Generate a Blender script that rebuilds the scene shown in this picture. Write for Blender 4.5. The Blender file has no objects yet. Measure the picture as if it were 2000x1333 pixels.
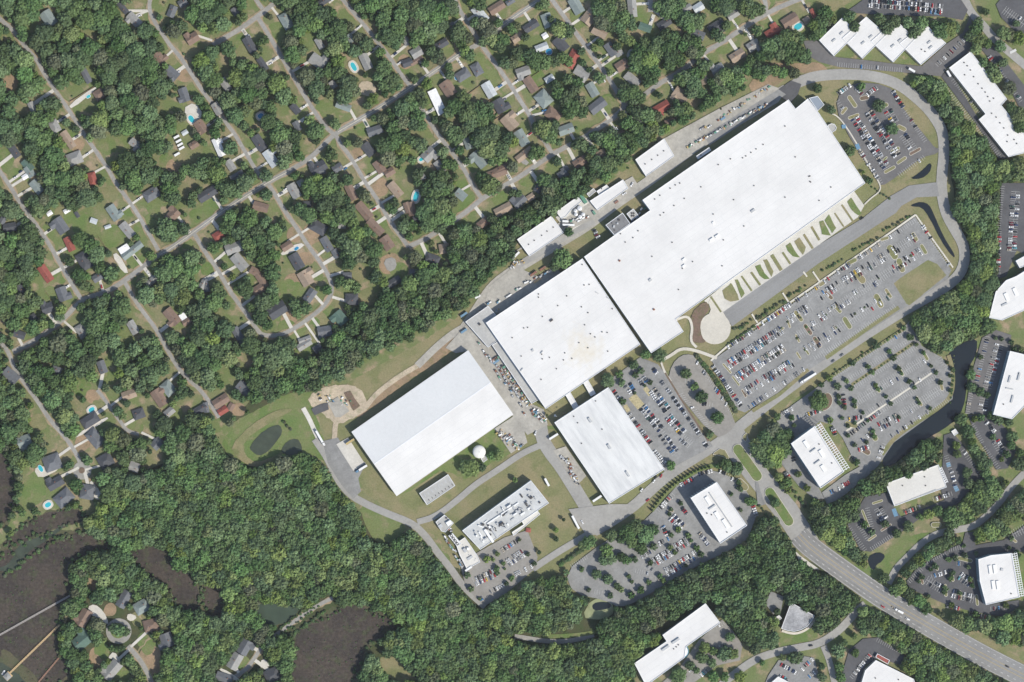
import bpy, bmesh, math, random
import numpy as np
from mathutils import Vector, Matrix
from mathutils.geometry import tessellate_polygon

# ------------------------------------------------------------------ camera, sky, sun, exposure
sc = bpy.context.scene
S = 0.6                       # metres per photo pixel on the ground
CAM_X, CAM_Y, CAM_H = -120.0, 0.0, 2500.0
cam_d = bpy.data.cameras.new('aerial_camera')
cam = bpy.data.objects.new('aerial_camera', cam_d)
sc.collection.objects.link(cam)
cam.location = (CAM_X, CAM_Y, CAM_H)
cam_d.sensor_width = 36.0
cam_d.lens = 36.0 * CAM_H / 1200.0
cam_d.shift_x = -CAM_X / 1200.0
cam_d.clip_start = 10.0
cam_d.clip_end = 20000.0
sc.camera = cam

SUN_EL = math.radians(49)
SH = Vector((-0.80, 0.60, 0))            # direction in which shadows fall
world = bpy.data.worlds.new('World')
sc.world = world
world.use_nodes = True
wn = world.node_tree.nodes
sky = wn.new('ShaderNodeTexSky')
sky.sky_type = 'NISHITA'
sky.sun_disc = False
sky.sun_elevation = SUN_EL
sky.sun_rotation = math.atan2(0.80, -0.60)
sky.air_density = 1.0
sky.dust_density = 1.0
bg = wn.get('Background') or wn.new('ShaderNodeBackground')
bg.inputs['Strength'].default_value = 0.13
world.node_tree.links.new(sky.outputs['Color'], bg.inputs['Color'])
wo = wn.get('World Output') or wn.new('ShaderNodeOutputWorld')
world.node_tree.links.new(bg.outputs['Background'], wo.inputs['Surface'])

sun_d = bpy.data.lights.new('sun', 'SUN')
sun_d.energy = 3.75
sun_d.angle = math.radians(0.53)
sun_d.color = (1.0, 0.95, 0.855)
sun = bpy.data.objects.new('sun', sun_d)
sc.collection.objects.link(sun)
sdir = Vector((SH.x * math.cos(SUN_EL), SH.y * math.cos(SUN_EL), -math.sin(SUN_EL)))
sun.rotation_euler = sdir.to_track_quat('-Z', 'Y').to_euler()
sun.location = (400, -300, 600)

sc.view_settings.view_transform = 'Standard'
sc.view_settings.look = 'None'
sc.view_settings.exposure = 0.22
sc.view_settings.gamma = 1.0
sc.view_settings.use_curve_mapping = False
sc.cycles.max_bounces = 4
sc.cycles.diffuse_bounces = 2

# ------------------------------------------------------------------ helpers
COL = sc.collection
RNG = random.Random(7)

def W(px, py, z=0.0):
    """world point seen at a photo pixel when it stands z metres above the ground"""
    gx, gy = (px - 1000.0) * S, (666.5 - py) * S
    k = 1.0 - z / CAM_H
    return Vector((CAM_X + (gx - CAM_X) * k, CAM_Y + (gy - CAM_Y) * k, z))

def Z(ox, oy, s):
    return lambda x, y: (ox + x / s, oy + y / s)

CROP = {}
for _i in range(5):
    for _j in range(4):
        CROP[(_i, _j)] = Z(400 * _i, 333 * _j, 3.99)

def PT(c, pts):
    return [c(*p) for p in pts]

def link(o, parent=None):
    COL.objects.link(o)
    if parent is not None:
        o.parent = parent
    return o

def mesh_obj(name, verts, faces, mats, parent=None, midx=None, smooth=False):
    me = bpy.data.meshes.new(name)
    me.from_pydata([tuple(v) for v in verts], [], faces)
    if not isinstance(mats, (list, tuple)):
        mats = [mats]
    for m in mats:
        me.materials.append(m)
    if midx is not None:
        me.polygons.foreach_set('material_index', midx)
    if smooth:
        me.polygons.foreach_set('use_smooth', [True] * len(me.polygons))
    me.update()
    return link(bpy.data.objects.new(name, me), parent)

def share(name, me, parent=None, loc=(0, 0, 0), rz=0.0, scale=(1, 1, 1)):
    o = bpy.data.objects.new(name, me)
    o.location = loc
    o.rotation_euler = (0, 0, rz)
    o.scale = scale
    return link(o, parent)

def empty(name, loc=(0, 0, 0), rz=0.0, scale=(1, 1, 1)):
    o = bpy.data.objects.new(name, None)
    o.location = loc
    o.rotation_euler = (0, 0, rz)
    o.scale = scale
    o.empty_display_size = 1.0
    return link(o)

def tag(o, label=None, cat=None, group=None, kind=None):
    if label: o['label'] = label
    if cat: o['category'] = cat
    if group: o['group'] = group
    if kind: o['kind'] = kind
    return o

ORD = ('zeroth first second third fourth fifth sixth seventh eighth ninth tenth eleventh twelfth thirteenth fourteenth fifteenth '
       'sixteenth seventeenth eighteenth nineteenth twentieth').split()
def ordn(n):
    if n <= 20: return ORD[n]
    t = {20: 'twenty', 30: 'thirty', 40: 'forty', 50: 'fifty', 60: 'sixty', 70: 'seventy', 80: 'eighty', 90: 'ninety'}
    if n < 100:
        a, b = n // 10 * 10, n % 10
        return t[a] + '-' + ORD[b] if b else t[a].replace('y', 'ieth')
    return str(n) + 'th'

def area2(pts):
    return sum(pts[i][0] * pts[(i + 1) % len(pts)][1] - pts[(i + 1) % len(pts)][0] * pts[i][1] for i in range(len(pts)))

def ccw(pts):
    return list(pts) if area2(pts) > 0 else list(reversed(pts))

def tess(pts):
    return [tuple(t) for t in tessellate_polygon([[Vector((p[0], p[1], 0)) for p in pts]])]

def rounded(pts, n=2):
    """Chaikin corner cutting of a closed outline"""
    for _ in range(n):
        out = []
        for i in range(len(pts)):
            a, b = pts[i], pts[(i + 1) % len(pts)]
            out.append((a[0] * .75 + b[0] * .25, a[1] * .75 + b[1] * .25))
            out.append((a[0] * .25 + b[0] * .75, a[1] * .25 + b[1] * .75))
        pts = out
    return pts

def smooth_line(pts, n=2):
    for _ in range(n):
        out = [pts[0]]
        for i in range(len(pts) - 1):
            a, b = pts[i], pts[i + 1]
            out.append((a[0] * .75 + b[0] * .25, a[1] * .75 + b[1] * .25))
            out.append((a[0] * .25 + b[0] * .75, a[1] * .25 + b[1] * .75))
        out.append(pts[-1])
        pts = out
    return pts

# sheets: each one gets its own level, 4 mm apart inside its layer
LEVEL = {'patch': 0.02, 'track': 0.50, 'road': 0.62, 'drive': 0.76, 'lot': 1.02, 'apron': 1.10, 'mark': 1.26}
def level(layer):
    LEVEL[layer] += 0.002
    return LEVEL[layer]

def sheet(name, pxpts, mat, layer='patch', rnd=0, parent=None, kind='structure', label=None, wig=0.0):
    pts = rounded(pxpts, rnd) if rnd else list(pxpts)
    if wig:
        r = random.Random(int(pts[0][0] * 7 + pts[0][1]))
        dense = []
        for i in range(len(pts)):
            a, b = pts[i], pts[(i + 1) % len(pts)]
            n = max(1, int(math.hypot(b[0] - a[0], b[1] - a[1]) / 6))
            for k in range(n):
                t = k / n
                dense.append((a[0] + (b[0] - a[0]) * t + r.uniform(-wig, wig), a[1] + (b[1] - a[1]) * t + r.uniform(-wig, wig)))
        pts = dense
    z = level(layer)
    w = ccw([W(p[0], p[1])[:2] for p in pts])
    o = mesh_obj(name, [(p[0], p[1], z) for p in w], [f if area2([w[i] for i in f]) > 0 else f[::-1] for f in tess(w)], mat, parent)
    if kind and parent is None: o['kind'] = kind
    if label: o['label'] = label
    return o

def ribbon_pts(line, width):
    L, R = [], []
    n = len(line)
    for i in range(n):
        a = line[max(0, i - 1)]; b = line[min(n - 1, i + 1)]
        dx, dy = b[0] - a[0], b[1] - a[1]
        d = math.hypot(dx, dy) or 1
        nx, ny = -dy / d * width / 2, dx / d * width / 2
        L.append((line[i][0] + nx, line[i][1] + ny)); R.append((line[i][0] - nx, line[i][1] - ny))
    return L, R

def ribbon(name, pxline, width_px, mat, layer='road', sm=2, parent=None, kind='structure', z=None):
    line = smooth_line(pxline, sm)
    L, R = ribbon_pts(line, width_px)
    z = level(layer) if z is None else z
    n = len(line)
    vs = [(*W(*p)[:2], z) for p in L] + [(*W(*p)[:2], z) for p in R]
    fs = [(i, i + 1, n + i + 1, n + i) for i in range(n - 1)]
    o = mesh_obj(name, vs, fs, mat, parent)
    if kind and parent is None: o['kind'] = kind
    return o

# ------------------------------------------------------------------ materials
def nt(m):
    m.use_nodes = True
    t = m.node_tree
    return t, t.nodes, t.links

def mat(name, col, rough=0.8, spec=0.3, metal=0.0, noise=None, bump=0.0, bump_scale=1.0, seams=None, streak=None, stain=None):
    """noise: list of (scale, amount) multiplicative value variation in object space (metres)"""
    m = bpy.data.materials.new(name)
    t, N, Lk = nt(m)
    b = N['Principled BSDF']
    b.inputs['Roughness'].default_value = rough
    b.inputs['Specular IOR Level'].default_value = spec
    b.inputs['Metallic'].default_value = metal
    tc = N.new('ShaderNodeTexCoord')
    cur = None
    rgb = N.new('ShaderNodeRGB'); rgb.outputs[0].default_value = (*col, 1)
    cur = rgb.outputs[0]
    for (s, a) in (noise or []):
        n = N.new('ShaderNodeTexNoise'); n.inputs['Scale'].default_value = s; n.inputs['Detail'].default_value = 4
        Lk.new(tc.outputs['Object'], n.inputs['Vector'])
        mr = N.new('ShaderNodeMapRange'); mr.inputs[1].default_value = 0.3; mr.inputs[2].default_value = 0.7
        mr.inputs[3].default_value = 1 - a; mr.inputs[4].default_value = 1 + a
        Lk.new(n.outputs['Fac'], mr.inputs[0])
        mx = N.new('ShaderNodeVectorMath'); mx.operation = 'SCALE'
        Lk.new(cur, mx.inputs[0]); Lk.new(mr.outputs[0], mx.inputs['Scale'])
        cur = mx.outputs[0]
    def mixin(fac, colr):
        nonlocal cur
        mx = N.new('ShaderNodeMix'); mx.data_type = 'RGBA'
        Lk.new(fac, mx.inputs[0]); Lk.new(cur, mx.inputs[6]); mx.inputs[7].default_value = (*colr, 1)
        cur = mx.outputs[2]
    if seams:   # (rotation, brick width, row height, line width, colour)
        mp = N.new('ShaderNodeMapping'); mp.inputs['Rotation'].default_value = (0, 0, seams[0])
        Lk.new(tc.outputs['Object'], mp.inputs['Vector'])
        br = N.new('ShaderNodeTexBrick'); br.inputs['Scale'].default_value = 1.0
        br.inputs['Brick Width'].default_value = seams[1]; br.inputs['Row Height'].default_value = seams[2]
        br.inputs['Mortar Size'].default_value = seams[3]; br.inputs['Mortar Smooth'].default_value = 0.2
        Lk.new(mp.outputs[0], br.inputs['Vector'])
        mu = N.new('ShaderNodeMath'); mu.operation = 'MULTIPLY'; mu.inputs[1].default_value = seams[5]
        Lk.new(br.outputs['Fac'], mu.inputs[0])
        mixin(mu.outputs[0], seams[4])
    if streak:  # (rotation, sx, sy, lo, hi, colour, amount)
        mp = N.new('ShaderNodeMapping'); mp.inputs['Rotation'].default_value = (0, 0, streak[0])
        mp.inputs['Scale'].default_value = (streak[1], streak[2], 1)
        mp.vector_type = 'TEXTURE' if False else 'POINT'
        rot = N.new('ShaderNodeMapping'); rot.inputs['Rotation'].default_value = (0, 0, streak[0])
        Lk.new(tc.outputs['Object'], rot.inputs['Vector'])
        sc2 = N.new('ShaderNodeMapping'); sc2.inputs['Scale'].default_value = (streak[1], streak[2], 1)
        Lk.new(rot.outputs[0], sc2.inputs['Vector'])
        n = N.new('ShaderNodeTexNoise'); n.inputs['Scale'].default_value = 1.0; n.inputs['Detail'].default_value = 6; n.inputs['Roughness'].default_value = .62
        Lk.new(sc2.outputs[0], n.inputs['Vector'])
        mr = N.new('ShaderNodeMapRange'); mr.inputs[1].default_value = streak[3]; mr.inputs[2].default_value = streak[4]
        mr.inputs[3].default_value = 0; mr.inputs[4].default_value = streak[6]
        Lk.new(n.outputs['Fac'], mr.inputs[0])
        mixin(mr.outputs[0], streak[5])
    if stain:   # (centre, radius, colour, amount): a spill with its own outline
        vs = N.new('ShaderNodeVectorMath'); vs.operation = 'DISTANCE'; vs.inputs[1].default_value = stain[0]
        Lk.new(tc.outputs['Object'], vs.inputs[0])
        n = N.new('ShaderNodeTexNoise'); n.inputs['Scale'].default_value = 0.12; n.inputs['Detail'].default_value = 6
        Lk.new(tc.outputs['Object'], n.inputs['Vector'])
        ad = N.new('ShaderNodeMath'); ad.operation = 'MULTIPLY_ADD'; ad.inputs[1].default_value = stain[1] * 3.2
        Lk.new(n.outputs['Fac'], ad.inputs[0]); Lk.new(vs.outputs['Value'], ad.inputs[2])
        mr = N.new('ShaderNodeMapRange'); mr.inputs[1].default_value = stain[1] * 1.5; mr.inputs[2].default_value = stain[1] * 2.9
        mr.inputs[3].default_value = stain[3]; mr.inputs[4].default_value = 0
        Lk.new(ad.outputs[0], mr.inputs[0])
        mixin(mr.outputs[0], stain[2])
    Lk.new(cur, b.inputs['Base Color'])
    if bump:
        n = N.new('ShaderNodeTexNoise'); n.inputs['Scale'].default_value = bump_scale; n.inputs['Detail'].default_value = 5
        Lk.new(tc.outputs['Object'], n.inputs['Vector'])
        bp = N.new('ShaderNodeBump'); bp.inputs['Strength'].default_value = bump; bp.inputs['Distance'].default_value = 1.0
        Lk.new(n.outputs['Fac'], bp.inputs['Height']); Lk.new(bp.outputs[0], b.inputs['Normal'])
    return m

def ground_mat(name, cols, scales, bump=0.5, bump_scale=0.6, fine=(.55, .72, 1.28)):
    """three colours blended by two noises"""
    m = bpy.data.materials.new(name)
    t, N, Lk = nt(m)
    b = N['Principled BSDF']; b.inputs['Roughness'].default_value = 0.95; b.inputs['Specular IOR Level'].default_value = 0.1
    tc = N.new('ShaderNodeTexCoord')
    def noise(s, d=5, r=.55):
        n = N.new('ShaderNodeTexNoise'); n.inputs['Scale'].default_value = s; n.inputs['Detail'].default_value = d; n.inputs['Roughness'].default_value = r
        Lk.new(tc.outputs['Object'], n.inputs['Vector']); return n.outputs['Fac']
    def ramp(f, lo, hi):
        mr = N.new('ShaderNodeMapRange'); mr.inputs[1].default_value = lo; mr.inputs[2].default_value = hi
        Lk.new(f, mr.inputs[0]); return mr.outputs[0]
    cur = None
    def mix(f, a, bb):
        mx = N.new('ShaderNodeMix'); mx.data_type = 'RGBA'
        Lk.new(f, mx.inputs[0])
        if isinstance(a, tuple): mx.inputs[6].default_value = (*a, 1)
        else: Lk.new(a, mx.inputs[6])
        mx.inputs[7].default_value = (*bb, 1)
        return mx.outputs[2]
    cur = mix(ramp(noise(scales[0]), .42, .58), cols[0], cols[1])
    cur = mix(ramp(noise(scales[1], 6), .52, .68), cur, cols[2])
    fine_ = fine
    fine = N.new('ShaderNodeMapRange'); fine.inputs[1].default_value = .25; fine.inputs[2].default_value = .75
    fine.inputs[3].default_value = fine_[1]; fine.inputs[4].default_value = fine_[2]
    Lk.new(noise(fine_[0], 5, .75), fine.inputs[0])
    sc_ = N.new('ShaderNodeVectorMath'); sc_.operation = 'SCALE'
    Lk.new(cur, sc_.inputs[0]); Lk.new(fine.outputs[0], sc_.inputs['Scale'])
    Lk.new(sc_.outputs[0], b.inputs['Base Color'])
    bp = N.new('ShaderNodeBump'); bp.inputs['Strength'].default_value = bump; bp.inputs['Distance'].default_value = .6
    Lk.new(noise(bump_scale, 5, .7), bp.inputs['Height']); Lk.new(bp.outputs[0], b.inputs['Normal'])
    return m

M = {}
M['ground'] = ground_mat('yard_ground', [(.148, .185, .072), (.205, .20, .105), (.34, .26, .175)], (.035, .07))
M['lawn'] = ground_mat('green_lawn', [(.125, .182, .058), (.165, .195, .078), (.21, .20, .105)], (.03, .09))
M['dry'] = ground_mat('dry_grass', [(.195, .198, .094), (.25, .22, .122), (.165, .178, .078)], (.025, .06))
M['soil'] = ground_mat('bare_soil', [(.33, .235, .15), (.27, .20, .13), (.22, .18, .10)], (.05, .12))
M['verge'] = ground_mat('worn_verge', [(.36, .275, .18), (.29, .235, .15), (.20, .195, .095)], (.05, .06))
M['mulch'] = ground_mat('bark_mulch', [(.185, .130, .098), (.165, .125, .09), (.14, .125, .07)], (.1, .2))
M['sand'] = ground_mat('pale_sand', [(.50, .42, .31), (.42, .35, .26), (.33, .30, .2)], (.05, .12))
M['marsh'] = ground_mat('marsh_mud', [(.058, .049, .043), (.076, .062, .051), (.068, .072, .042)], (.03, .09), bump=1.0, bump_scale=.35, fine=(.28, .45, 1.55))
M['marsh_green'] = ground_mat('marsh_grass', [(.085, .095, .05), (.11, .10, .06), (.075, .07, .045)], (.05, .1))
M['forest_floor'] = ground_mat('forest_floor', [(.065, .085, .036), (.085, .085, .045), (.06, .07, .035)], (.06, .1))
M['road'] = mat('weathered_asphalt', (.325, .315, .29), .9, .2, noise=[(.04, .10), (.35, .08), (2.0, .06)], streak=(-.604, .02, .5, .5, .75, (.25, .25, .25), .35))
M['street'] = mat('residential_asphalt', (.30, .29, .265), .9, .2, noise=[(.05, .12), (.4, .10)])
M['midroad'] = mat('grey_asphalt', (.25, .247, .238), .9, .2, noise=[(.03, .08), (.5, .06)], streak=(-.604, .01, .3, .48, .72, (.32, .32, .32), .4))
M['worn'] = mat('tyre_worn_asphalt', (.228, .226, .218), .9, .2, noise=[(.05, .10), (.5, .08)])
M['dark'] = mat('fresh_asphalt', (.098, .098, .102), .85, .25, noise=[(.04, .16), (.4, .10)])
M['lotmid'] = mat('car_park_asphalt', (.25, .248, .238), .9, .2, noise=[(.03, .12), (.12, .08), (.5, .10)], streak=(-.604, .03, .18, .55, .8, (.17, .17, .165), .45))
M['lotdark'] = mat('dark_car_park_asphalt', (.15, .145, .142), .9, .2, noise=[(.05, .10), (.4, .08)])
M['lotwarm'] = mat('warm_car_park_asphalt', (.27, .255, .23), .9, .2, noise=[(.05, .10), (.4, .08)])
M['concrete'] = mat('pale_concrete', (.56, .535, .475), .9, .2, noise=[(.06, .10), (.5, .07)], seams=(-.604, 6, 6, .03, (.35, .33, .3), .5))
M['plaza'] = mat('beige_paving', (.55, .515, .44), .9, .2, noise=[(.06, .08), (.6, .06)], seams=(.2, 8, 8, .05, (.42, .40, .36), .5))
M['yard'] = mat('worn_yard_concrete', (.375, .355, .31), .9, .2, noise=[(.05, .14), (.3, .12), (1.2, .08)])
M['kerb'] = mat('kerb_concrete', (.60, .565, .48), .9, .2, noise=[(.3, .08)])
M['paint'] = mat('road_paint', (.58, .58, .56), .7, .3, noise=[(.8, .12)])
M['hatch'] = mat('faded_yellow_hatching', (.40, .345, .20), .8, .3, noise=[(.6, .25)])
M['yellow'] = mat('yellow_paint', (.46, .35, .15), .7, .3, noise=[(.8, .15)])
M['bluepaint'] = mat('blue_paint', (.13, .25, .36), .7, .3, noise=[(.8, .15)])
M['roof'] = mat('white_roof_membrane', (.675, .662, .635), .75, .3, noise=[(.012, .04), (.05, .04), (.3, .02)], seams=(-.604, 45, 7.5, .22, (.55, .55, .54), .5))
M['roof2'] = mat('white_roof_membrane_stained', (.79, .79, .785), .75, .3, noise=[(.015, .03), (.12, .02)], seams=(-.604, 30, 3.0, .05, (.70, .70, .70), .45),
                 stain=((*W(1140, 682, 11)[:2], 11), 17, (.70, .58, .38), .55))
M['roofmetal'] = mat('white_metal_roof', (.625, .63, .62), .55, .4, noise=[(.03, .03), (.3, .03)], seams=(-.604, 60, 6.0, .06, (.62, .64, .65), .5),
                     streak=(.967, .008, .12, .5, .8, (.60, .62, .62), .35))
M['roofold'] = mat('weathered_white_roof', (.65, .65, .63), .75, .3, noise=[(.04, .06)], seams=(-.604, 30, 2.2, .05, (.6, .6, .6), .4),
                   streak=(.967, .03, .16, .44, .70, (.47, .475, .47), .7))
M['roofgrey'] = mat('grey_concrete_roof', (.43, .425, .40), .85, .2, noise=[(.05, .08), (.4, .08)], streak=(.967, .02, .2, .45, .7, (.34, .34, .33), .5))
M['roofdark'] = mat('dark_gravel_roof', (.20, .20, .20), .9, .2, noise=[(.2, .12), (1.0, .1)])
M['roofcream'] = mat('cream_roof', (.61, .59, .54), .8, .2, noise=[(.05, .06), (.5, .05)], seams=(.35, 30, 2.5, .05, (.55, .53, .48), .45))
M['roofpatch'] = mat('patchy_gravel_roof', (.33, .33, .335), .9, .2, noise=[(.10, .35), (.6, .2)])
M['wallpale'] = mat('pale_panel_wall', (.42, .47, .50), .7, .3, noise=[(.2, .05)], seams=(0, 4, 4, .04, (.33, .36, .38), .5))
M['wallcream'] = mat('cream_wall', (.55, .51, .43), .8, .2, noise=[(.3, .06)])
M['wallbrick'] = mat('brick_wall', (.30, .15, .10), .9, .2, noise=[(.5, .12), (2, .1)])
M['trim'] = mat('white_trim', (.78, .78, .77), .6, .3)
M['parapet'] = mat('parapet_cap', (.74, .75, .76), .6, .3, noise=[(.2, .04)])
M['glass'] = mat('window_glass', (.03, .05, .06), .08, .6)
M['glassblue'] = mat('teal_glass', (.10, .22, .28), .12, .6)
M['unit'] = mat('rooftop_unit_metal', (.45, .46, .46), .6, .4, noise=[(.5, .1)])
M['unitwhite'] = mat('white_unit_metal', (.76, .76, .74), .6, .4)
M['vent'] = mat('dark_vent', (.07, .065, .065), .7, .3)
M['rust'] = mat('rusty_metal', (.24, .11, .07), .85, .2, noise=[(.8, .25)])
M['silver'] = mat('tank_steel', (.70, .70, .69), .4, .5, metal=.2)
M['tankwhite'] = mat('white_tank_dome', (.72, .70, .65), .6, .3, noise=[(.3, .06)])
M['greenmetal'] = mat('green_metal', (.10, .26, .17), .6, .3)
M['water'] = mat('pond_water', (.012, .017, .02), .06, .5, bump=.06, bump_scale=.8)
M['watergreen'] = mat('murky_pond_water', (.055, .068, .046), .3, .4, noise=[(.1, .25)])
M['waterteal'] = mat('shallow_marsh_water', (.045, .068, .046), .6, .2, noise=[(.05, .25)])
M['algae'] = mat('algae_scum', (.27, .29, .16), .9, .2, noise=[(.15, .2)])
M['pool'] = mat('pool_water', (.045, .42, .48), .08, .5)
M['poolblue'] = mat('blue_pool_water', (.03, .22, .40), .08, .5)
M['wood'] = mat('fresh_boardwalk_wood', (.55, .40, .22), .85, .2, noise=[(.4, .15)])
M['woodgrey'] = mat('grey_boardwalk_wood', (.34, .31, .28), .85, .2, noise=[(.4, .12)])
M['woodred'] = mat('red_brown_boardwalk_wood', (.34, .20, .14), .85, .2, noise=[(.4, .12)])
M['bark'] = mat('tree_bark', (.10, .075, .055), .95, .1, noise=[(2, .2)])
M['tyre'] = mat('tyre_rubber', (.02, .02, .022), .85, .2)
M['carglass'] = mat('car_glass', (.02, .025, .03), .1, .6)

ROOFC = {'d': (.088, .092, .102), 's': (.145, .153, .165), 'g': (.30, .298, .285), 't': (.235, .275, .262), 'b': (.225, .160, .125),
         'n': (.34, .265, .20), 'r': (.30, .095, .075), 'w': (.78, .78, .77), 'e': (.105, .165, .135), 'm': (.50, .53, .54)}
ROOFN = {'d': 'dark slate', 's': 'slate grey', 'g': 'grey', 't': 'teal grey', 'b': 'brown', 'n': 'tan', 'r': 'red', 'w': 'white', 'e': 'green', 'm': 'pale metal'}
for k, c in ROOFC.items():
    M['shingle_' + k] = mat(ROOFN[k].replace(' ', '_') + '_shingles', c, .9, .2, noise=[(.25, .10), (1.5, .12)])
WALLS = []
for i, c in enumerate([(.55, .52, .46), (.36, .19, .13), (.60, .60, .58), (.42, .42, .38)]):
    WALLS.append(mat('house_wall_%s' % 'cream brick white grey'.split()[i], c, .85, .2, noise=[(.8, .08)]))

def leaf_mat(name, col, hue=.016):
    m = bpy.data.materials.new(name)
    t, N, Lk = nt(m)
    b = N['Principled BSDF']; b.inputs['Roughness'].default_value = .75; b.inputs['Specular IOR Level'].default_value = .15
    at = N.new('ShaderNodeAttribute'); at.attribute_name = 'tint'
    oi = N.new('ShaderNodeObjectInfo')
    hs = N.new('ShaderNodeHueSaturation'); hs.inputs['Color'].default_value = (*col, 1)
    h = N.new('ShaderNodeMapRange'); h.inputs[3].default_value = .5 - hue; h.inputs[4].default_value = .5 + hue
    Lk.new(oi.outputs['Random'], h.inputs[0]); Lk.new(h.outputs[0], hs.inputs['Hue'])
    sq = N.new('ShaderNodeMath'); sq.operation = 'MULTIPLY'; sq.inputs[1].default_value = 7.31
    Lk.new(oi.outputs['Random'], sq.inputs[0])
    fr = N.new('ShaderNodeMath'); fr.operation = 'FRACT'; Lk.new(sq.outputs[0], fr.inputs[0])
    v = N.new('ShaderNodeMapRange'); v.inputs[3].default_value = .72; v.inputs[4].default_value = 1.3
    Lk.new(fr.outputs[0], v.inputs[0])
    vm = N.new('ShaderNodeMath'); vm.operation = 'MULTIPLY'; Lk.new(v.outputs[0], vm.inputs[0]); Lk.new(at.outputs['Fac'], vm.inputs[1])
    Lk.new(vm.outputs[0], hs.inputs['Value'])
    sa = N.new('ShaderNodeMapRange'); sa.inputs[3].default_value = .8; sa.inputs[4].default_value = 1.06
    fr2 = N.new('ShaderNodeMath'); fr2.operation = 'FRACT'
    sq2 = N.new('ShaderNodeMath'); sq2.operation = 'MULTIPLY'; sq2.inputs[1].default_value = 23.7
    Lk.new(oi.outputs['Random'], sq2.inputs[0]); Lk.new(sq2.outputs[0], fr2.inputs[0]); Lk.new(fr2.outputs[0], sa.inputs[0])
    Lk.new(sa.outputs[0], hs.inputs['Saturation'])
    Lk.new(hs.outputs[0], b.inputs['Base Color'])
    return m
LEAF = [leaf_mat('dark_foliage', (.081, .135, .053)), leaf_mat('mid_foliage', (.106, .174, .064)), leaf_mat('bright_foliage', (.158, .222, .067)),
        leaf_mat('grey_foliage', (.128, .150, .080), .012)]
LEAFN = ['dark green', 'mid green', 'bright green', 'grey green']
# ------------------------------------------------------------------ masks in photo space used only to keep trees off roofs and roads
GX, GY = 1050, 720            # 2 px cells, 50 px margin
HARD = np.zeros((GY, GX), np.uint8)
SOFT = np.zeros((GY, GX), np.uint8)
_yy, _xx = np.mgrid[0:GY, 0:GX]
def cell(px, py): return (px + 50) / 2.0, (py + 50) / 2.0
def fill_poly(mask, pts, val=1):
    c = [cell(*p) for p in pts]
    x0, x1 = max(0, int(min(p[0] for p in c))), min(GX - 1, int(max(p[0] for p in c)) + 1)
    y0, y1 = max(0, int(min(p[1] for p in c))), min(GY - 1, int(max(p[1] for p in c)) + 1)
    if x1 <= x0 or y1 <= y0: return
    X = _xx[y0:y1 + 1, x0:x1 + 1] + .5; Y = _yy[y0:y1 + 1, x0:x1 + 1] + .5
    ins = np.zeros(X.shape, bool)
    for i in range(len(c)):
        (ax, ay), (bx, by) = c[i], c[(i + 1) % len(c)]
        if ay == by: continue
        cond = ((ay > Y) != (by > Y)) & (X < (bx - ax) * (Y - ay) / (by - ay) + ax)
        ins ^= cond
    mask[y0:y1 + 1, x0:x1 + 1][ins] = val
def fill_disc(mask, x, y, r, val=1):
    cx, cy = cell(x, y); rr = r / 2.0
    x0, x1 = max(0, int(cx - rr)), min(GX - 1, int(cx + rr) + 1)
    y0, y1 = max(0, int(cy - rr)), min(GY - 1, int(cy + rr) + 1)
    if x1 <= x0 or y1 <= y0: return
    d = (_xx[y0:y1 + 1, x0:x1 + 1] + .5 - cx) ** 2 + (_yy[y0:y1 + 1, x0:x1 + 1] + .5 - cy) ** 2 <= rr * rr
    mask[y0:y1 + 1, x0:x1 + 1][d] = val
def fill_line(mask, line, w):
    L, R = ribbon_pts(line, w)
    fill_poly(mask, L + R[::-1])

# ------------------------------------------------------------------ the ground
g = 3000
mesh_obj('ground', [(-g, -g, 0), (g, -g, 0), (g, g, 0), (-g, g, 0)], [(0, 1, 2, 3)], M['ground'])['kind'] = 'structure'

def patch(name, pts, m, rnd=2, wig=1.2, soft=True, hard=False, layer='patch'):
    o = sheet(name, pts, M[m], layer, rnd, wig=wig)
    if soft: fill_poly(SOFT, pts)
    if hard: fill_poly(HARD, pts)
    return o

# big tracts
patch('dry_field', [(1240, 320), (1320, 262), (1400, 215), (1460, 168), (1540, 145), (1700, 120), (1780, 150), (1850, 230), (1860, 330), (1900, 500), (1880, 560), (1780, 640), (1700, 690),
                    (1450, 840), (1560, 1040), (1500, 1060), (1200, 1180), (1100, 1130), (900, 1150), (860, 1040), (790, 1040), (690, 920), (600, 800), (700, 735), (860, 650), (960, 560), (1000, 480), (1100, 420)], 'dry', soft=False)
patch('forest_floor', [(180, 960), (330, 900), (430, 870), (620, 900), (700, 1010), (800, 1040), (860, 1095), (1000, 1165), (1155, 1165), (1300, 1180), (1540, 1060), (1690, 1170), (1600, 1240),
                       (1400, 1180), (1240, 1340), (120, 1340), (120, 1180), (330, 1060)], 'forest_floor', soft=False)
patch('woodland_floor', [(430, 840), (560, 715), (700, 645), (870, 535), (1000, 410), (1230, 285), (1235, 300), (1010, 470), (960, 540), (800, 645), (620, 750), (500, 800)], 'forest_floor', soft=False)
patch('woodland_floor', [(1760, 165), (1825, 150), (1905, 265), (2000, 335), (2000, 355), (1958, 360), (1935, 640), (1870, 690), (1780, 630), (1880, 545), (1895, 500), (1865, 400), (1848, 270), (1800, 195)], 'forest_floor', soft=False)
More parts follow.
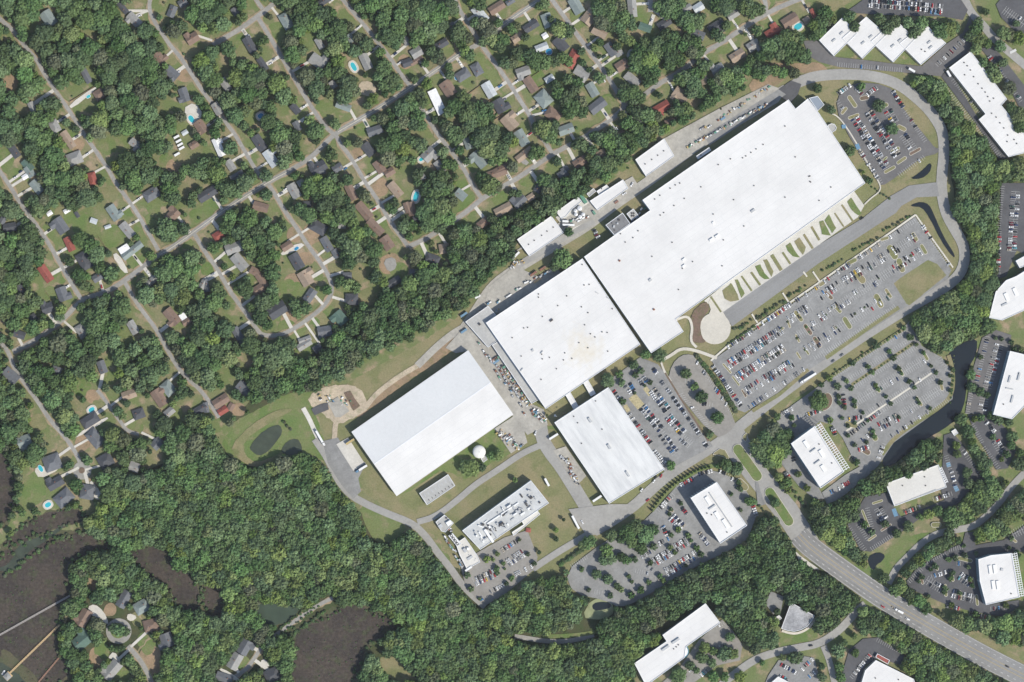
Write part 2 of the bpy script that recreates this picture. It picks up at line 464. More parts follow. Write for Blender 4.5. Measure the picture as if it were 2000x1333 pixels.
# marsh
def marsh_margin(pts):
    cx = sum(p[0] for p in pts) / len(pts); cy = sum(p[1] for p in pts) / len(pts)
    out = [(p[0] + (p[0] - cx) * .05 + (4 if p[0] > cx else -4), p[1] + (p[1] - cy) * .05 + (4 if p[1] > cy else -4)) for p in pts]
    sheet('marsh_margin', out, M['marsh_green'], 'patch', 2, wig=4)
MARSHES = []
_patch = patch
def patch(name, pts, m, *a, **k):
    if name == 'marsh': marsh_margin(pts); MARSHES.append(pts)
    return _patch(name, pts, m, *a, **k)
patch('marsh', [(0, 1075), (60, 1050), (120, 1045), (175, 1040), (225, 1070), (170, 1085), (140, 1100), (140, 1165), (120, 1195), (115, 1265), (150, 1333), (0, 1345), (-40, 1200)], 'marsh', wig=3)
patch('marsh', [(-30, 900), (0, 880), (20, 905), (30, 960), (20, 1010), (0, 1030), (-30, 1030)], 'marsh', wig=3)
patch('marsh', [(0, 1065), (30, 1040), (75, 1005), (160, 990), (175, 1015), (120, 1030), (60, 1050), (20, 1075)], 'marsh', wig=3)
patch('marsh', [(250, 1075), (290, 1065), (330, 1070), (345, 1110), (385, 1130), (390, 1180), (400, 1205), (360, 1195), (335, 1180), (330, 1145), (285, 1125), (260, 1095)], 'marsh', wig=3)
patch('marsh', [(395, 1140), (430, 1145), (440, 1180), (425, 1215), (405, 1210), (395, 1180)], 'marsh', wig=3)
patch('marsh', [(570, 1345), (572, 1270), (575, 1235), (610, 1215), (660, 1190), (690, 1180), (725, 1190), (760, 1210), (810, 1215), (760, 1240), (720, 1255), (705, 1290), (690, 1345)], 'marsh', wig=3)
patch('marsh_grass', [(0, 1265), (20, 1275), (60, 1310), (90, 1345), (20, 1345), (0, 1340)], 'marsh_green', wig=2)
patch('tidal_creek', [(-10, 1290), (15, 1300), (50, 1330), (60, 1345), (-10, 1345)], 'watergreen')
patch('tidal_creek', [(-10, 1110), (20, 1105), (35, 1060), (90, 1045), (130, 1020), (125, 1030), (95, 1055), (50, 1080), (40, 1110), (10, 1120)], 'watergreen', wig=1)
patch('shallow_water', [(490, 1185), (520, 1175), (560, 1185), (590, 1180), (580, 1200), (550, 1220), (520, 1222), (500, 1205)], 'waterteal', wig=1.5)
# campus lawns
patch('lawn', [(965, 838), (985, 866), (998, 886), (960, 905), (905, 940), (885, 925), (860, 920), (800, 960), (785, 966), (770, 975)], 'lawn', 0, .5, hard=True)
patch('lawn', [(1040, 860), (1075, 825), (1105, 850), (1070, 835), (1050, 855)], 'lawn', 1, .4)
patch('lawn', [(700, 930), (722, 918), (772, 970), (802, 992), (795, 1008), (750, 985), (712, 965)], 'dry', 1, .5, hard=True)
patch('lawn', [(700, 985), (730, 1000), (800, 1026), (775, 1055), (735, 1064), (715, 1030)], 'lawn', 1, .6, hard=True)
patch('field', [(903, 992), (960, 945), (1035, 900), (1047, 925), (1030, 938), (990, 962), (912, 1012)], 'dry', 1, .5, hard=True)
patch('field', [(1022, 1035), (1060, 1000), (1075, 982), (1098, 972), (1110, 995), (1138, 1048), (1062, 1099), (1042, 1070)], 'dry', 1, .5, hard=True)
patch('meadow', [(430, 862), (470, 825), (520, 790), (575, 762), (605, 785), (625, 830), (645, 905), (610, 890), (570, 878), (540, 893), (500, 912), (470, 905), (445, 890)], 'lawn', 1, 1, hard=True)
patch('worn_track', [(450, 870), (490, 830), (540, 800), (575, 798), (560, 808), (520, 830), (475, 862), (478, 890), (500, 905), (540, 890), (552, 880), (556, 886), (530, 905), (495, 915), (462, 895)], 'dry', 1, .5, layer='track')
patch('marsh_pond', [(490, 880), (488, 872), (505, 850), (530, 832), (548, 830), (552, 845), (540, 862), (525, 882), (505, 892)], 'watergreen', 1, .6, layer='track')
patch('marsh_pond', [(548, 880), (560, 862), (580, 856), (590, 870), (590, 885), (570, 895), (555, 888)], 'watergreen', 1, .6, layer='track')
patch('field', [(1745, 554), (1760, 542), (1812, 508), (1830, 516), (1848, 538), (1776, 597), (1770, 594)], 'dry', 0, .3, hard=True, layer='apron')
patch('lawn', [(1690, 360), (1700, 395), (1720, 370), (1718, 330), (1700, 300)], 'dry', 1, .4)
patch('bare_soil', [(1565, 125), (1600, 120), (1620, 140), (1590, 150), (1560, 140), (1490, 130), (1495, 122)], 'soil', 1, 1, layer='track')
patch('bare_soil', [(610, 770), (632, 755), (650, 755), (665, 765), (690, 765), (702, 795), (690, 805), (660, 820), (645, 800), (625, 790)], 'sand', 1, 1, hard=True, layer='track')
patch('bare_soil', [(1460, 160), (1500, 145), (1540, 150), (1520, 165), (1470, 185)], 'soil', 1, 1, layer='track')
patch('cleared_yard', [(160, 1135), (185, 1125), (205, 1135), (190, 1150), (175, 1155)], 'soil', 1, 1, layer='track')
patch('dune_clearing', [(735, 1285), (770, 1280), (800, 1310), (820, 1333), (760, 1333)], 'dry', 1, 2)
patch('lawn', [(270, 1270), (300, 1250), (315, 1270), (312, 1310), (290, 1300)], 'lawn', 1, .8, hard=True)
patch('lawn', [(180, 1265), (215, 1258), (205, 1290), (190, 1310), (175, 1305)], 'dry', 1, .8)
patch('lawn', [(45, 935), (75, 915), (90, 950), (90, 975), (50, 1000), (40, 985)], 'lawn', 1, .8)
patch('lawn', [(1985, 1085), (2010, 1080), (2010, 1180), (1992, 1170)], 'lawn', 1, .5)
patch('roadside_verge', [(1600, 1045), (1650, 1080), (1690, 1110), (1740, 1065), (1800, 1040), (1830, 1040), (1760, 1090), (1735, 1140), (1700, 1135), (1640, 1090)], 'lawn', 1, .8)
patch('roadside_verge', [(1800, 1190), (1850, 1210), (1920, 1245), (2010, 1295), (2010, 1320), (1920, 1280), (1850, 1240), (1790, 1205)], 'dry', 1, .8)
patch('roadside_verge', [(1525, 1230), (1590, 1225), (1600, 1250), (1520, 1262)], 'lawn', 1, .8)
patch('sports_field', [(1590, -10), (1680, -10), (1630, 25), (1600, 30)], 'dry', 1, .8, hard=True)
patch('bare_strip', [(690, 802), (720, 783), (760, 748), (850, 686), (905, 645), (918, 664), (835, 718), (770, 765), (722, 800), (700, 818)], 'soil', 1, 2, layer='track')
patch('bare_strip', [(600, 775), (640, 752), (700, 752), (722, 790), (700, 815), (660, 830), (640, 815), (612, 800)], 'sand', 1, 2, layer='track')
# ponds and canal
patch('canal', [(1722, 912), (1727, 885), (1750, 858), (1798, 827), (1838, 799), (1859, 782), (1865, 750), (1863, 725), (1852, 705), (1854, 688), (1875, 673), (1909, 659), (1907, 692), (1893, 716), (1889, 746), (1886, 772), (1881, 798), (1869, 819), (1843, 839), (1806, 859), (1776, 884), (1745, 908)], 'water', 1, .4, hard=True, layer='track')
patch('pond', [(1780, 400), (1800, 394), (1815, 400), (1822, 415), (1835, 445), (1850, 475), (1866, 500), (1862, 504), (1840, 475), (1815, 425), (1800, 405), (1780, 404)], 'water', 1, .3, hard=True, layer='track')
patch('pond', [(1777, 350), (1790, 342), (1805, 330), (1816, 318), (1820, 325), (1815, 338), (1800, 350)], 'water', 1, .3, hard=True, layer='track')
patch('pond', [(1694, 1088), (1715, 1078), (1730, 1085), (1722, 1098), (1712, 1102), (1707, 1115), (1698, 1108)], 'water', 1, .4, hard=True, layer='track')
patch('algae_pond', [(1135, 1205), (1155, 1170), (1185, 1170), (1200, 1185), (1195, 1205), (1165, 1212)], 'algae', 1, .8, hard=True, layer='track')
patch('pond', [(1155, 1183), (1165, 1175), (1192, 1177), (1195, 1187), (1175, 1192), (1160, 1192)], 'water', 1, .5, layer='track')

# ------------------------------------------------------------------ roads and streets
STREETS = []        # (short name, line)
def verge(line, w):
    r = random.Random(int(line[0][0] * 3 + line[-1][1])); ln = []
    for a, b in zip(line, line[1:]):
        n = max(1, int(math.dist(a, b) / 9))
        for k in range(n): ln.append((a[0] + (b[0] - a[0]) * k / n, a[1] + (b[1] - a[1]) * k / n))
    ln.append(line[-1]); L, R = ribbon_pts(ln, 1.0)
    def push(P): return [(c[0] + (p[0] - c[0]) * q, c[1] + (p[1] - c[1]) * q) for p, c, q in ((p, c, w + r.uniform(-2, 8)) for p, c in zip(P, ln))]
    L, R = push(L), push(R); z = level('track'); n = len(ln)
    o = mesh_obj('road_verge', [(*W(*p)[:2], z) for p in L] + [(*W(*p)[:2], z) for p in R], [(i, i + 1, n + i + 1, n + i) for i in range(n - 1)], M['verge']); o['kind'] = 'structure'
def street(nm, line, w=9.5, m='street', nick=None):
    verge(line, w)
    o = ribbon(nm, line, w * .84, M[m])
    fill_line(HARD, smooth_line(line, 1), w + 1)
    if nick: STREETS.append((nick, line))
street('avenue', [(25, 688), (65, 668), (120, 629), (160, 584), (208, 571), (245, 548), (313, 496), (341, 481), (400, 438), (425, 419), (515, 361), (573, 330), (612, 305), (653, 261), (716, 226), (761, 198), (800, 173), (898, 105), (940, 85), (990, 43), (1048, 5), (1080, -20)], 11, 'street', 'the long diagonal avenue')
ribbon('avenue_centre_line', [(313, 498), (341, 481), (400, 438), (425, 419), (515, 361), (573, 330)], 1.2, M['kerb'], 'mark')
ribbon('avenue_centre_line', [(660, 258), (716, 226), (761, 198), (800, 173), (898, 105)], 1.2, M['kerb'], 'mark')
ribbon('avenue_centre_line', [(940, 83), (990, 43), (1048, 5)], 1.2, M['kerb'], 'mark')
street('street', [(-20, 310), (2, 338), (18, 361), (43, 403), (70, 438), (100, 483), (118, 516), (135, 546), (150, 571), (160, 586)], 9.5, 'street', 'the westernmost street')
street('street', [(-15, 20), (0, 38), (25, 58), (50, 93), (73, 118), (85, 143), (110, 180), (133, 213), (160, 256), (175, 278), (211, 330), (226, 358), (241, 378), (266, 413), (296, 466), (310, 490)], 9, 'street', 'the second street')
street('street', [(243, 550), (266, 591), (283, 614), (306, 644), (330, 690), (348, 719), (366, 739), (398, 768), (428, 816)], 9, 'street', 'the second street south of the avenue')
street('street', [(297, -15), (290, 15), (301, 43), (323, 75), (333, 90), (351, 110), (373, 143), (400, 185), (420, 208), (447, 248), (458, 261), (488, 313), (500, 333), (518, 358)], 9, 'street', 'the third street')
street('street', [(525, 362), (538, 381), (555, 411), (580, 446), (600, 478), (625, 511), (643, 541), (648, 558), (648, 573), (635, 596), (615, 614), (580, 639), (548, 656), (512, 656), (500, 641), (480, 611), (457, 581), (437, 548), (420, 518), (407, 503), (378, 455)], 9.5, 'street', 'the U-shaped loop street')
street('street', [(490, -15), (500, 0), (513, 18)], 9)
street('street', [(535, 8), (500, 35), (465, 60), (415, 88)], 11, 'street', 'the short cross street')
street('street', [(500, 30), (517, 55), (543, 100), (570, 145), (590, 180), (617, 223), (635, 248), (655, 265)], 9.5, 'street', 'the fourth street')
street('street', [(655, 262), (665, 283), (680, 300), (698, 330), (716, 361), (736, 388), (758, 426), (776, 453), (798, 483)], 9.5, 'street', 'the fourth street south of the avenue')
street('street', [(655, -15), (670, 0), (693, 28), (718, 58), (743, 90), (763, 115), (781, 143), (802, 170)], 9, 'street', 'the fifth street')
street('street', [(803, 172), (805, 180), (828, 220), (855, 263), (883, 298), (908, 333), (925, 366), (942, 390)], 9.5, 'street', 'the fifth street south of the avenue')
street('street', [(885, -15), (888, 0), (900, 25), (925, 63), (943, 93), (970, 128), (998, 168), (1018, 200), (1038, 231), (1043, 251), (1060, 271), (1080, 302)], 9.5, 'street', 'the sixth street')
street('street', [(1068, -15), (1078, 0), (1113, 48), (1128, 70), (1151, 100), (1176, 135), (1200, 170), (1213, 195), (1222, 212)], 10, 'street', 'the seventh street')
street('street', [(1266, -15), (1270, 0), (1271, 24)], 12, 'street', 'the short dead-end street')
street('street', [(1485, -15), (1497, 8), (1494, 30)], 10)
street('street', [(798, 482), (830, 468), (850, 455), (890, 430), (925, 403), (942, 388), (980, 366), (1015, 346), (1076, 303), (1118, 281), (1151, 263), (1200, 230), (1220, 208), (1260, 185), (1285, 165), (1325, 143), (1355, 120), (1380, 100), (1408, 85), (1440, 63), (1470, 43), (1496, 28), (1521, 15), (1570, -5)], 11, 'street', 'the street beside the tree belt')
street('street', [(-20, 655), (3, 671), (18, 690), (28, 721), (50, 751), (75, 786), (100, 824), (125, 851), (145, 879), (155, 899), (160, 918)], 9.5, 'street', 'the cul-de-sac street')
street('street', [(190, 762), (200, 774), (215, 796), (236, 824), (246, 841), (271, 849)], 8, 'street', 'the short dead-end lane')
street('street', [(-20, 620), (0, 655)], 8)
street('lane', [(440, 1333), (480, 1310), (500, 1282), (510, 1265)], 9, 'street', 'the lane by the marsh')
street('lane', [(535, 1243), (560, 1225), (590, 1203), (625, 1180), (650, 1168)], 8.5, 'street')
street('lane', [(270, 1200), (300, 1240), (255, 1285), (262, 1290)], 0.01, 'street')
street('lane', [(250, 1262), (262, 1275), (280, 1298), (295, 1330), (300, 1345)], 11, 'street', 'the lane off the wooded circle')
def circle(cx, cy, r, n=28): return [(cx + r * math.cos(i * 2 * math.pi / n), cy + r * math.sin(i * 2 * math.pi / n)) for i in range(n)]
sheet('cul_de_sac', circle(161, 919, 18), M['street'], 'road'); fill_poly(HARD, circle(161, 919, 19))
sheet('turning_circle', circle(232, 1233, 25), M['street'], 'road')
ringpts = circle(232, 1233, 25)
for i in range(28): fill_disc(HARD, *ringpts[i], 4)
fill_poly(SOFT, circle(232, 1233, 25))
sheet('circle_island', circle(231, 1232, 15), M['lawn'], 'apron')
sheet('circle_island', circle(160, 919, 6), M['mulch'], 'apron')
# dirt and service tracks
ribbon('dirt_track', [(815, 715), (780, 735), (740, 765), (722, 785), (712, 800), (690, 808), (665, 815), (655, 825), (653, 860)], 10, M['sand'], 'track')
ribbon('dirt_track', [(905, 640), (880, 655), (850, 680), (815, 715)], 14, M['yard'], 'track')
ribbon('dirt_track', [(640, 800), (645, 815), (655, 825)], 6, M['sand'], 'track')
ribbon('gravel_lane', [(592, 797), (605, 820), (618, 850), (630, 870)], 9, M['concrete'], 'track')
ribbon('footpath', [(1005, 1243), (1030, 1247), (1060, 1252), (1100, 1254), (1135, 1248), (1160, 1240)], 9, M['street'], 'track')
ribbon('grass_ride', [(1060, 1243), (1100, 1243), (1150, 1238), (1170, 1232)], 8, M['lawn'], 'track')
fill_line(HARD, [(1005, 1243), (1060, 1250), (1135, 1246), (1165, 1236)], 16)

# campus roads
def croad(nm, line, w, m='road', sm=2):
    ribbon(nm, line, w, M[m], 'road', sm); fill_line(HARD, smooth_line(line, 1), w + 2)
croad('ring_road', [(1545, 172), (1560, 160), (1600, 147), (1675, 145), (1725, 153), (1760, 168), (1788, 190), (1813, 213), (1833, 241), (1842, 263), (1844, 301), (1840, 334), (1838, 371), (1846, 416), (1866, 451), (1881, 476), (1885, 503), (1878, 531), (1858, 553), (1826, 573), (1775, 601), (1713, 639), (1675, 664), (1600, 715), (1563, 742), (1501, 788), (1476, 808), (1446, 832), (1413, 859), (1375, 884), (1338, 906), (1300, 932), (1263, 965), (1238, 989), (1200, 1015), (1160, 1038)], 21)
croad('service_road', [(1160, 1035), (1146, 1046), (1100, 1072), (1060, 1098), (1040, 1112)], 13)
croad('service_road', [(1055, 830), (1060, 860), (1075, 885), (1095, 910), (1120, 950), (1150, 1000), (1170, 1030)], 26)
croad('service_road', [(1060, 868), (1020, 885), (970, 920), (930, 945), (890, 980), (850, 1010), (815, 1020)], 12)
croad('service_road', [(615, 858), (640, 895), (655, 930), (680, 965), (715, 985), (760, 1005), (805, 1022), (830, 1045), (855, 1080), (880, 1110), (900, 1140), (925, 1165), (948, 1185)], 14)
croad('service_road', [(905, 645), (935, 600), (960, 560), (1000, 530), (1050, 500), (1100, 470), (1150, 440), (1200, 400), (1260, 360), (1320, 315), (1400, 255), (1480, 205), (1535, 175)], 20, 'yard')
croad('service_road', [(1000, 525), (1050, 497), (1120, 452), (1160, 432)], 13, 'road')
sheet('loading_yard', [(630, 862), (660, 855), (668, 868), (715, 905), (700, 935), (705, 960), (690, 975), (665, 945), (640, 905)], M['lotmid'], 'road'); fill_poly(HARD, [(630, 862), (668, 868), (715, 905), (705, 960), (690, 975), (640, 905)])
sheet('loading_apron', [(657, 868), (680, 855), (712, 905), (690, 920)], M['concrete'], 'lot')
sheet('storage_yard', [(905, 640), (945, 600), (970, 660), (985, 690), (1040, 790), (1062, 800), (1070, 830), (1030, 850), (1000, 812), (915, 686), (890, 690), (870, 680)], M['yard'], 'lot'); fill_poly(HARD, [(905, 640), (945, 600), (985, 690), (1070, 830), (1030, 850), (915, 686), (870, 680)])
sheet('storage_yard', [(965, 838), (1005, 812), (1022, 835), (1030, 865), (998, 886)], M['yard'], 'lot'); fill_poly(HARD, [(965, 838), (1005, 812), (1030, 865), (998, 886)])
sheet('storage_yard', [(955, 560), (1005, 520), (1050, 540), (1085, 520), (1100, 540), (960, 620), (945, 600)], M['yard'], 'lot'); fill_poly(HARD, [(955, 560), (1005, 520), (1100, 530), (960, 620)])
sheet('storage_yard', [(1085, 425), (1140, 385), (1180, 410), (1110, 455)], M['concrete'], 'lot'); fill_poly(HARD, [(1085, 425), (1140, 385), (1180, 410), (1110, 455)])
sheet('storage_yard', [(1080, 880), (1105, 872), (1145, 930), (1125, 950)], M['yard'], 'lot')
sheet('north_service_yard', [(1295, 272), (1400, 215), (1500, 165), (1535, 178), (1520, 200), (1370, 290), (1320, 310)], M['yard'], 'lot'); fill_poly(HARD, [(1295, 272), (1400, 225), (1500, 170), (1535, 178), (1370, 290)])
sheet('fresh_asphalt_ramp', [(1520, 175), (1545, 158), (1565, 165), (1558, 185), (1545, 200), (1530, 195)], M['dark'], 'apron')
sheet('north_asphalt_strip', [(1375, 265), (1520, 175), (1535, 185), (1385, 285)], M['lotmid'], 'apron')
sheet('staging_yard', [(1110, 995), (1190, 985), (1240, 985), (1170, 1045), (1145, 1045)], M['road'], 'lot'); fill_poly(HARD, [(1110, 995), (1190, 985), (1240, 985), (1170, 1045), (1145, 1045)])
# the broad truck road and its plaza
TR = [(1412, 610), (1600, 478), (1683, 428), (1740, 383), (1775, 363), (1823, 357), (1830, 357), (1834, 384), (1790, 386), (1760, 403), (1750, 416), (1600, 514), (1430, 638)]
sheet('truck_road', TR, M['midroad'], 'road'); fill_poly(HARD, TR)
sheet('concrete_apron', [(1375, 588), (1490, 495), (1590, 422), (1668, 374), (1688, 402), (1675, 425), (1600, 478), (1412, 610), (1400, 606)], M['concrete'], 'road'); fill_poly(HARD, [(1383, 592), (1600, 434), (1676, 388), (1688, 402), (1412, 610)])
sheet('plaza', circle(1396, 642, 31) , M['plaza'], 'lot'); fill_poly(HARD, circle(1396, 642, 31))
sheet('plaza_neck', [(1383, 590), (1392, 580), (1412, 610), (1428, 637), (1408, 655), (1380, 625), (1388, 605)], M['plaza'], 'lot')
c31 = CROP[(3, 1)]; c41 = CROP[(4, 1)]
for q in ([(840, 940), (910, 880), (960, 970), (970, 1010), (900, 1025), (860, 1000)], [(935, 855), (960, 850), (1015, 960), (990, 995), (960, 920)],
          [(1095, 750), (1135, 735), (1170, 800), (1210, 845), (1170, 850), (1130, 820)], [(1160, 700), (1190, 695), (1240, 790), (1225, 830), (1190, 770)],
          [(1335, 590), (1370, 565), (1400, 620), (1445, 680), (1390, 670), (1350, 630)], [(1400, 555), (1440, 525), (1490, 600), (1470, 660), (1430, 610)]):
    sheet('grass_island', PT(c31, q), M['lawn' if q[0][0] % 2 else 'dry'], 'lot', 0, wig=.5)
for a, b, w in (((990, 825), (1070, 940), 15), ((1065, 795), (1135, 895), 18), ((1225, 660), (1300, 780), 28), ((1310, 640), (1370, 730), 16), ((1475, 500), (1545, 610), 18), ((1535, 440), (1596, 545), 18), ((750, 985), (830, 1105), 15)):
    ribbon('grass_strip', [c31(*a), c31(*b)], w / 3.99, M['dry'], 'lot', 0)
for q in ([(75, 345), (130, 450), (100, 490), (40, 390)], [(215, 245), (250, 215), (330, 340), (300, 350), (250, 310)], [(0, 400), (30, 390), (90, 510), (20, 500)]):
    sheet('grass_island', PT(c41, q), M['lawn'], 'lot', 0, wig=.5)
for a, b, w in (((120, 335), (190, 440), 12), ((175, 270), (260, 395), 15)):
    ribbon('grass_strip', [c41(*a), c41(*b)], w / 3.99, M['dry'], 'lot', 0)
sheet('mulch_bed', PT(c31, [(590, 1120), (710, 1010), (745, 1080), (700, 1130), (665, 1200), (680, 1300), (720, 1340), (640, 1350), (600, 1330), (615, 1230)]), M['mulch'], 'lot', 1)
ribbon('footpath', PT(c31, [(480, 1165), (575, 1130), (610, 1220), (590, 1330), (640, 1380)]), 5, M['plaza'], 'apron')
for a, b in (((1470, 790), (1500, 830)), ((1545, 790), (1600, 870)), ((1310, 955), (1355, 1025)), ((1070, 1120), (1115, 1190))):
    ribbon('footpath', [c31(*a), c31(*b)], 3.2, M['kerb'], 'apron', 0)
ribbon('footpath', [(1388, 705), (1430, 668), (1480, 634), (1600, 552), (1700, 482), (1788, 420)], 3.6, M['kerb'], 'apron', 0)
ribbon('footpath', [(1788, 420), (1812, 455), (1861, 523)], 3, M['kerb'], 'apron', 0)
ribbon('footpath', [(1688, 400), (1700, 388), (1718, 375), (1720, 362), (1700, 330), (1670, 275), (1640, 230), (1620, 220)], 2.6, M['plaza'], 'apron')
ribbon('footpath', [(1276, 690), (1290, 705), (1310, 695), (1330, 680), (1360, 685), (1400, 700)], 6, M['plaza'], 'apron')
ribbon('footpath', [(1290, 705), (1298, 728), (1310, 745)], 4, M['plaza'], 'apron')

# boulevard and highway
HW = [(1560, 1045), (1575, 1062), (1600, 1082), (1663, 1127), (1725, 1170), (1788, 1207), (1850, 1243), (1926, 1285), (2000, 1322), (2040, 1342)]
sheet('boulevard', [(1398, 872), (1452, 838), (1468, 868), (1500, 920), (1555, 985), (1600, 1055), (1590, 1100), (1556, 1072), (1515, 1010), (1455, 935), (1425, 895)], M['road'], 'road'); fill_poly(HARD, [(1398, 872), (1452, 838), (1468, 868), (1500, 920), (1555, 985), (1600, 1055), (1590, 1100), (1556, 1072), (1515, 1010), (1455, 935)])
ribbon('highway', HW, 42, M['midroad'], 'road'); fill_line(HARD, HW, 44)
def dashed(line, off, on, gap, w, m, nm='lane_marking'):
    ln = smooth_line(line, 2)
    pts = []; acc = 0
    vs, fs = [], []
    z = level('mark')
    tot = 0; segs = []
    for i in range(len(ln) - 1):
        d = math.dist(ln[i], ln[i + 1]); segs.append((tot, d, ln[i], ln[i + 1])); tot += d
    def at(s):
        for (t0, d, a, b) in segs:
            if s <= t0 + d:
                f = (s - t0) / d; dx, dy = (b[0] - a[0]) / d, (b[1] - a[1]) / d
                return (a[0] + (b[0] - a[0]) * f - dy * off, a[1] + (b[1] - a[1]) * f + dx * off), (dx, dy)
        return None
    s = 0
    while s + on < tot:
        k = max(1, int(on / 8))
        for j in range(k):
            p, q = at(s + on * j / k), at(s + on * (j + 1) / k)
            if p and q:
                (a, da), (b, db) = p, q
                b0 = len(vs)
                for (pt, dd, sg) in ((a, da, 1), (a, da, -1), (b, db, -1), (b, db, 1)):
                    x = W(pt[0] - dd[1] * w / 2 * sg, pt[1] + dd[0] * w / 2 * sg); vs.append((x.x, x.y, z))
                fs.append((b0, b0 + 1, b0 + 2, b0 + 3))
        s += on + gap
    o = mesh_obj(nm, vs, fs, M[m]); o['kind'] = 'structure'
for off in (-16, -9, 9, 16): dashed(HW, off, 300, .1, 3.4, 'worn', 'worn_lane')
for off in (-12.5, 12.5): dashed(HW, off, 5, 9, .8, 'paint')
for off in (-3.6, 3.6): dashed(HW, off, 40, .1, .7, 'yellow')
for off in (-19.5, 19.5): dashed(HW, off, 40, .1, .5, 'paint')
def capsule(a, b, w):
    L, R = ribbon_pts([a, b], w); d = math.dist(a, b); ux, uy = (b[0] - a[0]) / d, (b[1] - a[1]) / d
    out = []
    th = math.atan2(L[0][1] - a[1], L[0][0] - a[0])
    ca = [(a[0] + w / 2 * math.cos(th + k * math.pi / 6), a[1] + w / 2 * math.sin(th + k * math.pi / 6)) for k in range(7)]
    cb = [(b[0] + w / 2 * math.cos(th + math.pi + k * math.pi / 6), b[1] + w / 2 * math.sin(th + math.pi + k * math.pi / 6)) for k in range(7)]
    return ca + cb
LEVEL['island'] = 1.36
ISL = np.zeros((GY, GX), np.uint8)
def island(pts, m='dry', nm='kerbed_island', kerb=True, h=.14):
    """raised planting island: kerb ring and soil as its child"""
    z0 = level('island')
    t_ = np.zeros((GY, GX), np.uint8); fill_poly(t_, pts)
    if (t_ & ISL).any(): return None
    np.maximum(ISL, t_, out=ISL)
    w = ccw([W(*p)[:2] for p in pts]); n = len(w)
    cx = sum(p[0] for p in w) / n; cy = sum(p[1] for p in w) / n
    vs = [(p[0], p[1], 0.0) for p in w] + [(p[0], p[1], z0 + h) for p in w]
    fs = [(i, (i + 1) % n, n + (i + 1) % n, n + i) for i in range(n)] + [tuple(n + j for j in t) for t in [f if area2([w[i] for i in f]) > 0 else f[::-1] for f in tess(w)]]
    o = mesh_obj(nm, vs, fs, M['kerb']); o['kind'] = 'structure'
    inn = inset(w, .45)
    if abs(area2(inn)) > 2:
        q = mesh_obj('planting_soil', [(p[0], p[1], z0 + h + .03) for p in inn], [f if area2([inn[i] for i in f]) > 0 else f[::-1] for f in tess(inn)], M[m], o)
    return o
def inset(w, d):
    n = len(w); out = []
    for i in range(n):
        p0, p1, p2 = w[i - 1], w[i], w[(i + 1) % n]
        a = Vector((p1[0] - p0[0], p1[1] - p0[1])); b = Vector((p2[0] - p1[0], p2[1] - p1[1]))
        if a.length < 1e-6 or b.length < 1e-6: out.append(p1); continue
        a.normalize(); b.normalize()
        n1 = Vector((-a.y, a.x)); n2 = Vector((-b.y, b.x)); m_ = n1 + n2
        if m_.length < 1e-6: m_ = n1
        m_.normalize(); k = d / max(.35, m_.dot(n1))
        out.append((p1[0] + m_.x * k, p1[1] + m_.y * k))
    return out
island(capsule((1441, 878), (1478, 930), 21), 'lawn', 'median_island')
island(capsule((1503, 962), (1540, 1018), 20), 'lawn', 'median_island')
island(rounded([(1447, 855), (1460, 842), (1458, 866)], 1), 'dry', 'traffic_island')
island(rounded([(1388, 888), (1412, 872), (1428, 900), (1405, 890)], 1), 'dry', 'traffic_island')

# right-hand side roads
croad('side_street', [(1880, -10), (1895, 25), (1920, 50), (1945, 80), (1975, 105), (2010, 135)], 16)
croad('side_street', [(1400, 1345), (1430, 1320), (1470, 1290), (1510, 1275), (1560, 1265), (1600, 1258), (1635, 1235), (1655, 1215), (1672, 1195), (1690, 1180)], 15)
croad('side_street', [(1608, 1262), (1620, 1290), (1632, 1345)], 12)
croad('side_street', [(1735, 1140), (1750, 1110), (1770, 1090), (1800, 1060), (1830, 1042), (1860, 1036), (1900, 1030), (1925, 1010), (1950, 985), (1975, 950), (2010, 915)], 13)
sheet('gravel_layby', [(1552, 1075), (1562, 1085), (1600, 1112), (1585, 1112), (1560, 1095)], M['concrete'], 'lot')
ribbon('crosswalk', [(1972, 104), (1984, 98)], 5, M['paint'], 'mark', 0)
# ------------------------------------------------------------------ car parks
def lot(nm, pts, m, rnd=0):
    o = sheet('car_park', pts, M[m], 'lot', rnd); fill_poly(HARD, pts); return o
LOTS = {}
Z1 = Z(1620, 150, 6.06); Z2 = Z(1380, 560, 4.938); Z3 = Z(1600, 420, 4.76); Z4 = Z(1180, 680, 5.553); Z5 = Z(1600, 630, 4.76)
Z6 = Z(1090, 1020, 5.882); Z7 = Z(1230, 890, 6.452); Z8 = Z(860, 990, 6.664); Z9 = Z(1840, 340, 3.703); Z10 = Z(1860, 640, 4.165)
Z11 = Z(1520, 830, 4.76); Z12 = Z(1740, 1020, 5.554)
ZC = CROP[(4, 0)]; ZD = CROP[(3, 3)]; ZE = CROP[(4, 3)]
LOTS['A'] = lot('A', [(1632, 192), (1662, 163), (1712, 163), (1730, 170), (1742, 174), (1768, 220), (1812, 272), (1826, 290), (1834, 290), (1832, 300), (1800, 308), (1752, 345), (1720, 366), (1712, 352), (1640, 238)], 'lotdark', 1)
LOTS['B'] = lot('B', [(1390, 705), (1600, 557), (1787, 424), (1858, 528), (1850, 546), (1765, 603), (1590, 716), (1455, 806), (1438, 800)], 'lotmid')
LOTS['C'] = lot('C', [(1193, 740), (1215, 725), (1250, 698), (1285, 712), (1310, 745), (1392, 872), (1298, 922), (1188, 757)], 'lotmid')
LOTS['D'] = lot('D', [(1304, 745), (1312, 712), (1330, 694), (1350, 692), (1364, 702), (1440, 822), (1425, 845), (1396, 858)], 'lotwarm', 1)
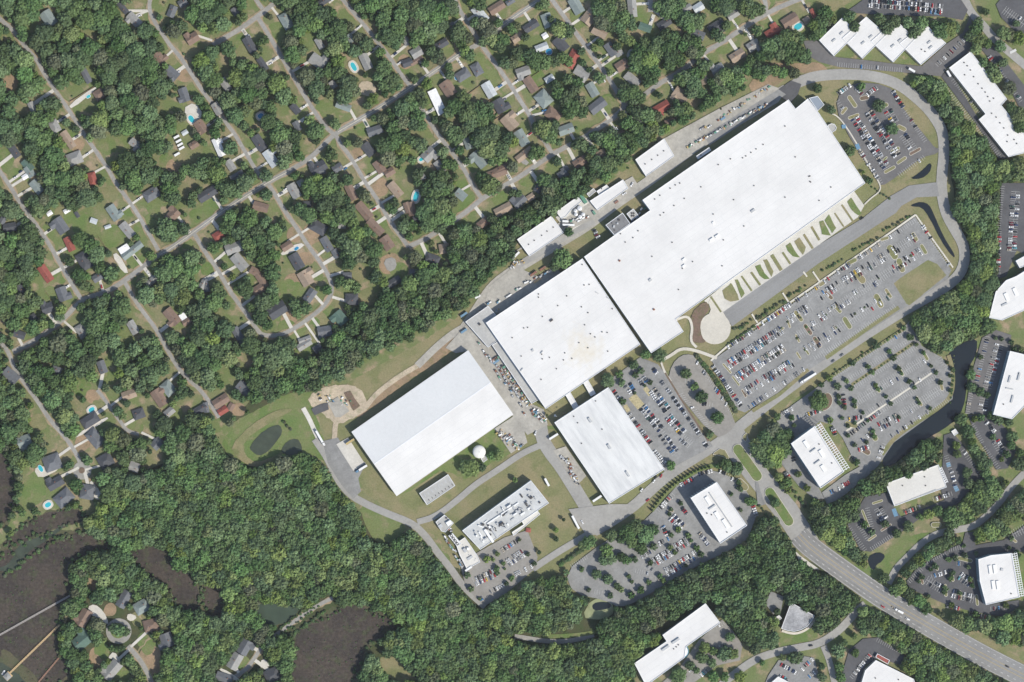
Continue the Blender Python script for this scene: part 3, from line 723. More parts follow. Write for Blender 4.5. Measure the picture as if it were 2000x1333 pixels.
LOTS['E'] = lot('E', [(1515, 815), (1612, 745), (1700, 690), (1765, 640), (1775, 628), (1800, 676), (1838, 698), (1862, 730), (1860, 780), (1800, 825), (1745, 865), (1715, 910), (1700, 925), (1670, 905), (1645, 855), (1625, 830), (1600, 823), (1590, 835), (1545, 862), (1525, 850)], 'lotmid')
LOTS['E2'] = lot('E2', [(1525, 905), (1545, 870), (1570, 900), (1600, 955), (1610, 975), (1590, 975), (1560, 950)], 'lotmid')
LOTS['E3'] = lot('E3', [(1605, 962), (1650, 928), (1690, 905), (1700, 925), (1640, 975), (1615, 985)], 'lotmid')
LOTS['F'] = lot('F', [(1103, 1118), (1160, 1072), (1195, 1050), (1250, 1025), (1290, 985), (1330, 940), (1360, 922), (1398, 918), (1445, 942), (1482, 995), (1472, 1020), (1462, 1052), (1440, 1067), (1390, 1092), (1330, 1122), (1250, 1172), (1212, 1188), (1180, 1172), (1120, 1160)], 'lotmid', 1)
LOTS['G'] = lot('G', [(898, 1100), (935, 1078), (985, 1050), (1030, 1036), (1050, 1088), (1046, 1110), (985, 1162), (950, 1182), (930, 1170), (908, 1140)], 'lotwarm')
LOTS['H'] = lot('H', [(1672, 10), (1700, -10), (1870, -10), (1890, 20), (1880, 40), (1840, 33), (1720, 30), (1650, 25)], 'dark')
LOTS['H2'] = lot('H2', [(1568, 80), (1600, 80), (1632, 112), (1690, 118), (1745, 125), (1800, 130), (1850, 85), (1880, 65), (1895, 30), (1900, 60), (1895, 100), (1850, 132), (1838, 150), (1760, 142), (1640, 132), (1600, 122), (1580, 110)], 'lotdark')
LOTS['I'] = lot('I', [(1838, 150), (1852, 135), (1912, 235), (1968, 310), (1950, 310), (1905, 240)], 'dark')
LOTS['J'] = lot('J', [(1945, 10), (1960, -10), (2010, -10), (2010, 70), (1980, 60), (1955, 35)], 'dark')
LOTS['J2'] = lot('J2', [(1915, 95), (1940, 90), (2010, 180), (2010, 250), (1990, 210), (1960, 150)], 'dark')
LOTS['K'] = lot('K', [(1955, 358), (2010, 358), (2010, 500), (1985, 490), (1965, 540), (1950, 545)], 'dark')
LOTS['L'] = lot('L', [(1918, 660), (1945, 645), (1975, 655), (1972, 690), (1938, 812), (1920, 810), (1885, 808), (1895, 740)], 'lotdark')
LOTS['L2'] = lot('L2', [(1890, 810), (1938, 812), (1965, 838), (1985, 880), (1968, 915), (1945, 918), (1925, 880), (1905, 850)], 'dark')
LOTS['M'] = lot('M', [(1843, 850), (1860, 845), (1882, 870), (1910, 920), (1925, 940), (1900, 950), (1870, 985), (1850, 990), (1838, 960)], 'dark')
LOTS['M2'] = lot('M2', [(1655, 1025), (1690, 970), (1735, 962), (1745, 990), (1760, 1010), (1850, 975), (1870, 985), (1800, 1010), (1760, 1040), (1700, 1078), (1680, 1075)], 'dark')
LOTS['N'] = lot('N', [(1770, 1135), (1790, 1110), (1850, 1075), (1880, 1060), (1885, 1040), (1902, 1040), (1905, 1065), (1960, 1055), (2010, 1020), (2010, 1075), (1980, 1080), (1910, 1088), (1925, 1182), (1990, 1172), (1990, 1185), (1960, 1205), (1900, 1195), (1850, 1182), (1800, 1160), (1775, 1150)], 'dark')
LOTS['O'] = lot('O', [(1500, 1320), (1520, 1290), (1560, 1280), (1590, 1285), (1605, 1345), (1490, 1345)], 'lotmid')
LOTS['O2'] = lot('O2', [(1645, 1315), (1658, 1270), (1685, 1248), (1715, 1245), (1765, 1280), (1760, 1300), (1715, 1285), (1690, 1300), (1680, 1345), (1640, 1345)], 'dark')
LOTS['P'] = lot('P', [(1365, 1250), (1410, 1210), (1430, 1230), (1450, 1260), (1445, 1290), (1400, 1300), (1340, 1345), (1280, 1345), (1330, 1300)], 'lotwarm')
LOTS['Q'] = lot('Q', [(1495, 1180), (1505, 1155), (1530, 1165), (1525, 1195), (1510, 1200)], 'lotmid')
LOTS['R'] = lot('R', [(1000, 495), (1200, 365), (1235, 345), (1245, 360), (1180, 420)], 'yard')
sheet('forecourt', [(1470, 900), (1480, 990), (1495, 985), (1485, 960)], M['lotmid'], 'lot')

LOTNAME = {'A': 'the northeast staff car park', 'B': 'the long car park south of the truck road', 'C': 'the car park beside the weathered white hall',
           'D': 'the slanted-bay car park', 'E': 'the car park beside the canal', 'E2': 'the car park beside the canal', 'E3': 'the car park beside the canal', 'F': 'the office car park by the pines',
           'G': 'the laboratory car park', 'H': 'the car park at the top edge', 'H2': 'the sawtooth offices car park', 'I': 'the stepped white building car park',
           'J': 'the top right corner car park', 'J2': 'the shaded car park at the right edge', 'K': 'the black car park by the woods', 'L': 'the car park east of the pond',
           'L2': 'the looped black car park', 'M': 'the cream-roofed office car park', 'M2': 'the cream-roofed office car park', 'N': 'the southeast black car park', 'O': 'the bottom car park',
           'O2': 'the curved black car park', 'P': 'the shaded car park by the stepped office', 'R': 'the service yard'}
# (lot, zoom, x0, y0, x1, y1, double, share of bays taken, slant)
ROWS = []
def rows(lot_, z, lst):
    for r in lst: ROWS.append((lot_, z(r[0], r[1]), z(r[2], r[3]), r[4] == 'D', r[5], r[6] if len(r) > 6 else 0))
rows('A', Z1, [(290, 490, 670, 1080, 'D', .88), (455, 415, 800, 945, 'D', .82), (685, 400, 775, 545, 'D', .6), (870, 690, 990, 865, 'D', .3), (745, 175, 870, 370, 'S', .8), (895, 415, 1130, 765, 'S', .3),
               (360, 890, 610, 1260, 'S', .8), (100, 205, 250, 100, 'S', .9), (435, 225, 560, 130, 'S', .9), (310, 130, 385, 215, 'S', .7), (820, 1165, 1115, 955, 'S', .12), (95, 290, 160, 390, 'S', .2)])
rows('B', Z2, [(200, 590, 505, 388, 'S', .92), (530, 362, 820, 170, 'S', .92), (840, 155, 1080, 5, 'S', .4), (195, 765, 725, 415, 'D', .96), (285, 890, 745, 585, 'D', .94), (360, 1025, 830, 735, 'D', .62), (400, 1170, 940, 795, 'S', .5), (60, 765, 335, 1155, 'S', .92)])
rows('B', Z2, [(785, 330, 1000, 195, 'D', .6), (870, 480, 1080, 350, 'D', .2), (955, 620, 1200, 460, 'D', .3), (1040, 690, 1284, 540, 'S', 0)])
rows('B', Z3, [(20, 640, 885, 55, 'S', .45), (0, 765, 900, 205, 'D', .52), (0, 965, 960, 325, 'D', .36), (110, 1100, 650, 740, 'D', .14), (40, 1305, 700, 850, 'S', 0), (930, 65, 1205, 470, 'S', .05)])
rows('C', Z4, [(100, 460, 165, 545, 'S', .8), (270, 715, 505, 1035, 'S', .75), (540, 1110, 655, 1255, 'S', .8), (250, 395, 310, 480, 'D', .95), (410, 640, 620, 890, 'D', .88), (620, 930, 775, 1140, 'D', .75), (400, 325, 440, 385, 'D', .9),
               (515, 455, 690, 680, 'D', .92), (690, 740, 860, 930, 'D', .85), (840, 970, 930, 1050, 'D', .5), (525, 220, 575, 280, 'S', .8), (620, 360, 1050, 960, 'S', .82), (1080, 1020, 1120, 1080, 'S', .9)])
rows('D', Z4, [(830, 500, 1180, 905, 'S', .07, .5), (990, 125, 1400, 720, 'S', .22, -.5), (880, 360, 1010, 380, 'S', .3, 0), (1060, 600, 1170, 620, 'S', .5, 0)])
rows('E', Z5, [(140, 500, 790, 85, 'S', .07), (330, 600, 900, 230, 'S', 0), (250, 540, 830, 165, 'S', .0), (340, 740, 1010, 320, 'D', .08), (265, 900, 400, 880, 'S', .92), (430, 850, 1050, 455, 'S', .06), (290, 1040, 570, 830, 'S', .96),
               (590, 815, 1080, 505, 'S', .1), (550, 975, 730, 880, 'D', .7), (390, 1100, 490, 1030, 'S', .85), (760, 860, 1150, 605, 'D', .06), (545, 1270, 600, 1130, 'S', .8), (660, 1060, 870, 930, 'S', .5), (885, 910, 1190, 725, 'S', .05),
               (360, 1190, 480, 1150, 'S', .8), (215, 645, 235, 790, 'S', .6), (285, 1245, 375, 1310, 'S', .7), (120, 970, 150, 1050, 'S', .8), (1120, 330, 1220, 480, 'S', 0)])
rows('E2', Z2, [(730, 1230, 830, 1180, 'S', .9), (850, 1270, 1100, 1200, 'S', .7)])
rows('E3', Z11, [(590, 570, 660, 535, 'S', .9), (480, 630, 590, 580, 'S', .3)])
rows('E2', Z11, [(130, 295, 150, 345, 'S', .9), (60, 440, 90, 485, 'S', .9)])
rows('F', Z6, [(1095, 465, 1310, 330, 'D', .9), (1345, 300, 1510, 205, 'D', .95), (1235, 585, 1600, 360, 'D', .85), (925, 420, 1095, 325, 'S', .8), (1150, 250, 1275, 190, 'S', .85), (1200, 50, 1265, 180, 'S', .85), (1620, 120, 1725, 265, 'S', .85),
               (1020, 500, 1090, 550, 'S', .9), (890, 560, 1040, 590, 'S', .1), (150, 505, 330, 400, 'S', 0), (1120, 640, 1250, 650, 'S', .6), (420, 800, 560, 820, 'S', 0)])
rows('F', Z7, [(525, 770, 670, 915, 'D', .95), (355, 690, 545, 490, 'S', .85), (600, 395, 805, 285, 'S', .88), (860, 235, 1040, 195, 'S', .98), (1125, 200, 1240, 240, 'S', .95), (1250, 270, 1400, 380, 'S', .5), (650, 650, 720, 745, 'S', .85),
               (870, 975, 985, 1110, 'S', .9), (1550, 630, 1595, 760, 'S', .95), (410, 885, 475, 985, 'S', .85)])
rows('G', Z8, [(800, 570, 1010, 445, 'S', .88), (870, 735, 1085, 600, 'D', .92), (940, 895, 1200, 770, 'S', .55), (440, 985, 735, 850, 'D', .75), (640, 1115, 835, 1010, 'S', .65), (520, 1170, 550, 1220, 'S', .9)])
rows('H', ZC, [(380, 28, 960, 70, 'D', .9), (520, -10, 800, 0, 'S', .9), (820, 92, 950, 98, 'S', .9)])
rows('H2', ZC, [(915, 510, 1140, 300, 'S', .45), (140, 505, 640, 548, 'S', .1)])
rows('I', ZC, [(950, 645, 1400, 1215, 'S', 0), (1040, 625, 1260, 885, 'S', .05)])
rows('J', ZC, [(1440, 80, 1590, 190, 'D', .1)])
rows('J2', ZC, [(1320, 440, 1570, 790, 'S', .4)])
rows('K', Z9, [(435, 90, 405, 390, 'S', .04), (412, 400, 402, 745, 'S', .72), (530, 130, 500, 560, 'D', .52)])
rows('L', Z10, [(285, 75, 195, 440, 'S', .25), (380, 135, 280, 490, 'D', .45), (150, 540, 118, 700, 'S', .12), (258, 580, 240, 680, 'D', .3)])
rows('L2', Z10, [(160, 790, 240, 935, 'S', 0), (255, 975, 375, 1145, 'S', 0), (275, 770, 345, 850, 'S', .6), (345, 920, 405, 1020, 'D', .5)])
rows('M', Z10, [(85, 1000, 235, 1205, 'S', .06)])
rows('M', Z11, [(1560, 290, 1650, 590, 'S', .25), (1440, 695, 1610, 640, 'S', .75)])
rows('M2', Z11, [(825, 775, 870, 965, 'S', 0), (925, 775, 985, 880, 'D', .25), (650, 950, 805, 1165, 'S', 0), (740, 925, 830, 1070, 'S', 0), (865, 1155, 1055, 1030, 'S', 0), (1170, 815, 1320, 760, 'S', .7)])
rows('N', Z12, [(390, 430, 590, 340, 'S', 0), (630, 300, 770, 270, 'S', 0), (195, 645, 330, 510, 'S', 0), (385, 625, 545, 725, 'D', .12), (440, 590, 600, 540, 'S', .4), (740, 580, 860, 670, 'D', .8), (655, 770, 895, 830, 'D', .65), (1080, 940, 1225, 930, 'S', .2),
               (715, 450, 750, 450, 'S', .95), (1320, 130, 1444, 70, 'D', 0), (600, 905, 740, 940, 'S', .7), (850, 985, 1030, 1030, 'S', .6)])
rows('O', ZD, [(1290, 1190, 1430, 1265, 'S', .85), (1455, 1235, 1545, 1150, 'S', .5), (1280, 1280, 1350, 1320, 'S', .8), (1510, 1290, 1560, 1250, 'S', .8)])
rows('O2', ZE, [(395, 1115, 250, 1295, 'S', .45), (450, 1000, 640, 1095, 'S', .08)])
rows('P', ZD, [(790, 900, 850, 870, 'S', .6), (660, 1290, 720, 1230, 'S', .7), (740, 1070, 860, 1050, 'S', .6), (540, 1180, 610, 1260, 'S', .6)])
rows('R', CROP[(2, 1)], [(1435, 460, 1470, 530, 'S', .95)])

# cars: one mesh for each shape and colour
CARCOL = {'white': (.80, .80, .79), 'silver': (.50, .51, .52), 'grey': (.20, .205, .21), 'black': (.018, .018, .02), 'dark blue': (.03, .05, .12), 'red': (.42, .03, .035),
          'blue': (.06, .20, .42), 'maroon': (.16, .025, .035), 'beige': (.48, .42, .33), 'green': (.05, .10, .08), 'yellow': (.65, .42, .05), 'teal': (.10, .33, .38)}
for k, c in CARCOL.items(): M['car_' + k] = mat('car_paint_' + k.replace(' ', '_'), c, .28, .5)
CARW = [('white', 26), ('silver', 19), ('grey', 13), ('black', 17), ('dark blue', 7), ('red', 6), ('blue', 3), ('maroon', 4), ('beige', 3), ('green', 2), ('yellow', .6), ('teal', 1)]
def car_geo(kind):
    L, Wd, H, hood, belt, c0, c1 = {'saloon car': (4.7, 1.82, 1.45, .85, .92, -.95, 1.25), 'estate car': (4.6, 1.85, 1.65, .95, 1.0, -.75, 2.1), 'pickup': (5.6, 2.0, 1.85, 1.1, 1.15, -.75, .95), 'van': (5.2, 2.0, 2.0, 1.1, 1.15, -1.6, 2.5)}[kind]
    vs, fs, mi = [], [], []
    def quad(*p, m=0):
        b = len(vs); vs.extend(p); fs.append(tuple(range(b, b + len(p)))); mi.append(m)
    # body: side profile (x forward is -), swept over the width with tumblehome
    prof = [(-L / 2, .35), (-L / 2 + .05, hood * .8), (-L / 2 + .35, hood * .93), (c0 - .35, hood + .05), (c1 + .15, belt), (L / 2 - .15, belt * .98 if kind != 'saloon car' else hood), (L / 2, hood * .7), (L / 2 - .02, .35)]
    if kind == 'pickup': prof[4] = (c1 + .05, belt)
    w0, w1 = Wd / 2, Wd / 2 - .09
    def y(z): return w0 if z < .75 else w1
    n = len(prof)
    for i in range(n):
        (ax, az), (bx, bz) = prof[i], prof[(i + 1) % n]
        quad((ax, -y(az), az), (bx, -y(bz), bz), (bx, y(bz), bz), (ax, y(az), az))
    for s in (-1, 1):
        b = len(vs); vs.extend([(x, s * y(z), z) for x, z in prof]); f = tuple(range(b, b + n)); fs.append(f if s > 0 else f[::-1]); mi.append(0)
    # cabin: glass sides, painted roof
    r0, r1 = c0 + .45, c1 - (.35 if kind == 'saloon car' else .15)
    b0 = [(c0 - .3, -w1 + .04, belt - .03), (c1 + .12, -w1 + .04, belt - .03), (c1 + .12, w1 - .04, belt - .03), (c0 - .3, w1 - .04, belt - .03)]
    t0 = [(r0, -w1 + .2, H - .04), (r1, -w1 + .2, H - .04), (r1, w1 - .2, H - .04), (r0, w1 - .2, H - .04)]
    for i in range(4):
        j = (i + 1) % 4
        quad(b0[i], b0[j], t0[j], t0[i], m=1 if not (kind == 'van' and i == 1) else 0)
    t1 = [(r0 + .06, -w1 + .26, H), (r1 - .06, -w1 + .26, H), (r1 - .06, w1 - .26, H), (r0 + .06, w1 - .26, H)]
    for i in range(4): quad(t0[i], t0[(i + 1) % 4], t1[(i + 1) % 4], t1[i])
    quad(*t1)
    if kind == 'pickup':   # load bed
        quad((c1 + .25, -w1 + .15, belt + .004), (L / 2 - .2, -w1 + .15, belt - .03), (L / 2 - .2, w1 - .15, belt - .03), (c1 + .25, w1 - .15, belt + .004), m=2)
    for wx in (-L / 2 + .9, L / 2 - .95):
        for s in (-1, 1):
            ring = [(wx + .33 * math.cos(k * math.pi / 4), .33 + .33 * math.sin(k * math.pi / 4)) for k in range(8)]
            b = len(vs); ya, yb = s * (w0 - .2), s * (w0 + .012)
            vs.extend([(x, ya, z) for x, z in ring] + [(x, yb, z) for x, z in ring])
            for k in range(8):
                q = (b + k, b + (k + 1) % 8, b + 8 + (k + 1) % 8, b + 8 + k); fs.append(q if s < 0 else q[::-1]); mi.append(2)
            f = tuple(range(b + 8, b + 16)); fs.append(f if s < 0 else f[::-1]); mi.append(2)
    return vs, fs, mi
GEO = {k: car_geo(k) for k in ('saloon car', 'estate car', 'pickup', 'van')}
CARMESH = {}
def car_mesh(kind, col):
    if (kind, col) not in CARMESH:
        vs, fs, mi = GEO[kind]
        me = bpy.data.meshes.new(kind.replace(' ', '_') + '_' + col.replace(' ', '_'))
        me.from_pydata(vs, [], fs)
        for m in (M['car_' + col], M['carglass'], M['tyre']): me.materials.append(m)
        me.polygons.foreach_set('material_index', mi); me.update()
        CARMESH[(kind, col)] = me
    return CARMESH[(kind, col)]
def pick(r, ws):
    t = r.uniform(0, sum(w for _, w in ws))
    for k, w in ws:
        t -= w
        if t <= 0: return k
    return ws[-1][0]
KINDW = [('saloon car', 45), ('estate car', 38), ('pickup', 12), ('van', 5)]
PARKED = []          # (x, y, rz, kind, colour, lot, row, position in row)
MARKS = {}
rr = random.Random(11)
rowcount = {}
def strip_quad(dst, a, b, w):
    d = (b - a); ln = d.length
    if ln < .01: return
    n = Vector((-d.y, d.x)) / ln * (w / 2)
    k = len(dst[0]); dst[0].extend([(a - n), (b - n), (b + n), (a + n)]); dst[1].append((k, k + 1, k + 2, k + 3))
for (lt, p0, p1, dbl, occ, slant) in ROWS:
    rowcount[lt] = rowcount.get(lt, 0) + 1
    a, b = W(*p0).to_2d(), W(*p1).to_2d()
    d = b - a; n = max(1, round(d.length / 2.72)); u = d / d.length; v = Vector((-u.y, u.x))
    if slant:
        v = (v + u * slant).normalized()
    mk = MARKS.setdefault(lt, ([], []))
    sides = ((1, 2.75), (-1, 2.75)) if dbl else ((rr.choice((1, -1)), 0),)
    k = 0
    run = occ
    for s, off in sides:
        for i in range(n):
            c = a + u * ((i + .5) * d.length / n)
            if rr.random() < occ:
                k += 1
                pos = c + v * (s * off + rr.uniform(-.45, .45)) + u * rr.uniform(-.2, .2)
                ang = math.atan2(v.y, v.x) + (math.pi if rr.random() < .5 else 0) + rr.uniform(-.07, .07)
                PARKED.append((pos.x, pos.y, ang, pick(rr, KINDW), pick(rr, CARW), lt, rowcount[lt], k))
        for i in range(n + 1):
            c = a + u * (i * d.length / n)
            if dbl: strip_quad(mk, c + v * (s * .1), c + v * (s * 5.3), .24)
            else: strip_quad(mk, c - v * 2.6, c + v * 2.6, .24)
    if dbl: strip_quad(mk, a, b, .2)
for lt, (vs, fs) in MARKS.items():
    z = level('mark')
    o = mesh_obj('parking_lines', [(p.x, p.y, z) for p in vs], fs, M['paint'], LOTS[lt])
# hatched and coloured bays
for z, a, b, w, m in ((Z4, (300, 520), (400, 640), 17, 'hatch'), (Z4, (440, 430), (500, 510), 9, 'hatch'), (Z4, (225, 620), (265, 690), 8, 'hatch'), (Z1, (165, 570), (170, 615), 8, 'bluepaint'), (Z1, (320, 800), (345, 860), 8, 'bluepaint'),
                      (Z11, (1575, 350), (1585, 390), 8, 'bluepaint'), (Z11, (1070, 780), (1095, 850), 8, 'bluepaint'), (Z10, (20, 1290), (40, 1330), 8, 'bluepaint'), (ZC, (870, 95), (940, 100), 9, 'bluepaint')):
    ribbon('painted_bays', [z(*a), z(*b)], w, M[m], 'apron', 0)

# planting islands of the car parks
for z, a, b, w in ((Z1, (235, 250), (300, 345), 9), (Z1, (235, 490), (330, 455), 7), (Z1, (650, 640), (560, 650), 5), (Z1, (960, 915), (1060, 860), 7), (Z1, (810, 1020), (890, 965), 7), (Z1, (660, 1130), (760, 1075), 7), (Z1, (380, 260), (440, 250), 9),
                   (Z1, (740, 890), (810, 850), 7), (Z1, (150, 430), (190, 380), 7), (Z1, (640, 990), (670, 960), 5),
                   (Z2, (160, 750), (230, 830), 4.5), (Z2, (250, 870), (310, 950), 4.5), (Z2, (340, 1000), (375, 1060), 4.5), (Z2, (860, 250), (910, 320), 9), (Z2, (950, 380), (1000, 450), 9), (Z2, (1040, 500), (1090, 570), 9), (Z2, (1150, 60), (1200, 110), 8), (Z2, (1240, 190), (1284, 240), 8),
                   (Z2, (780, 330), (800, 390), 5), (Z2, (860, 470), (890, 530), 5), (Z2, (940, 590), (980, 650), 5), (Z2, (740, 400), (700, 440), 4), (Z2, (870, 640), (900, 690), 5), (Z2, (650, 660), (690, 640), 4),
                   (Z3, (655, 310), (700, 385), 14), (Z3, (340, 530), (400, 610), 14), (Z3, (440, 630), (490, 720), 14), (Z3, (740, 430), (770, 510), 12), (Z3, (530, 760), (570, 840), 12), (Z3, (160, 840), (190, 910), 10), (Z3, (235, 970), (280, 1040), 10), (Z3, (65, 720), (110, 790), 10),
                   (Z3, (870, 180), (900, 230), 8), (Z3, (950, 290), (985, 350), 8), (Z3, (620, 700), (660, 760), 7), (Z3, (270, 450), (330, 420), 9), (Z3, (10, 650), (40, 630), 8), (Z3, (580, 230), (630, 215), 7),
                   (Z5, (730, 410), (770, 485), 7), (Z5, (510, 570), (555, 640), 7), (Z5, (1120, 540), (1140, 620), 7), (Z5, (960, 270), (1000, 340), 7), (Z5, (900, 700), (945, 765), 7), (Z5, (310, 720), (340, 790), 7), (Z5, (260, 940), (330, 960), 11), (Z5, (480, 1020), (520, 1080), 11), (Z5, (400, 1180), (450, 1210), 11),
                   (Z12, (470, 460), (500, 510), 6), (Z12, (320, 590), (340, 660), 6), (Z12, (655, 540), (670, 630), 6), (Z12, (585, 690), (595, 790), 7), (Z12, (880, 610), (895, 710), 6), (Z12, (740, 760), (750, 820), 8), (Z12, (925, 800), (935, 890), 6), (Z12, (740, 390), (860, 420), 8), (Z12, (845, 440), (860, 500), 6), (Z12, (1290, 160), (1350, 210), 6),
                   (Z11, (960, 980), (1040, 930), 5), (Z11, (840, 1070), (900, 1030), 5), (Z11, (780, 800), (840, 950), 5), (Z11, (880, 730), (960, 705), 5), (Z11, (1440, 930), (1490, 930), 10),
                   (ZC, (620, 990), (660, 1010), 9), (ZC, (480, 830), (520, 820), 9), (Z7, (1380, 330), (1450, 400), 14), (Z7, (490, 690), (540, 700), 5)):
    island(capsule(z(*a), z(*b), w), 'mulch' if (a[0] + b[1]) % 7 == 0 else 'dry')
island(rounded(PT(Z1, [(500, 260), (640, 250), (700, 340), (690, 380), (620, 420), (540, 410), (490, 330)]), 1), 'lawn')
island(rounded(PT(Z1, [(800, 550), (850, 545), (905, 620), (900, 650), (800, 690), (720, 700), (690, 640)]), 1), 'lawn')
island(rounded(PT(Z5, [(40, 660), (90, 650), (125, 700), (120, 760), (80, 810), (20, 830), (0, 740)]), 2), 'mulch')
for a, b in (((120, 500), (790, 60)), ((300, 580), (880, 190))): ribbon('hedge_strip', [Z5(*a), Z5(*b)], 6, M['dry'], 'apron', 0)
ribbon('footpath', [Z5(250, 1010), Z5(560, 800), Z5(870, 590), Z5(1060, 460)], 3.4, M['kerb'], 'apron', 0)
ribbon('grass_verge', [Z2(440, 1200), Z2(700, 1040), Z2(980, 800)], 7, M['dry'], 'apron', 0)
ribbon('grass_verge', [Z3(60, 1330), Z3(500, 1020), Z3(740, 860)], 8, M['dry'], 'apron', 0)
ribbon('grass_verge', [Z4(1000, 90), Z4(1200, 340), Z4(1420, 690)], 9, M['dry'], 'apron', 0)
ribbon('canal_bank', [(1852, 694), (1859, 715), (1862, 745), (1857, 775), (1835, 796), (1795, 822), (1748, 853), (1722, 888)], 8, M['dry'], 'apron')
ribbon('mulch_strip', [Z4(660, 270), Z4(830, 550), Z4(1130, 1010)], 3.5, M['mulch'], 'apron', 0)
ribbon('grass_verge', [Z7(270, 700), Z7(500, 420), Z7(750, 240), Z7(1000, 130), Z7(1120, 130)], 8, M['lawn'], 'apron')
ribbon('grass_verge', [Z3(0, 560), Z3(400, 280), Z3(700, 80)], 14, M['dry'], 'patch', 0)
for a, b in (((1110, 590), (1460, 350)), ): pass
# ------------------------------------------------------------------ large buildings
def box_geo(sx, sy, sz, z0=0.0):
    x, y = sx / 2, sy / 2
    vs = [(-x, -y, z0), (x, -y, z0), (x, y, z0), (-x, y, z0), (-x, -y, z0 + sz), (x, -y, z0 + sz), (x, y, z0 + sz), (-x, y, z0 + sz)]
    fs = [(3, 2, 1, 0), (4, 5, 6, 7), (0, 1, 5, 4), (1, 2, 6, 5), (2, 3, 7, 6), (3, 0, 4, 7)]
    return vs, fs
BOXES = {}
def box_mesh(sx, sy, sz, m, nm='box'):
    k = (round(sx, 2), round(sy, 2), round(sz, 2), m)
    if k not in BOXES:
        vs, fs = box_geo(sx, sy, sz)
        me = bpy.data.meshes.new(nm); me.from_pydata(vs, [], fs); me.materials.append(M[m]); me.update(); BOXES[k] = me
    return BOXES[k]
def cyl_geo(r, h, n=16, z0=0.0, r2=None):
    r2 = r if r2 is None else r2
    vs = [(r * math.cos(i * 2 * math.pi / n), r * math.sin(i * 2 * math.pi / n), z0) for i in range(n)] + [(r2 * math.cos(i * 2 * math.pi / n), r2 * math.sin(i * 2 * math.pi / n), z0 + h) for i in range(n)]
    fs = [(i, (i + 1) % n, n + (i + 1) % n, n + i) for i in range(n)] + [tuple(range(n, 2 * n))]
    return vs, fs
CYLS = {}
def cyl_mesh(r, h, m, n=14, r2=None):
    k = (round(r, 2), round(h, 2), m, n, r2)
    if k not in CYLS:
        vs, fs = cyl_geo(r, h, n, 0, r2); me = bpy.data.meshes.new('drum'); me.from_pydata(vs, [], fs); me.materials.append(M[m]); me.update(); CYLS[k] = me
    return CYLS[k]

def building(name, label, pts, h, roofm='roof', wallm='wallpale', vents=(), units=(), parapet=True, cat='building', storeys=0, panes=None, group=None, lip=.7):
    top = ccw([W(p[0], p[1], h)[:2] for p in pts])
    n = len(top)
    cx = sum(p[0] for p in top) / n; cy = sum(p[1] for p in top) / n
    root = empty(name, (cx, cy, 0)); tag(root, label, cat, group)
    loc = [(p[0] - cx, p[1] - cy) for p in top]
    vs = [(p[0], p[1], 0) for p in loc] + [(p[0], p[1], h - .02) for p in loc]
    mesh_obj('wall', vs, [(i, (i + 1) % n, n + (i + 1) % n, n + i) for i in range(n)], M[wallm] if isinstance(wallm, str) else wallm, root)
    inn = inset(loc, .5)
    deck = h - (lip if parapet else .01)
    tri = [f if area2([inn[i] for i in f]) > 0 else f[::-1] for f in tess(inn)]
    rf = mesh_obj('roof', [(p[0], p[1], deck) for p in inn], tri, M[roofm] if isinstance(roofm, str) else roofm, root)
    out = inset(loc, -.06)
    vs = [(p[0], p[1], h - .9) for p in out] + [(p[0], p[1], h) for p in out] + [(p[0], p[1], h) for p in inn] + [(p[0], p[1], deck - .05) for p in inn]
    fs = []
    for i in range(n):
        j = (i + 1) % n
        fs += [(i, j, n + j, n + i), (n + i, n + j, 2 * n + j, 2 * n + i), (2 * n + i, 2 * n + j, 3 * n + j, 3 * n + i)]
    mesh_obj('parapet', vs, fs, M['parapet'], root)
    for v in vents:
        p = W(v[0], v[1], h); big = v[2] if len(v) > 2 else 1
        share('roof_vent', cyl_mesh(.75 * big, .9 * big, 'vent' if big <= 1.2 else 'rust', 10), root, (p.x - cx, p.y - cy, deck))
    for (x, y, lx, ly, hz, ang, m) in units:
        p = W(x, y, h)
        u = share('rooftop_unit', box_mesh(lx, ly, hz, m), root, (p.x - cx, p.y - cy, deck), math.radians(-ang))
    if storeys:
        fh = h / storeys
        for i in range(n):
            a, b = Vector(loc[i]), Vector(loc[(i + 1) % n]); d = b - a
            if d.length < 6: continue
            u = d / d.length; nrm = Vector((u.y, -u.x)); ang = math.atan2(u.y, u.x)
            for s in range(storeys):
                zc = s * fh + fh * .34
                if panes and i in panes:
                    k = int(d.length / 3.4)
                    for j in range(k):
                        c = a + u * ((j + .5) * d.length / k) + nrm * .02
                        share('window', box_mesh(2.1, .14, fh * .5, 'glass'), root, (c.x, c.y, zc), ang)
                else:
                    c = (a + b) / 2 + nrm * .02
                    share('window_band', box_mesh(d.length - 2.0, .14, fh * .46, 'glassblue'), root, (c.x, c.y, zc), ang)
    fill_poly(HARD, pts)
    return root, (cx, cy), loc, deck

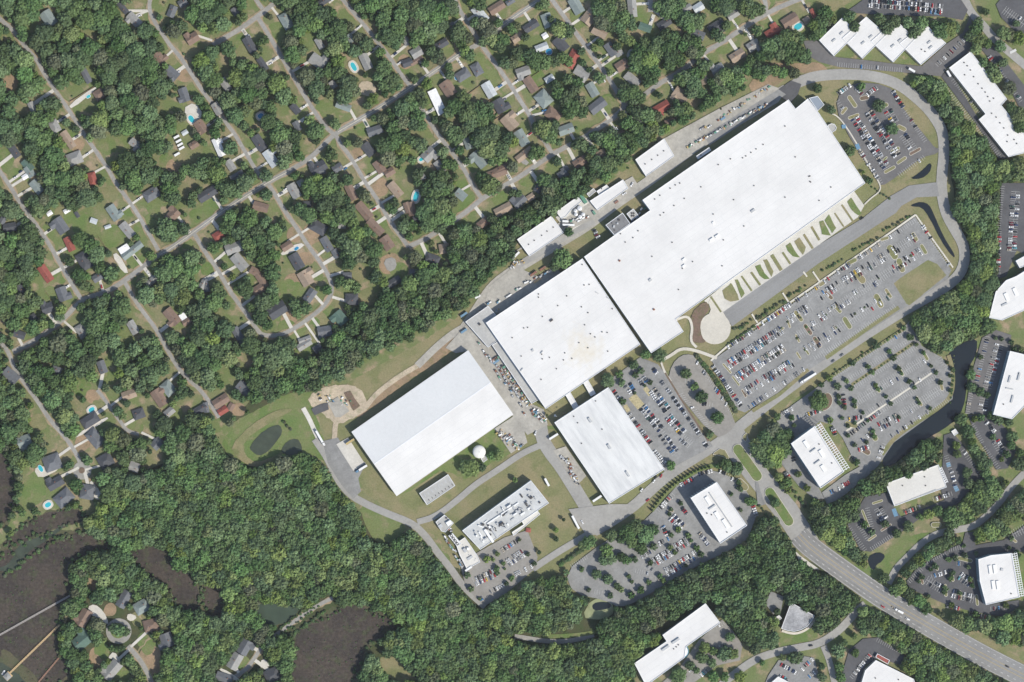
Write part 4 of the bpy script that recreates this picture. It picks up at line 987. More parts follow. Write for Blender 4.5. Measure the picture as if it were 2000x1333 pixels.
def cp(c, *l): return [c(*p) + tuple([]) for p in l]
c30, c21, c22, c31 = CROP[(3, 0)], CROP[(2, 1)], CROP[(2, 2)], CROP[(3, 1)]
U = [c31(*p) for p in ((510, 100), (475, 115), (435, 140), (315, 225), (545, 220), (465, 275), (385, 330), (358, 350), (185, 472), (145, 525), (85, 560), (48, 495), (450, 562), (293, 672), (500, 930), (610, 712), (530, 765), (770, 342), (930, 230), (1088, 120), (1330, 210), (1010, 435), (850, 543), (675, 130), (1525, 45), (1530, 92), (840, 745), (355, 195))] \
    + [c30(*p) for p in ((1160, 1128), (1105, 1163), (1065, 1190), (1025, 1218), (905, 1240), (1000, 1232), (1330, 985), (1410, 1225), (810, 1285))] + [(1580, 345), (1582, 355), (1623, 366), (1600, 392)]
U += [c31(40, 705) + (1.6,), c31(308, 1085) + (1.6,)]
B1 = building('assembly_hall', 'longest white flat-roofed factory hall along the truck road', [(1141, 502), (1200, 460), (1270, 411), (1255, 391), (1366, 314), (1540, 195), (1554, 213), (1578, 193), (1600, 222), (1690, 358), (1320, 624), (1335, 648), (1272, 690)], 13, 'roof', 'wallpale',
              U, [(*c31(540, 695), 4, 2.2, 1.6, -34, 'unitwhite'), (*c31(540, 745), 4, 2.2, 1.6, -34, 'unitwhite'), (*c31(755, 540), 5, 2.5, 1.8, -34, 'unitwhite'), (*c31(800, 512), 5, 2.5, 1.8, -34, 'unitwhite'), (*c31(1080, 315), 5, 2.6, 1.6, -34, 'unit'), (*c31(280, 855), 3.5, 3, 1.4, -34, 'unit'), (*c31(770, 410), 2.6, 2.6, 1.3, -34, 'unitwhite')])
stain_c = None
_pts2 = [(1137.6, 505.4), (949, 631), (1066, 799), (1250.4, 673)]
_t2 = [W(*p, 13.4) for p in _pts2]; _c2 = (sum(p.x for p in _t2) / 4, sum(p.y for p in _t2) / 4)
M['roof2'] = mat('stained_white_roof', (.675, .662, .635), .75, .3, noise=[(.012, .04), (.05, .04), (.3, .02)], seams=(-.604, 45, 7.5, .22, (.55, .55, .54), .5),
                 stain=((W(1140, 684, 13).x - _c2[0], W(1140, 684, 13).y - _c2[1], 12.7), 20, (.60, .52, .36), .5))
V2 = [c21(*p) for p in ((1360, 895), (1400, 890), (1225, 980), (1155, 1055), (1035, 1140), (1340, 1065), (1390, 1110), (890, 1230), (920, 1225), (1005, 965), (1005, 990), (1365, 705), (1345, 735), (1580, 1080), (800, 1305), (1365, 1205), (1500, 1260), (1540, 1265), (1410, 1275), (1445, 1300))] \
    + [c22(*p) for p in ((1030, 105), (1035, 142), (870, 120), (1145, 218), (1265, 138), (1025, 302), (1390, 55), (1320, 15), (1545, 82), (1090, 130), (1200, 150), (1210, 95))]
B2 = building('main_hall', 'square white factory hall with tan stains and scattered roof vents', _pts2, 13.4, 'roof2', 'wallpale', V2,
              [(*c21(1105, 1170), 4, 2, 1.8, -34, 'vent'), (*c22(960, 75), 2.6, 2.6, 1.4, -34, 'unit'), (*c22(1030, 90), 4.5, 1.2, 1.2, -50, 'unit'), (*c22(875, 225), 4.5, 1.2, 1.2, -50, 'unit'), (*c21(1460, 955), 4, 1, .8, 30, 'unit'), (*c21(1545, 995), 4, 1, .8, 30, 'unit')])
M2r = building('lean_to', 'grey concrete roofed wing on west corner of square factory hall', [(909, 629), (953, 598), (969, 616), (950, 630.5), (972, 665), (953, 679)], 8, 'roofgrey', 'wallpale', units=[(*c21(545, 1200), 2.4, 2.4, 1.8, -34, 'vent')])
M2s = building('lean_to', 'long narrow grey roofed loading strip beside the storage yard', [(961, 674.5), (973, 667), (1054, 780), (1038, 789)], 7, 'roofgrey', 'wallpale')
# warehouse with a shallow gabled roof
def gable_hall(name, label, pts, h, rise, roofm, wallm):
    """pts: four corners, ridge parallel to pts[0]-pts[3] / pts[1]-pts[2]"""
    t = [W(p[0], p[1], h) for p in pts]
    cx = sum(p.x for p in t) / 4; cy = sum(p.y for p in t) / 4
    root = empty(name, (cx, cy, 0)); tag(root, label, 'building')
    q = [(p.x - cx, p.y - cy) for p in t]
    ra = ((q[0][0] + q[1][0]) / 2, (q[0][1] + q[1][1]) / 2); rb = ((q[2][0] + q[3][0]) / 2, (q[2][1] + q[3][1]) / 2)
    vs = [(*p, 0) for p in q] + [(*p, h) for p in q] + [(*ra, h + rise), (*rb, h + rise)]
    mesh_obj('wall', vs, [(0, 1, 5, 8, 4), (1, 2, 6, 5), (2, 3, 7, 9, 6), (3, 0, 4, 7)], M[wallm], root)
    def off(p, k=.4):
        d = Vector(p).normalized() * k; return (p[0] + d.x, p[1] + d.y)
    o = [off(p) for p in q]; e = .12
    va = [(*o[0], h + e), (*off(ra), h + rise + e), (*off(rb), h + rise + e), (*o[3], h + e)]
    vb = [(*off(ra), h + rise + e), (*o[1], h + e), (*o[2], h + e), (*off(rb), h + rise + e)]
    mesh_obj('roof_slope', va, [(0, 1, 2, 3)], M[roofm[0]], root); mesh_obj('roof_slope', vb, [(0, 1, 2, 3)], M[roofm[1]], root)
    mx = Vector((rb[0] - ra[0], rb[1] - ra[1]))
    share('ridge_cap', box_mesh(mx.length, 1.0, .25, 'parapet'), root, ((ra[0] + rb[0]) / 2, (ra[1] + rb[1]) / 2, h + rise + .08), math.atan2(mx.y, mx.x))
    fill_poly(HARD, pts)
    return root, (cx, cy)
gable_hall('warehouse', 'long white gabled metal warehouse beside the loading yard', [(914, 685), (1002, 810), (775, 969), (687, 844)], 12, 2.6, ('roofmetal', 'roof'), 'wallpale')
B4 = building('warehouse', 'weathered grey-streaked white hall beside the packed car park', [(1188, 757), (1298, 917), (1190, 984), (1083, 826)], 12, 'roofold', 'wallpale',
              [c22(*p) for p in ((1205, 560), (1450, 470), (1340, 800), (1500, 690), (1310, 640), (1280, 590))], [(*c22(1405, 618), 6, 2.6, 2, 57, 'unit'), (*c22(1555, 825), 6, 2.6, 2, 57, 'unit'), (*CROP[(3, 2)](103, 1037), 7, 2.2, 2, 57, 'unit')])
for i, (a, b) in enumerate((((1105, 762), (1127, 800)), ((1138, 735), (1159, 772)))):
    ln = [a, b]; L_, R_ = ribbon_pts(ln, 11)
    building('link_corridor', ('western' if i == 0 else 'eastern') + ' white link corridor joining the square hall and weathered hall', [L_[0], L_[1], R_[1], R_[0]], 5, 'roof', 'wallpale')
# laboratory
Zl = Z8
labu = []
lr = random.Random(5)
for k in range(60):
    f = lr.uniform(.08, .92); g_ = lr.choice((.28, .45, .62, .78)) + lr.uniform(-.05, .05)
    A, B_, C_, D_ = (1037, 939), (1072, 983), (938, 1074), (903, 1037)
    x = (A[0] * (1 - f) + D_[0] * f) * (1 - g_) + (B_[0] * (1 - f) + C_[0] * f) * g_; y = (A[1] * (1 - f) + D_[1] * f) * (1 - g_) + (B_[1] * (1 - f) + C_[1] * f) * g_
    labu.append((x, y, lr.uniform(1.5, 6.5), lr.uniform(1.0, 2.4), lr.uniform(1.0, 3.4), lr.choice((-34, 56, 20, 56)), lr.choice(('unit', 'unitwhite', 'unit', 'vent'))))
labu += [(982, 1003, 44, 1.6, 1.5, -34, 'unitwhite'), (955, 1047, 18, 3, 2.5, 56, 'unitwhite'), (965, 1040, 16, 2.4, 2, 56, 'unit')]
B5 = building('laboratory', 'white laboratory block crowded with rooftop ducts above its car park', [(1037, 939), (1072, 983), (938, 1074), (903, 1037)], 13, mat('duct_covered_roof', (.50, .51, .50), .7, .3, noise=[(.06, .12), (.4, .08)], seams=(-.604, 14, 7, .08, (.45, .48, .5), .6)), 'wallpale', [], labu)
building('laboratory_annex', 'low cream annex strip on the laboratory south side', [(1000, 1040), (1023, 1025), (1018, 1017), (1050, 998), (1055, 1005), (1003, 1047)], 4, 'roofcream', 'wallcream')
B6 = building('ribbed_shed', 'small pale shed with rows of roof slots south of the warehouse', [(819, 964), (875, 927), (889, 949), (834, 987)], 7, 'roofgrey', 'wallpale',
              [], [(*c22(120 + 27 * i, 1205 - 17.5 * i), 3.6, 1.0, .5, 57, 'unit') for i in range(8)] + [(*c22(150 + 26 * i, 1240 - 17 * i), 2.4, .8, .5, 57, 'vent') for i in range(8)])
# offices
B7 = building('office_block', 'tall white-roofed glass office ringed by cars and a row of cypresses', [(1349, 973), (1400, 942), (1459, 1027), (1407, 1062)], 21, 'roof', 'wallpale', [(1381, 1003), (1390, 1006), (1420, 1040)],
              [(1383, 978, 10, 4, 1.4, 57, 'unitwhite'), (1391, 991, 9, 1.6, 1.8, -34, 'unit'), (1401, 1007, 9, 4, 1.4, 57, 'unitwhite'), (1417, 1023, 11, 4, 1.4, 57, 'unitwhite'), (1408, 996, 48, .9, 1.4, 56, 'unit')], storeys=5, panes=(0, 1, 2, 3), lip=1.0)
B8 = building('office_block', 'white-roofed office with sunshade lattice along its canal side', [(1545, 867), (1591, 833), (1648, 922), (1603, 954)], 20, 'roof', 'wallpale', [(1600, 868), (1625, 905)],
              [(1575, 868, 9, 4, 1.4, 57, 'unitwhite'), (1588, 880, 8, 1.2, 1.8, -36, 'unit'), (1605, 886, 9, 4, 1.4, 57, 'unitwhite'), (1596, 903, 8, 1.2, 1.8, -36, 'unit'), (1608, 915, 8, 4, 1.4, 57, 'unitwhite')], storeys=5, lip=1.0)
def lattice(bld, a, b, width, h, nslat):
    """white sunshade frame along the roof edge a-b, outside the wall"""
    root, (cx, cy), loc, deck = bld
    A, Bv = W(*a, h), W(*b, h)
    u = (Bv - A).to_2d(); L = u.length; u /= L
    nrm = Vector((u.y, -u.x))
    mid = Vector((A.x + Bv.x, A.y + Bv.y)) / 2
    if nrm.dot(Vector((mid.x - cx, mid.y - cy))) < 0: nrm = -nrm
    ang = math.atan2(u.y, u.x)
    for k in range(3):
        c = mid + nrm * (.6 + k * (width - .6) / 2)
        share('sunshade_beam', box_mesh(L, .55, .5, 'trim'), root, (c.x - cx, c.y - cy, h - 1.0), ang)
    for i in range(nslat):
        c = Vector((A.x, A.y)) + u * (L * (i + .5) / nslat) + nrm * (width / 2 + .2)
        share('sunshade_slat', box_mesh(.7, width, .3, 'trim'), root, (c.x - cx, c.y - cy, h - .45), ang)
    for i in range(7):
        c = Vector((A.x, A.y)) + u * (L * i / 6) + nrm * width
        share('sunshade_post', box_mesh(.4, .4, h - 1.0, 'trim'), root, (c.x - cx, c.y - cy, 0), ang)
lattice(B8, (1591, 833), (1648, 922), 8, 20, 22)
B9 = building('office_block', 'cream-roofed office between wooded canal bank and black car park', [(1730, 945), (1833, 908), (1849, 952), (1747, 989)], 9, 'roofcream', 'wallcream', [(1763, 949), (1806, 932), (1808, 949)], [(1790, 972, 50, .8, .5, -22, 'unit')], storeys=2)
lattice(B9, (1833, 915), (1846, 945), 4, 9, 8)
B10 = building('office_block', 'large white-roofed office at the right edge east of the pond', [(1973, 686), (2030, 700), (2015, 780), (1977, 819), (1940, 810)], 14, 'roof', 'wallpale', [(1960, 790), (1990, 730)],
               [(1972, 741, 8, 2, 1.4, 105, 'unit'), (1990, 736, 9, 2, 1.4, 105, 'unit'), (1972, 760, 9, 1.2, 1.2, 12, 'unit'), (1977, 780, 9, 2, 1.4, 105, 'unit')], storeys=3)
B11 = building('office_block', 'white angular office at the right edge with brick frontage', [(1945, 570), (1965, 548), (1985, 540), (2020, 518), (2020, 598), (1958, 626), (1932, 621)], 12, 'roof', 'wallbrick', [],
               [(1966, 580, 9, 4, 1.2, 65, 'unitwhite'), (1983, 570, 9, 4, 1.2, 65, 'unitwhite'), (1962, 595, 7, 2, 1.3, -25, 'unit')], storeys=3)
building('office_wing', 'small white wing in front of the angular right-edge office', [(1984, 510), (2020, 490), (2020, 512), (1992, 524)], 7, 'roof', 'wallpale')
B12 = building('office_block', 'white office with latticed east side in the southeast black car park', [(1911, 1093), (1936, 1085), (1976, 1081), (1991, 1167), (1926, 1182), (1914, 1136)], 15, 'roof', 'wallpale', [(1958, 1113), (1975, 1160)],
               [(1934, 1113, 10, 3.4, 1.4, 82, 'unitwhite'), (1943, 1112, 10, 3.4, 1.4, 82, 'unitwhite'), (1940, 1143, 10, 3.4, 1.4, 82, 'unitwhite'), (1949, 1143, 10, 3.4, 1.4, 82, 'unitwhite'), (1957, 1113, 3, 3, 1.2, 10, 'unit')], storeys=4)
lattice(B12, (1976, 1081), (1991, 1167), 6, 15, 20)
B13 = building('office_block', 'long stepped white office with round glass lobby near bottom edge', [(1378, 1179), (1407, 1217), (1365, 1246), (1340, 1264), (1337, 1285), (1262, 1340), (1239, 1296), (1302, 1253), (1294, 1241)], 10, 'roof', 'wallpale', [(1316, 1268), (1321, 1264), (1325, 1260)],
               [(1300, 1266, 10, 2.6, 2, -34, 'unit'), (1320, 1252, 10, 2.6, 2, -34, 'unit')], storeys=2)
p = W(1331, 1272, 7)
share('glass_lobby', cyl_mesh(8.5, 8.0, 'glassblue', 24), B13[0], (p.x - B13[1][0], p.y - B13[1][1], 0)); share('lobby_roof', cyl_mesh(7.2, 8.8, 'unitwhite', 24), B13[0], (p.x - B13[1][0], p.y - B13[1][1], 0))
arc = [(1591, 1203), (1586, 1213), (1577, 1224), (1564, 1231), (1551, 1234), (1538, 1232), (1526, 1228)]
B14 = building('fan_shaped_building', 'fan-shaped brick building with patchy grey roof near the bottom street', [(1545, 1177)] + arc, 7, 'roofpatch', 'wallbrick', parapet=True)
ribbon('curved_walkway', [(x + .8, y + 4) for x, y in arc], 4.5, M['kerb'], 'apron')
building('canopy', 'small cream canopy beside the fan-shaped brick building', [(1513, 1207), (1522, 1202), (1527, 1208), (1520, 1213)], 4, 'roofcream', 'wallcream')
B15 = building('store_building', 'white store with red canopy at the bottom edge by curved car park', [(1711, 1290), (1735, 1302), (1785, 1327), (1792, 1350), (1678, 1350), (1690, 1310)], 8, 'roof', 'wallcream', [(1710, 1325), (1755, 1328)])
building('red_canopy', 'red tiled canopy on the front of the bottom-edge store', [(1710, 1284), (1714, 1277), (1738, 1290), (1734, 1298)], 5, 'shingle_r', 'wallcream')
building('corner_store', 'small white roof cut off by bottom edge among parked cars', [(1505, 1335), (1520, 1322), (1545, 1335), (1545, 1350), (1505, 1350)], 6, 'roof', 'wallcream')
UN = ([(1645, 35), (1675, 65), (1629, 110), (1600, 79)], [(1692, 33), (1732, 68), (1685, 115), (1645, 75)], [(1749, 39), (1788, 76), (1745, 122), (1701, 81)], [(1806, 46), (1848, 85), (1799, 127), (1757, 85)])
zig = None
ZV = ([(1644, 65), (1629, 79)], [(1701, 72), (1686, 84)], [(1758, 79), (1744, 90)], [(1815, 83), (1818, 93), (1807, 101), (1800, 97)])
for i, q in enumerate(UN):
    b = building('office_unit', '%s from the west of the four white sawtooth office units' % ('leftmost first', 'second', 'third', 'fourth')[i], q, 7 + .15 * i, 'roof', 'wallcream', ZV[i][2:], [(x, y, 5, 2, 1.3, -38, 'unit') for x, y in ZV[i][:2]], group='sawtooth office units')
building('office_block', 'stepped white flat-roofed building beside empty bays in northeast corner', [(1896, 101), (1967, 194), (1956, 206), (2015, 280), (2010, 297), (1970, 307), (1912, 234), (1925, 223), (1854, 133)], 8, 'roof', 'wallcream',
         [ZC(*v) for v in ((1130, 490), (1155, 515), (1180, 548), (1135, 585), (1205, 600), (1240, 655), (1270, 690), (1295, 720), (1315, 755), (1360, 768), (1330, 790), (1345, 885), (1380, 915), (1410, 960), (1440, 1000), (1470, 1055), (1465, 1105), (1520, 1090), (1540, 1120))])
# service side
building('service_shed', 'white service shed with grey yard wing north of the longest hall', [(1241, 312), (1297, 271), (1317, 305), (1262, 345)], 7, 'roof', 'wallpale', [c30(*v) for v in ((385, 1178), (338, 1212), (292, 1245), (240, 1280))])
building('service_shed', 'narrow white shed with small flat wing between tanks and yard', [(1152, 393), (1217, 351), (1227, 368), (1167, 411)], 6, 'roof', 'wallpale')
building('service_hut', 'small white flat hut behind the narrow service shed', [(1165, 374), (1185, 361), (1190, 367), (1171, 381)], 4.5, 'roof', 'wallpale', [(1175, 369)])
building('service_hut', 'small grey metal hut nearest the tree belt by the tanks', [(1146, 379), (1159, 368), (1164, 374), (1151, 385)], 4, 'roofgrey', 'wallpale')
building('service_shed', 'white shed with cut corner beside the steel tanks', [(1086, 414), (1129, 384), (1136, 394), (1117, 409), (1105, 424), (1096, 427)], 6, 'roof', 'wallpale')
building('service_shed', 'white shed with five roof vents near the tree belt', [(1010, 468), (1077, 422), (1101, 455), (1034, 501)], 7, 'roof', 'wallpale', [c21(*v) for v in ((928, 578), (972, 547), (1030, 508), (1072, 475), (1120, 444))])
building('boiler_house', 'dark gravel-roofed boiler house against the longest hall', [(1183, 440), (1216, 416), (1231, 437), (1200, 459.5)], 12.5, 'roofdark', 'wallpale', [(1195, 436), (1200, 450)], [(1206, 437, 2, 2, 1.6, 0, 'unit'), (1199, 443, 2, 3, 1.5, 20, 'unit'), (1209, 430, 2, 2, 1.5, 0, 'vent')])
building('plant_tower', 'pale cooling unit tower beside the dark boiler house', [(1224, 418), (1237, 408), (1247, 421), (1234, 431)], 9, 'roofgrey', 'wallpale', [], [(1234 + 4 * (i % 2), 417 + 5 * (i // 2), 1.8, 1.8, .8, -34, 'vent') for i in range(4)])
building('roof_penthouse', 'narrow white penthouse block on the north edge of longest hall', [(1360, 305), (1385, 288), (1389, 294), (1364, 311)], 7, 'roof', 'wallpale', [(1369, 303)])
building('glass_entrance', 'blue-grey sloped entrance roof at northeast end of longest hall', [(1580, 192), (1597, 188), (1610, 205), (1597, 217)], 6, mat('slate_blue_metal_roof', (.24, .28, .33), .5, .4), 'wallpale')
building('entrance_canopy', 'pale octagonal entrance canopy beside the northeast staff car park', rounded([(1614, 246), (1628, 240), (1636, 252), (1622, 262)], 1), 4.5, 'roofgrey', 'wallpale')
building('pool_pavilion', 'small white walled utility enclosure at the canal bank', [(1858, 843), (1866, 838), (1872, 846), (1864, 852)], 3, 'roof', 'wallpale')
building('chiller_house', 'lower cream chiller building with pipes beside the laboratory', [(890, 1062), (908, 1050), (932, 1085), (938, 1098), (912, 1112), (898, 1085)], 5, 'roofcream', 'wallpale', [], [(908, 1075, 5, 3.5, 2.6, 56, 'unit'), (914, 1072, 3, 3, 3, 0, 'unitwhite'), (918, 1090, 7, 3, 1.4, -34, 'unit')])
cb = building('cooling_tower', 'white cooling tower with four round fans west of the laboratory', [(876, 1047), (884, 1042), (901, 1062), (893, 1068)], 7, 'unitwhite', 'wallpale')
for i in range(4):
    pp = W(881.5 + 3.8 * i, 1046.5 + 5.2 * i, 7)
    share('fan', cyl_mesh(1.7, .9, 'vent', 14), cb[0], (pp.x - cb[1][0], pp.y - cb[1][1], 6.4)); share('fan_hub', cyl_mesh(.8, 1.1, 'unitwhite', 10), cb[0], (pp.x - cb[1][0], pp.y - cb[1][1], 6.4))
building('plant_house', 'grey and white plant house at northwest corner of laboratory', [(851, 1020), (868, 1006), (886, 1022), (870, 1040), (862, 1038)], 7, 'roofgrey', 'wallpale', [], [(877, 1022, 6, 5, 3, -34, 'unitwhite'), (860, 1028, 5, 4, 1.2, -34, 'unit'), (872, 1012, 2, 2, 1.2, 0, 'vent')])

# tanks
def tank(name, px, py, r, h, m, label, dome=.35, group=None):
    base = W(px, py, h); base.z = 0
    root = empty(name, base); tag(root, label, 'tank', group)
    vs, fs = cyl_geo(r, h, 20); mesh_obj('shell', vs, fs[:-1], M[m], root)
    vs, fs = [], []
    R_ = 5
    for k in range(R_ + 1):
        a = k / R_ * math.pi / 2
        for i in range(20): vs.append((r * math.cos(a) * math.cos(i * .314159), r * math.cos(a) * math.sin(i * .314159), h + r * dome * math.sin(a)))
    for k in range(R_):
        for i in range(20): fs.append((k * 20 + i, k * 20 + (i + 1) % 20, k * 20 + 20 + (i + 1) % 20, k * 20 + 20 + i))
    mesh_obj('dome', vs, fs, M[m], root, smooth=True)
    share('hatch', cyl_mesh(.5, .5, 'unit', 8), root, (0, 0, h + r * dome - .1))
    fill_disc(HARD, px, py, r / S + 2)
    return root
tank('domed_tank', 936, 883, 7.6, 8, 'tankwhite', 'large cream domed tank on the lawn south of the warehouse')
building('pump_house', 'small grey pump house attached below the cream domed tank', [(939, 896), (949, 890), (952, 898), (944, 904)], 3.5, 'roofgrey', 'wallpale')
for i, (x, y, r, w_) in enumerate(((1124, 412, 2.2, 'northwest'), (1125, 419, 2.2, 'west'), (1133, 424, 2.3, 'south'), (1139, 419, 2.2, 'east'), (1132, 407, 3.0, 'largest northern'))):
    tank('steel_tank', x, y, r, 6, 'silver', '%s white steel tank of the five in the bunded tank yard' % w_, .3, 'steel tanks in the yard')
# slender mast
mast = empty('mast', W(1084, 812)); tag(mast, 'tall thin white mast between the square hall and weathered hall', 'mast')
vs, fs = cyl_geo(.45, 30, 8, 0, .25); mesh_obj('pole', vs, fs, M['trim'], mast); share('base', box_mesh(2.4, 2.4, .8, 'trim'), mast)
fill_disc(HARD, 1084, 812, 4)
# ------------------------------------------------------------------ houses: crop, then x,y,length,width,angle,colour,type (g gable, h hip, l with a cross wing, f flat)
HD = {
(0, 0): '378,145,130,95,56,t,l 665,580,150,52,62,s,g 775,735,88,84,-32,b,h 955,60,110,45,50,d,g 1045,155,120,70,45,g,l 1340,90,95,62,-68,s,g 1425,22,72,60,-32,s,g 1500,300,100,78,-32,b,l 1240,455,95,75,50,b,l 1340,570,110,75,40,s,l 1435,740,112,72,70,s,l 1565,990,110,80,56,b,l 1440,1035,50,36,-32,m,g 1510,1130,72,55,-32,b,g 250,840,92,48,65,g,g 425,985,100,72,60,g,h 530,1090,150,62,56,n,g 1055,1125,102,62,40,g,l 110,1180,110,60,56,d,g 215,1290,100,66,50,e,g 580,1235,120,98,-20,g,h',
(1, 0): '108,1150,150,60,66,w,l 632,165,130,78,60,t,h 235,90,62,50,56,s,g 350,350,132,70,60,d,g 880,480,130,92,35,g,l 895,340,92,52,60,g,g 1135,300,72,50,60,t,g 1255,480,132,72,65,g,g 160,660,112,60,56,g,g 1080,830,122,56,20,t,g 705,850,86,56,50,d,g 720,985,82,52,60,s,g 425,1115,132,75,56,d,g 515,1235,142,76,56,m,l 1325,1020,122,70,-20,s,g 1275,1165,112,75,50,d,g 885,1310,132,82,-32,d,l 1360,1300,102,72,56,b,g 1580,490,82,62,-20,d,g 930,10,102,50,-32,d,g 450,500,112,50,56,d,g 1360,75,52,40,-32,m,g 200,1290,92,60,56,g,g 1000,660,62,52,56,g,g 1570,320,72,52,56,g,g 95,850,102,60,60,g,g 1035,1310,82,60,-32,s,g',
(2, 0): '550,110,142,75,50,m,l 680,60,132,70,-32,b,g 785,15,72,42,-32,s,g 945,205,126,65,-32,d,g 840,295,92,60,-32,n,g 1075,160,112,80,70,t,l 1055,280,46,45,-32,w,g 1180,345,120,85,50,d,l 1300,45,132,85,60,t,g 1405,130,130,96,-52,n,l 1485,245,120,88,30,n,l 1570,385,112,70,56,s,g 1030,370,102,58,-22,m,g 1270,460,150,78,-62,r,h 1345,565,122,80,30,g,l 1425,700,116,70,60,t,g 1465,825,142,84,-38,s,g 885,560,112,75,-20,g,l 945,660,132,74,56,b,g 1090,615,76,50,-32,m,g 1045,770,126,108,50,t,h 1120,895,122,90,35,b,h 1220,1010,122,75,-20,t,g 620,700,126,80,60,m,g 705,825,112,90,60,d,l 780,955,126,100,50,n,l 875,1075,132,78,60,t,g 895,1205,152,60,-38,n,g 545,1240,142,90,50,t,l 455,1120,92,56,70,t,g 150,1205,112,85,-45,g,l 235,1300,102,60,55,g,g 525,540,102,75,60,s,h 415,585,112,80,-32,s,h 300,690,126,96,56,b,g 215,795,205,72,65,w,f 250,345,106,60,-32,d,g 55,410,90,78,-32,g,g 340,220,92,50,60,s,g 1330,1265,112,70,-32,b,g 1210,1322,62,42,-32,s,g 720,1318,132,60,-28,b,g 1490,1200,72,58,-32,n,g 55,475,110,40,-32,b,g',
(3, 0): '140,60,150,70,85,g,g 240,215,102,60,20,e,g 390,185,112,65,-32,d,g 655,60,86,66,-32,m,g 560,70,92,50,-32,g,g 925,115,96,60,-32,g,g 795,210,132,80,-32,d,l 650,270,112,70,20,s,g 1370,160,132,84,-32,b,g 1240,260,122,88,-30,r,l 1085,355,102,75,-32,g,l 960,435,122,75,-32,n,g 805,540,102,70,-30,g,l 520,740,126,86,35,n,l 370,840,132,75,-30,r,l 140,620,132,70,40,g,g 60,510,102,78,-32,b,g 200,950,92,60,-20,s,g 700,620,80,58,70,n,g 520,390,62,42,56,s,g 1500,160,56,54,-32,n,g 1550,105,78,34,65,r,g 440,950,92,50,-20,b,g 60,1040,92,50,-30,b,g 30,400,82,60,56,g,g',
(0, 1): '230,10,92,60,56,t,g 285,130,116,70,50,t,g 720,65,102,62,75,r,h 1180,185,126,90,-32,s,h 470,430,130,90,56,s,l 540,575,116,60,65,r,g 655,705,142,98,60,d,h 885,330,126,76,56,t,l 730,395,56,42,20,m,g 840,440,52,28,-20,m,g 990,465,132,70,50,g,g 1030,625,190,58,-38,t,g 965,612,86,50,-32,w,f 1345,350,112,80,-45,b,l 355,805,142,70,56,r,g 160,930,82,60,56,d,g 485,965,112,84,70,s,l 370,1075,92,80,-20,d,l 255,1150,62,60,-32,d,g 635,1255,112,75,60,g,h 1035,1225,112,65,60,g,g 1340,1140,142,80,50,b,l 1455,1180,72,50,-32,b,g 1185,860,112,50,-40,g,g 760,835,82,60,-32,s,g 75,445,102,70,-10,d,g 20,390,60,50,-60,s,g 520,315,52,36,-32,w,g 385,335,46,36,-32,w,g 195,50,50,40,-32,w,g 1580,890,70,50,-60,g,g 600,345,50,30,60,d,g 150,1280,92,60,20,d,g 1425,1140,50,50,-32,w,f',
(1, 1): '20,185,160,75,-32,d,g 250,40,112,46,-30,s,g 695,160,122,75,60,g,g 750,95,62,50,-32,g,g 435,285,122,70,15,b,g 1140,170,132,65,65,b,g 1240,315,152,75,50,b,g 1485,150,132,70,50,n,g 1330,440,152,65,45,b,g 885,445,132,90,30,d,h 950,575,122,65,60,s,g 640,590,92,60,-32,b,g 715,710,132,84,60,d,g 785,840,120,96,60,n,l 225,605,132,84,-20,g,g 270,715,142,84,50,g,g 390,790,82,60,30,b,g 445,860,120,56,55,b,g 415,930,92,70,-32,b,g 820,975,112,70,-55,s,g 1145,1005,100,90,0,d,h 1055,1150,112,90,50,e,l 935,1255,112,80,-10,s,l 565,1090,150,100,-32,d,l 255,1275,112,60,60,s,g 105,510,86,70,-32,r,h 1475,870,112,60,-32,d,g 1110,820,72,50,0,s,g 1420,565,112,85,56,b,g 1440,15,82,60,-32,b,g 1580,290,86,52,70,b,g 780,1320,102,42,-20,g,g 800,265,62,50,0,d,g 1020,650,72,50,60,s,g 1070,430,62,50,0,g,g 10,900,100,42,80,s,g 895,5,92,40,0,s,g',
(2, 1): '670,25,180,70,-20,b,g 400,190,92,70,40,t,g 730,305,142,70,-28,n,g 575,410,102,65,-40,b,h 855,240,112,78,-45,s,l 270,610,82,78,-10,n,h 180,690,112,70,20,d,h 1005,140,72,60,-60,d,h 1195,30,82,60,-32,s,g 30,800,62,60,0,s,h 15,300,110,60,80,b,g 85,60,82,50,-32,g,g 250,10,60,40,0,s,g 145,235,82,50,-20,b,g 60,380,72,50,0,d,g 945,210,62,50,-32,n,g',
(0, 2): '85,270,132,80,40,s,l 440,230,76,60,20,s,h 795,205,102,65,70,s,g 1310,370,116,92,50,t,h 1240,445,142,86,56,b,l 1005,420,112,70,-20,n,g 700,620,142,88,-32,d,h 740,760,146,100,50,s,h 820,935,116,108,-30,d,h 1080,570,92,80,-20,d,h 190,785,112,96,-20,t,l 405,950,136,126,-20,s,h 430,1110,132,80,-30,d,l 495,1225,146,108,-40,s,h 680,1180,112,116,10,s,h 1225,800,92,76,-45,s,l 1045,985,82,78,20,g,g 1560,535,112,60,-30,d,g 1320,555,82,60,-40,g,g 1530,145,42,40,0,s,g 1090,240,62,50,60,s,g',
(1, 2): '125,470,132,75,-32,b,g 140,545,82,55,-32,r,g 205,515,62,50,-60,b,g 300,370,112,88,40,s,l 880,60,72,60,-32,d,g 775,30,122,60,-32,g,g 290,20,52,50,-32,s,g 10,520,82,42,80,s,g',
(0, 3): '965,685,142,80,-60,s,g 1105,745,126,98,-30,t,h 1175,890,116,95,-15,b,h 650,830,142,88,-60,b,l 640,1010,142,108,-40,e,l 1300,1005,112,98,70,s,l 870,1240,162,94,-50,g,l',
(1, 3): '310,1060,122,88,-60,s,l 235,1170,132,88,-60,g,g 150,1300,132,70,20,s,g 525,1280,120,108,-25,d,h',
}
HOUSES = []
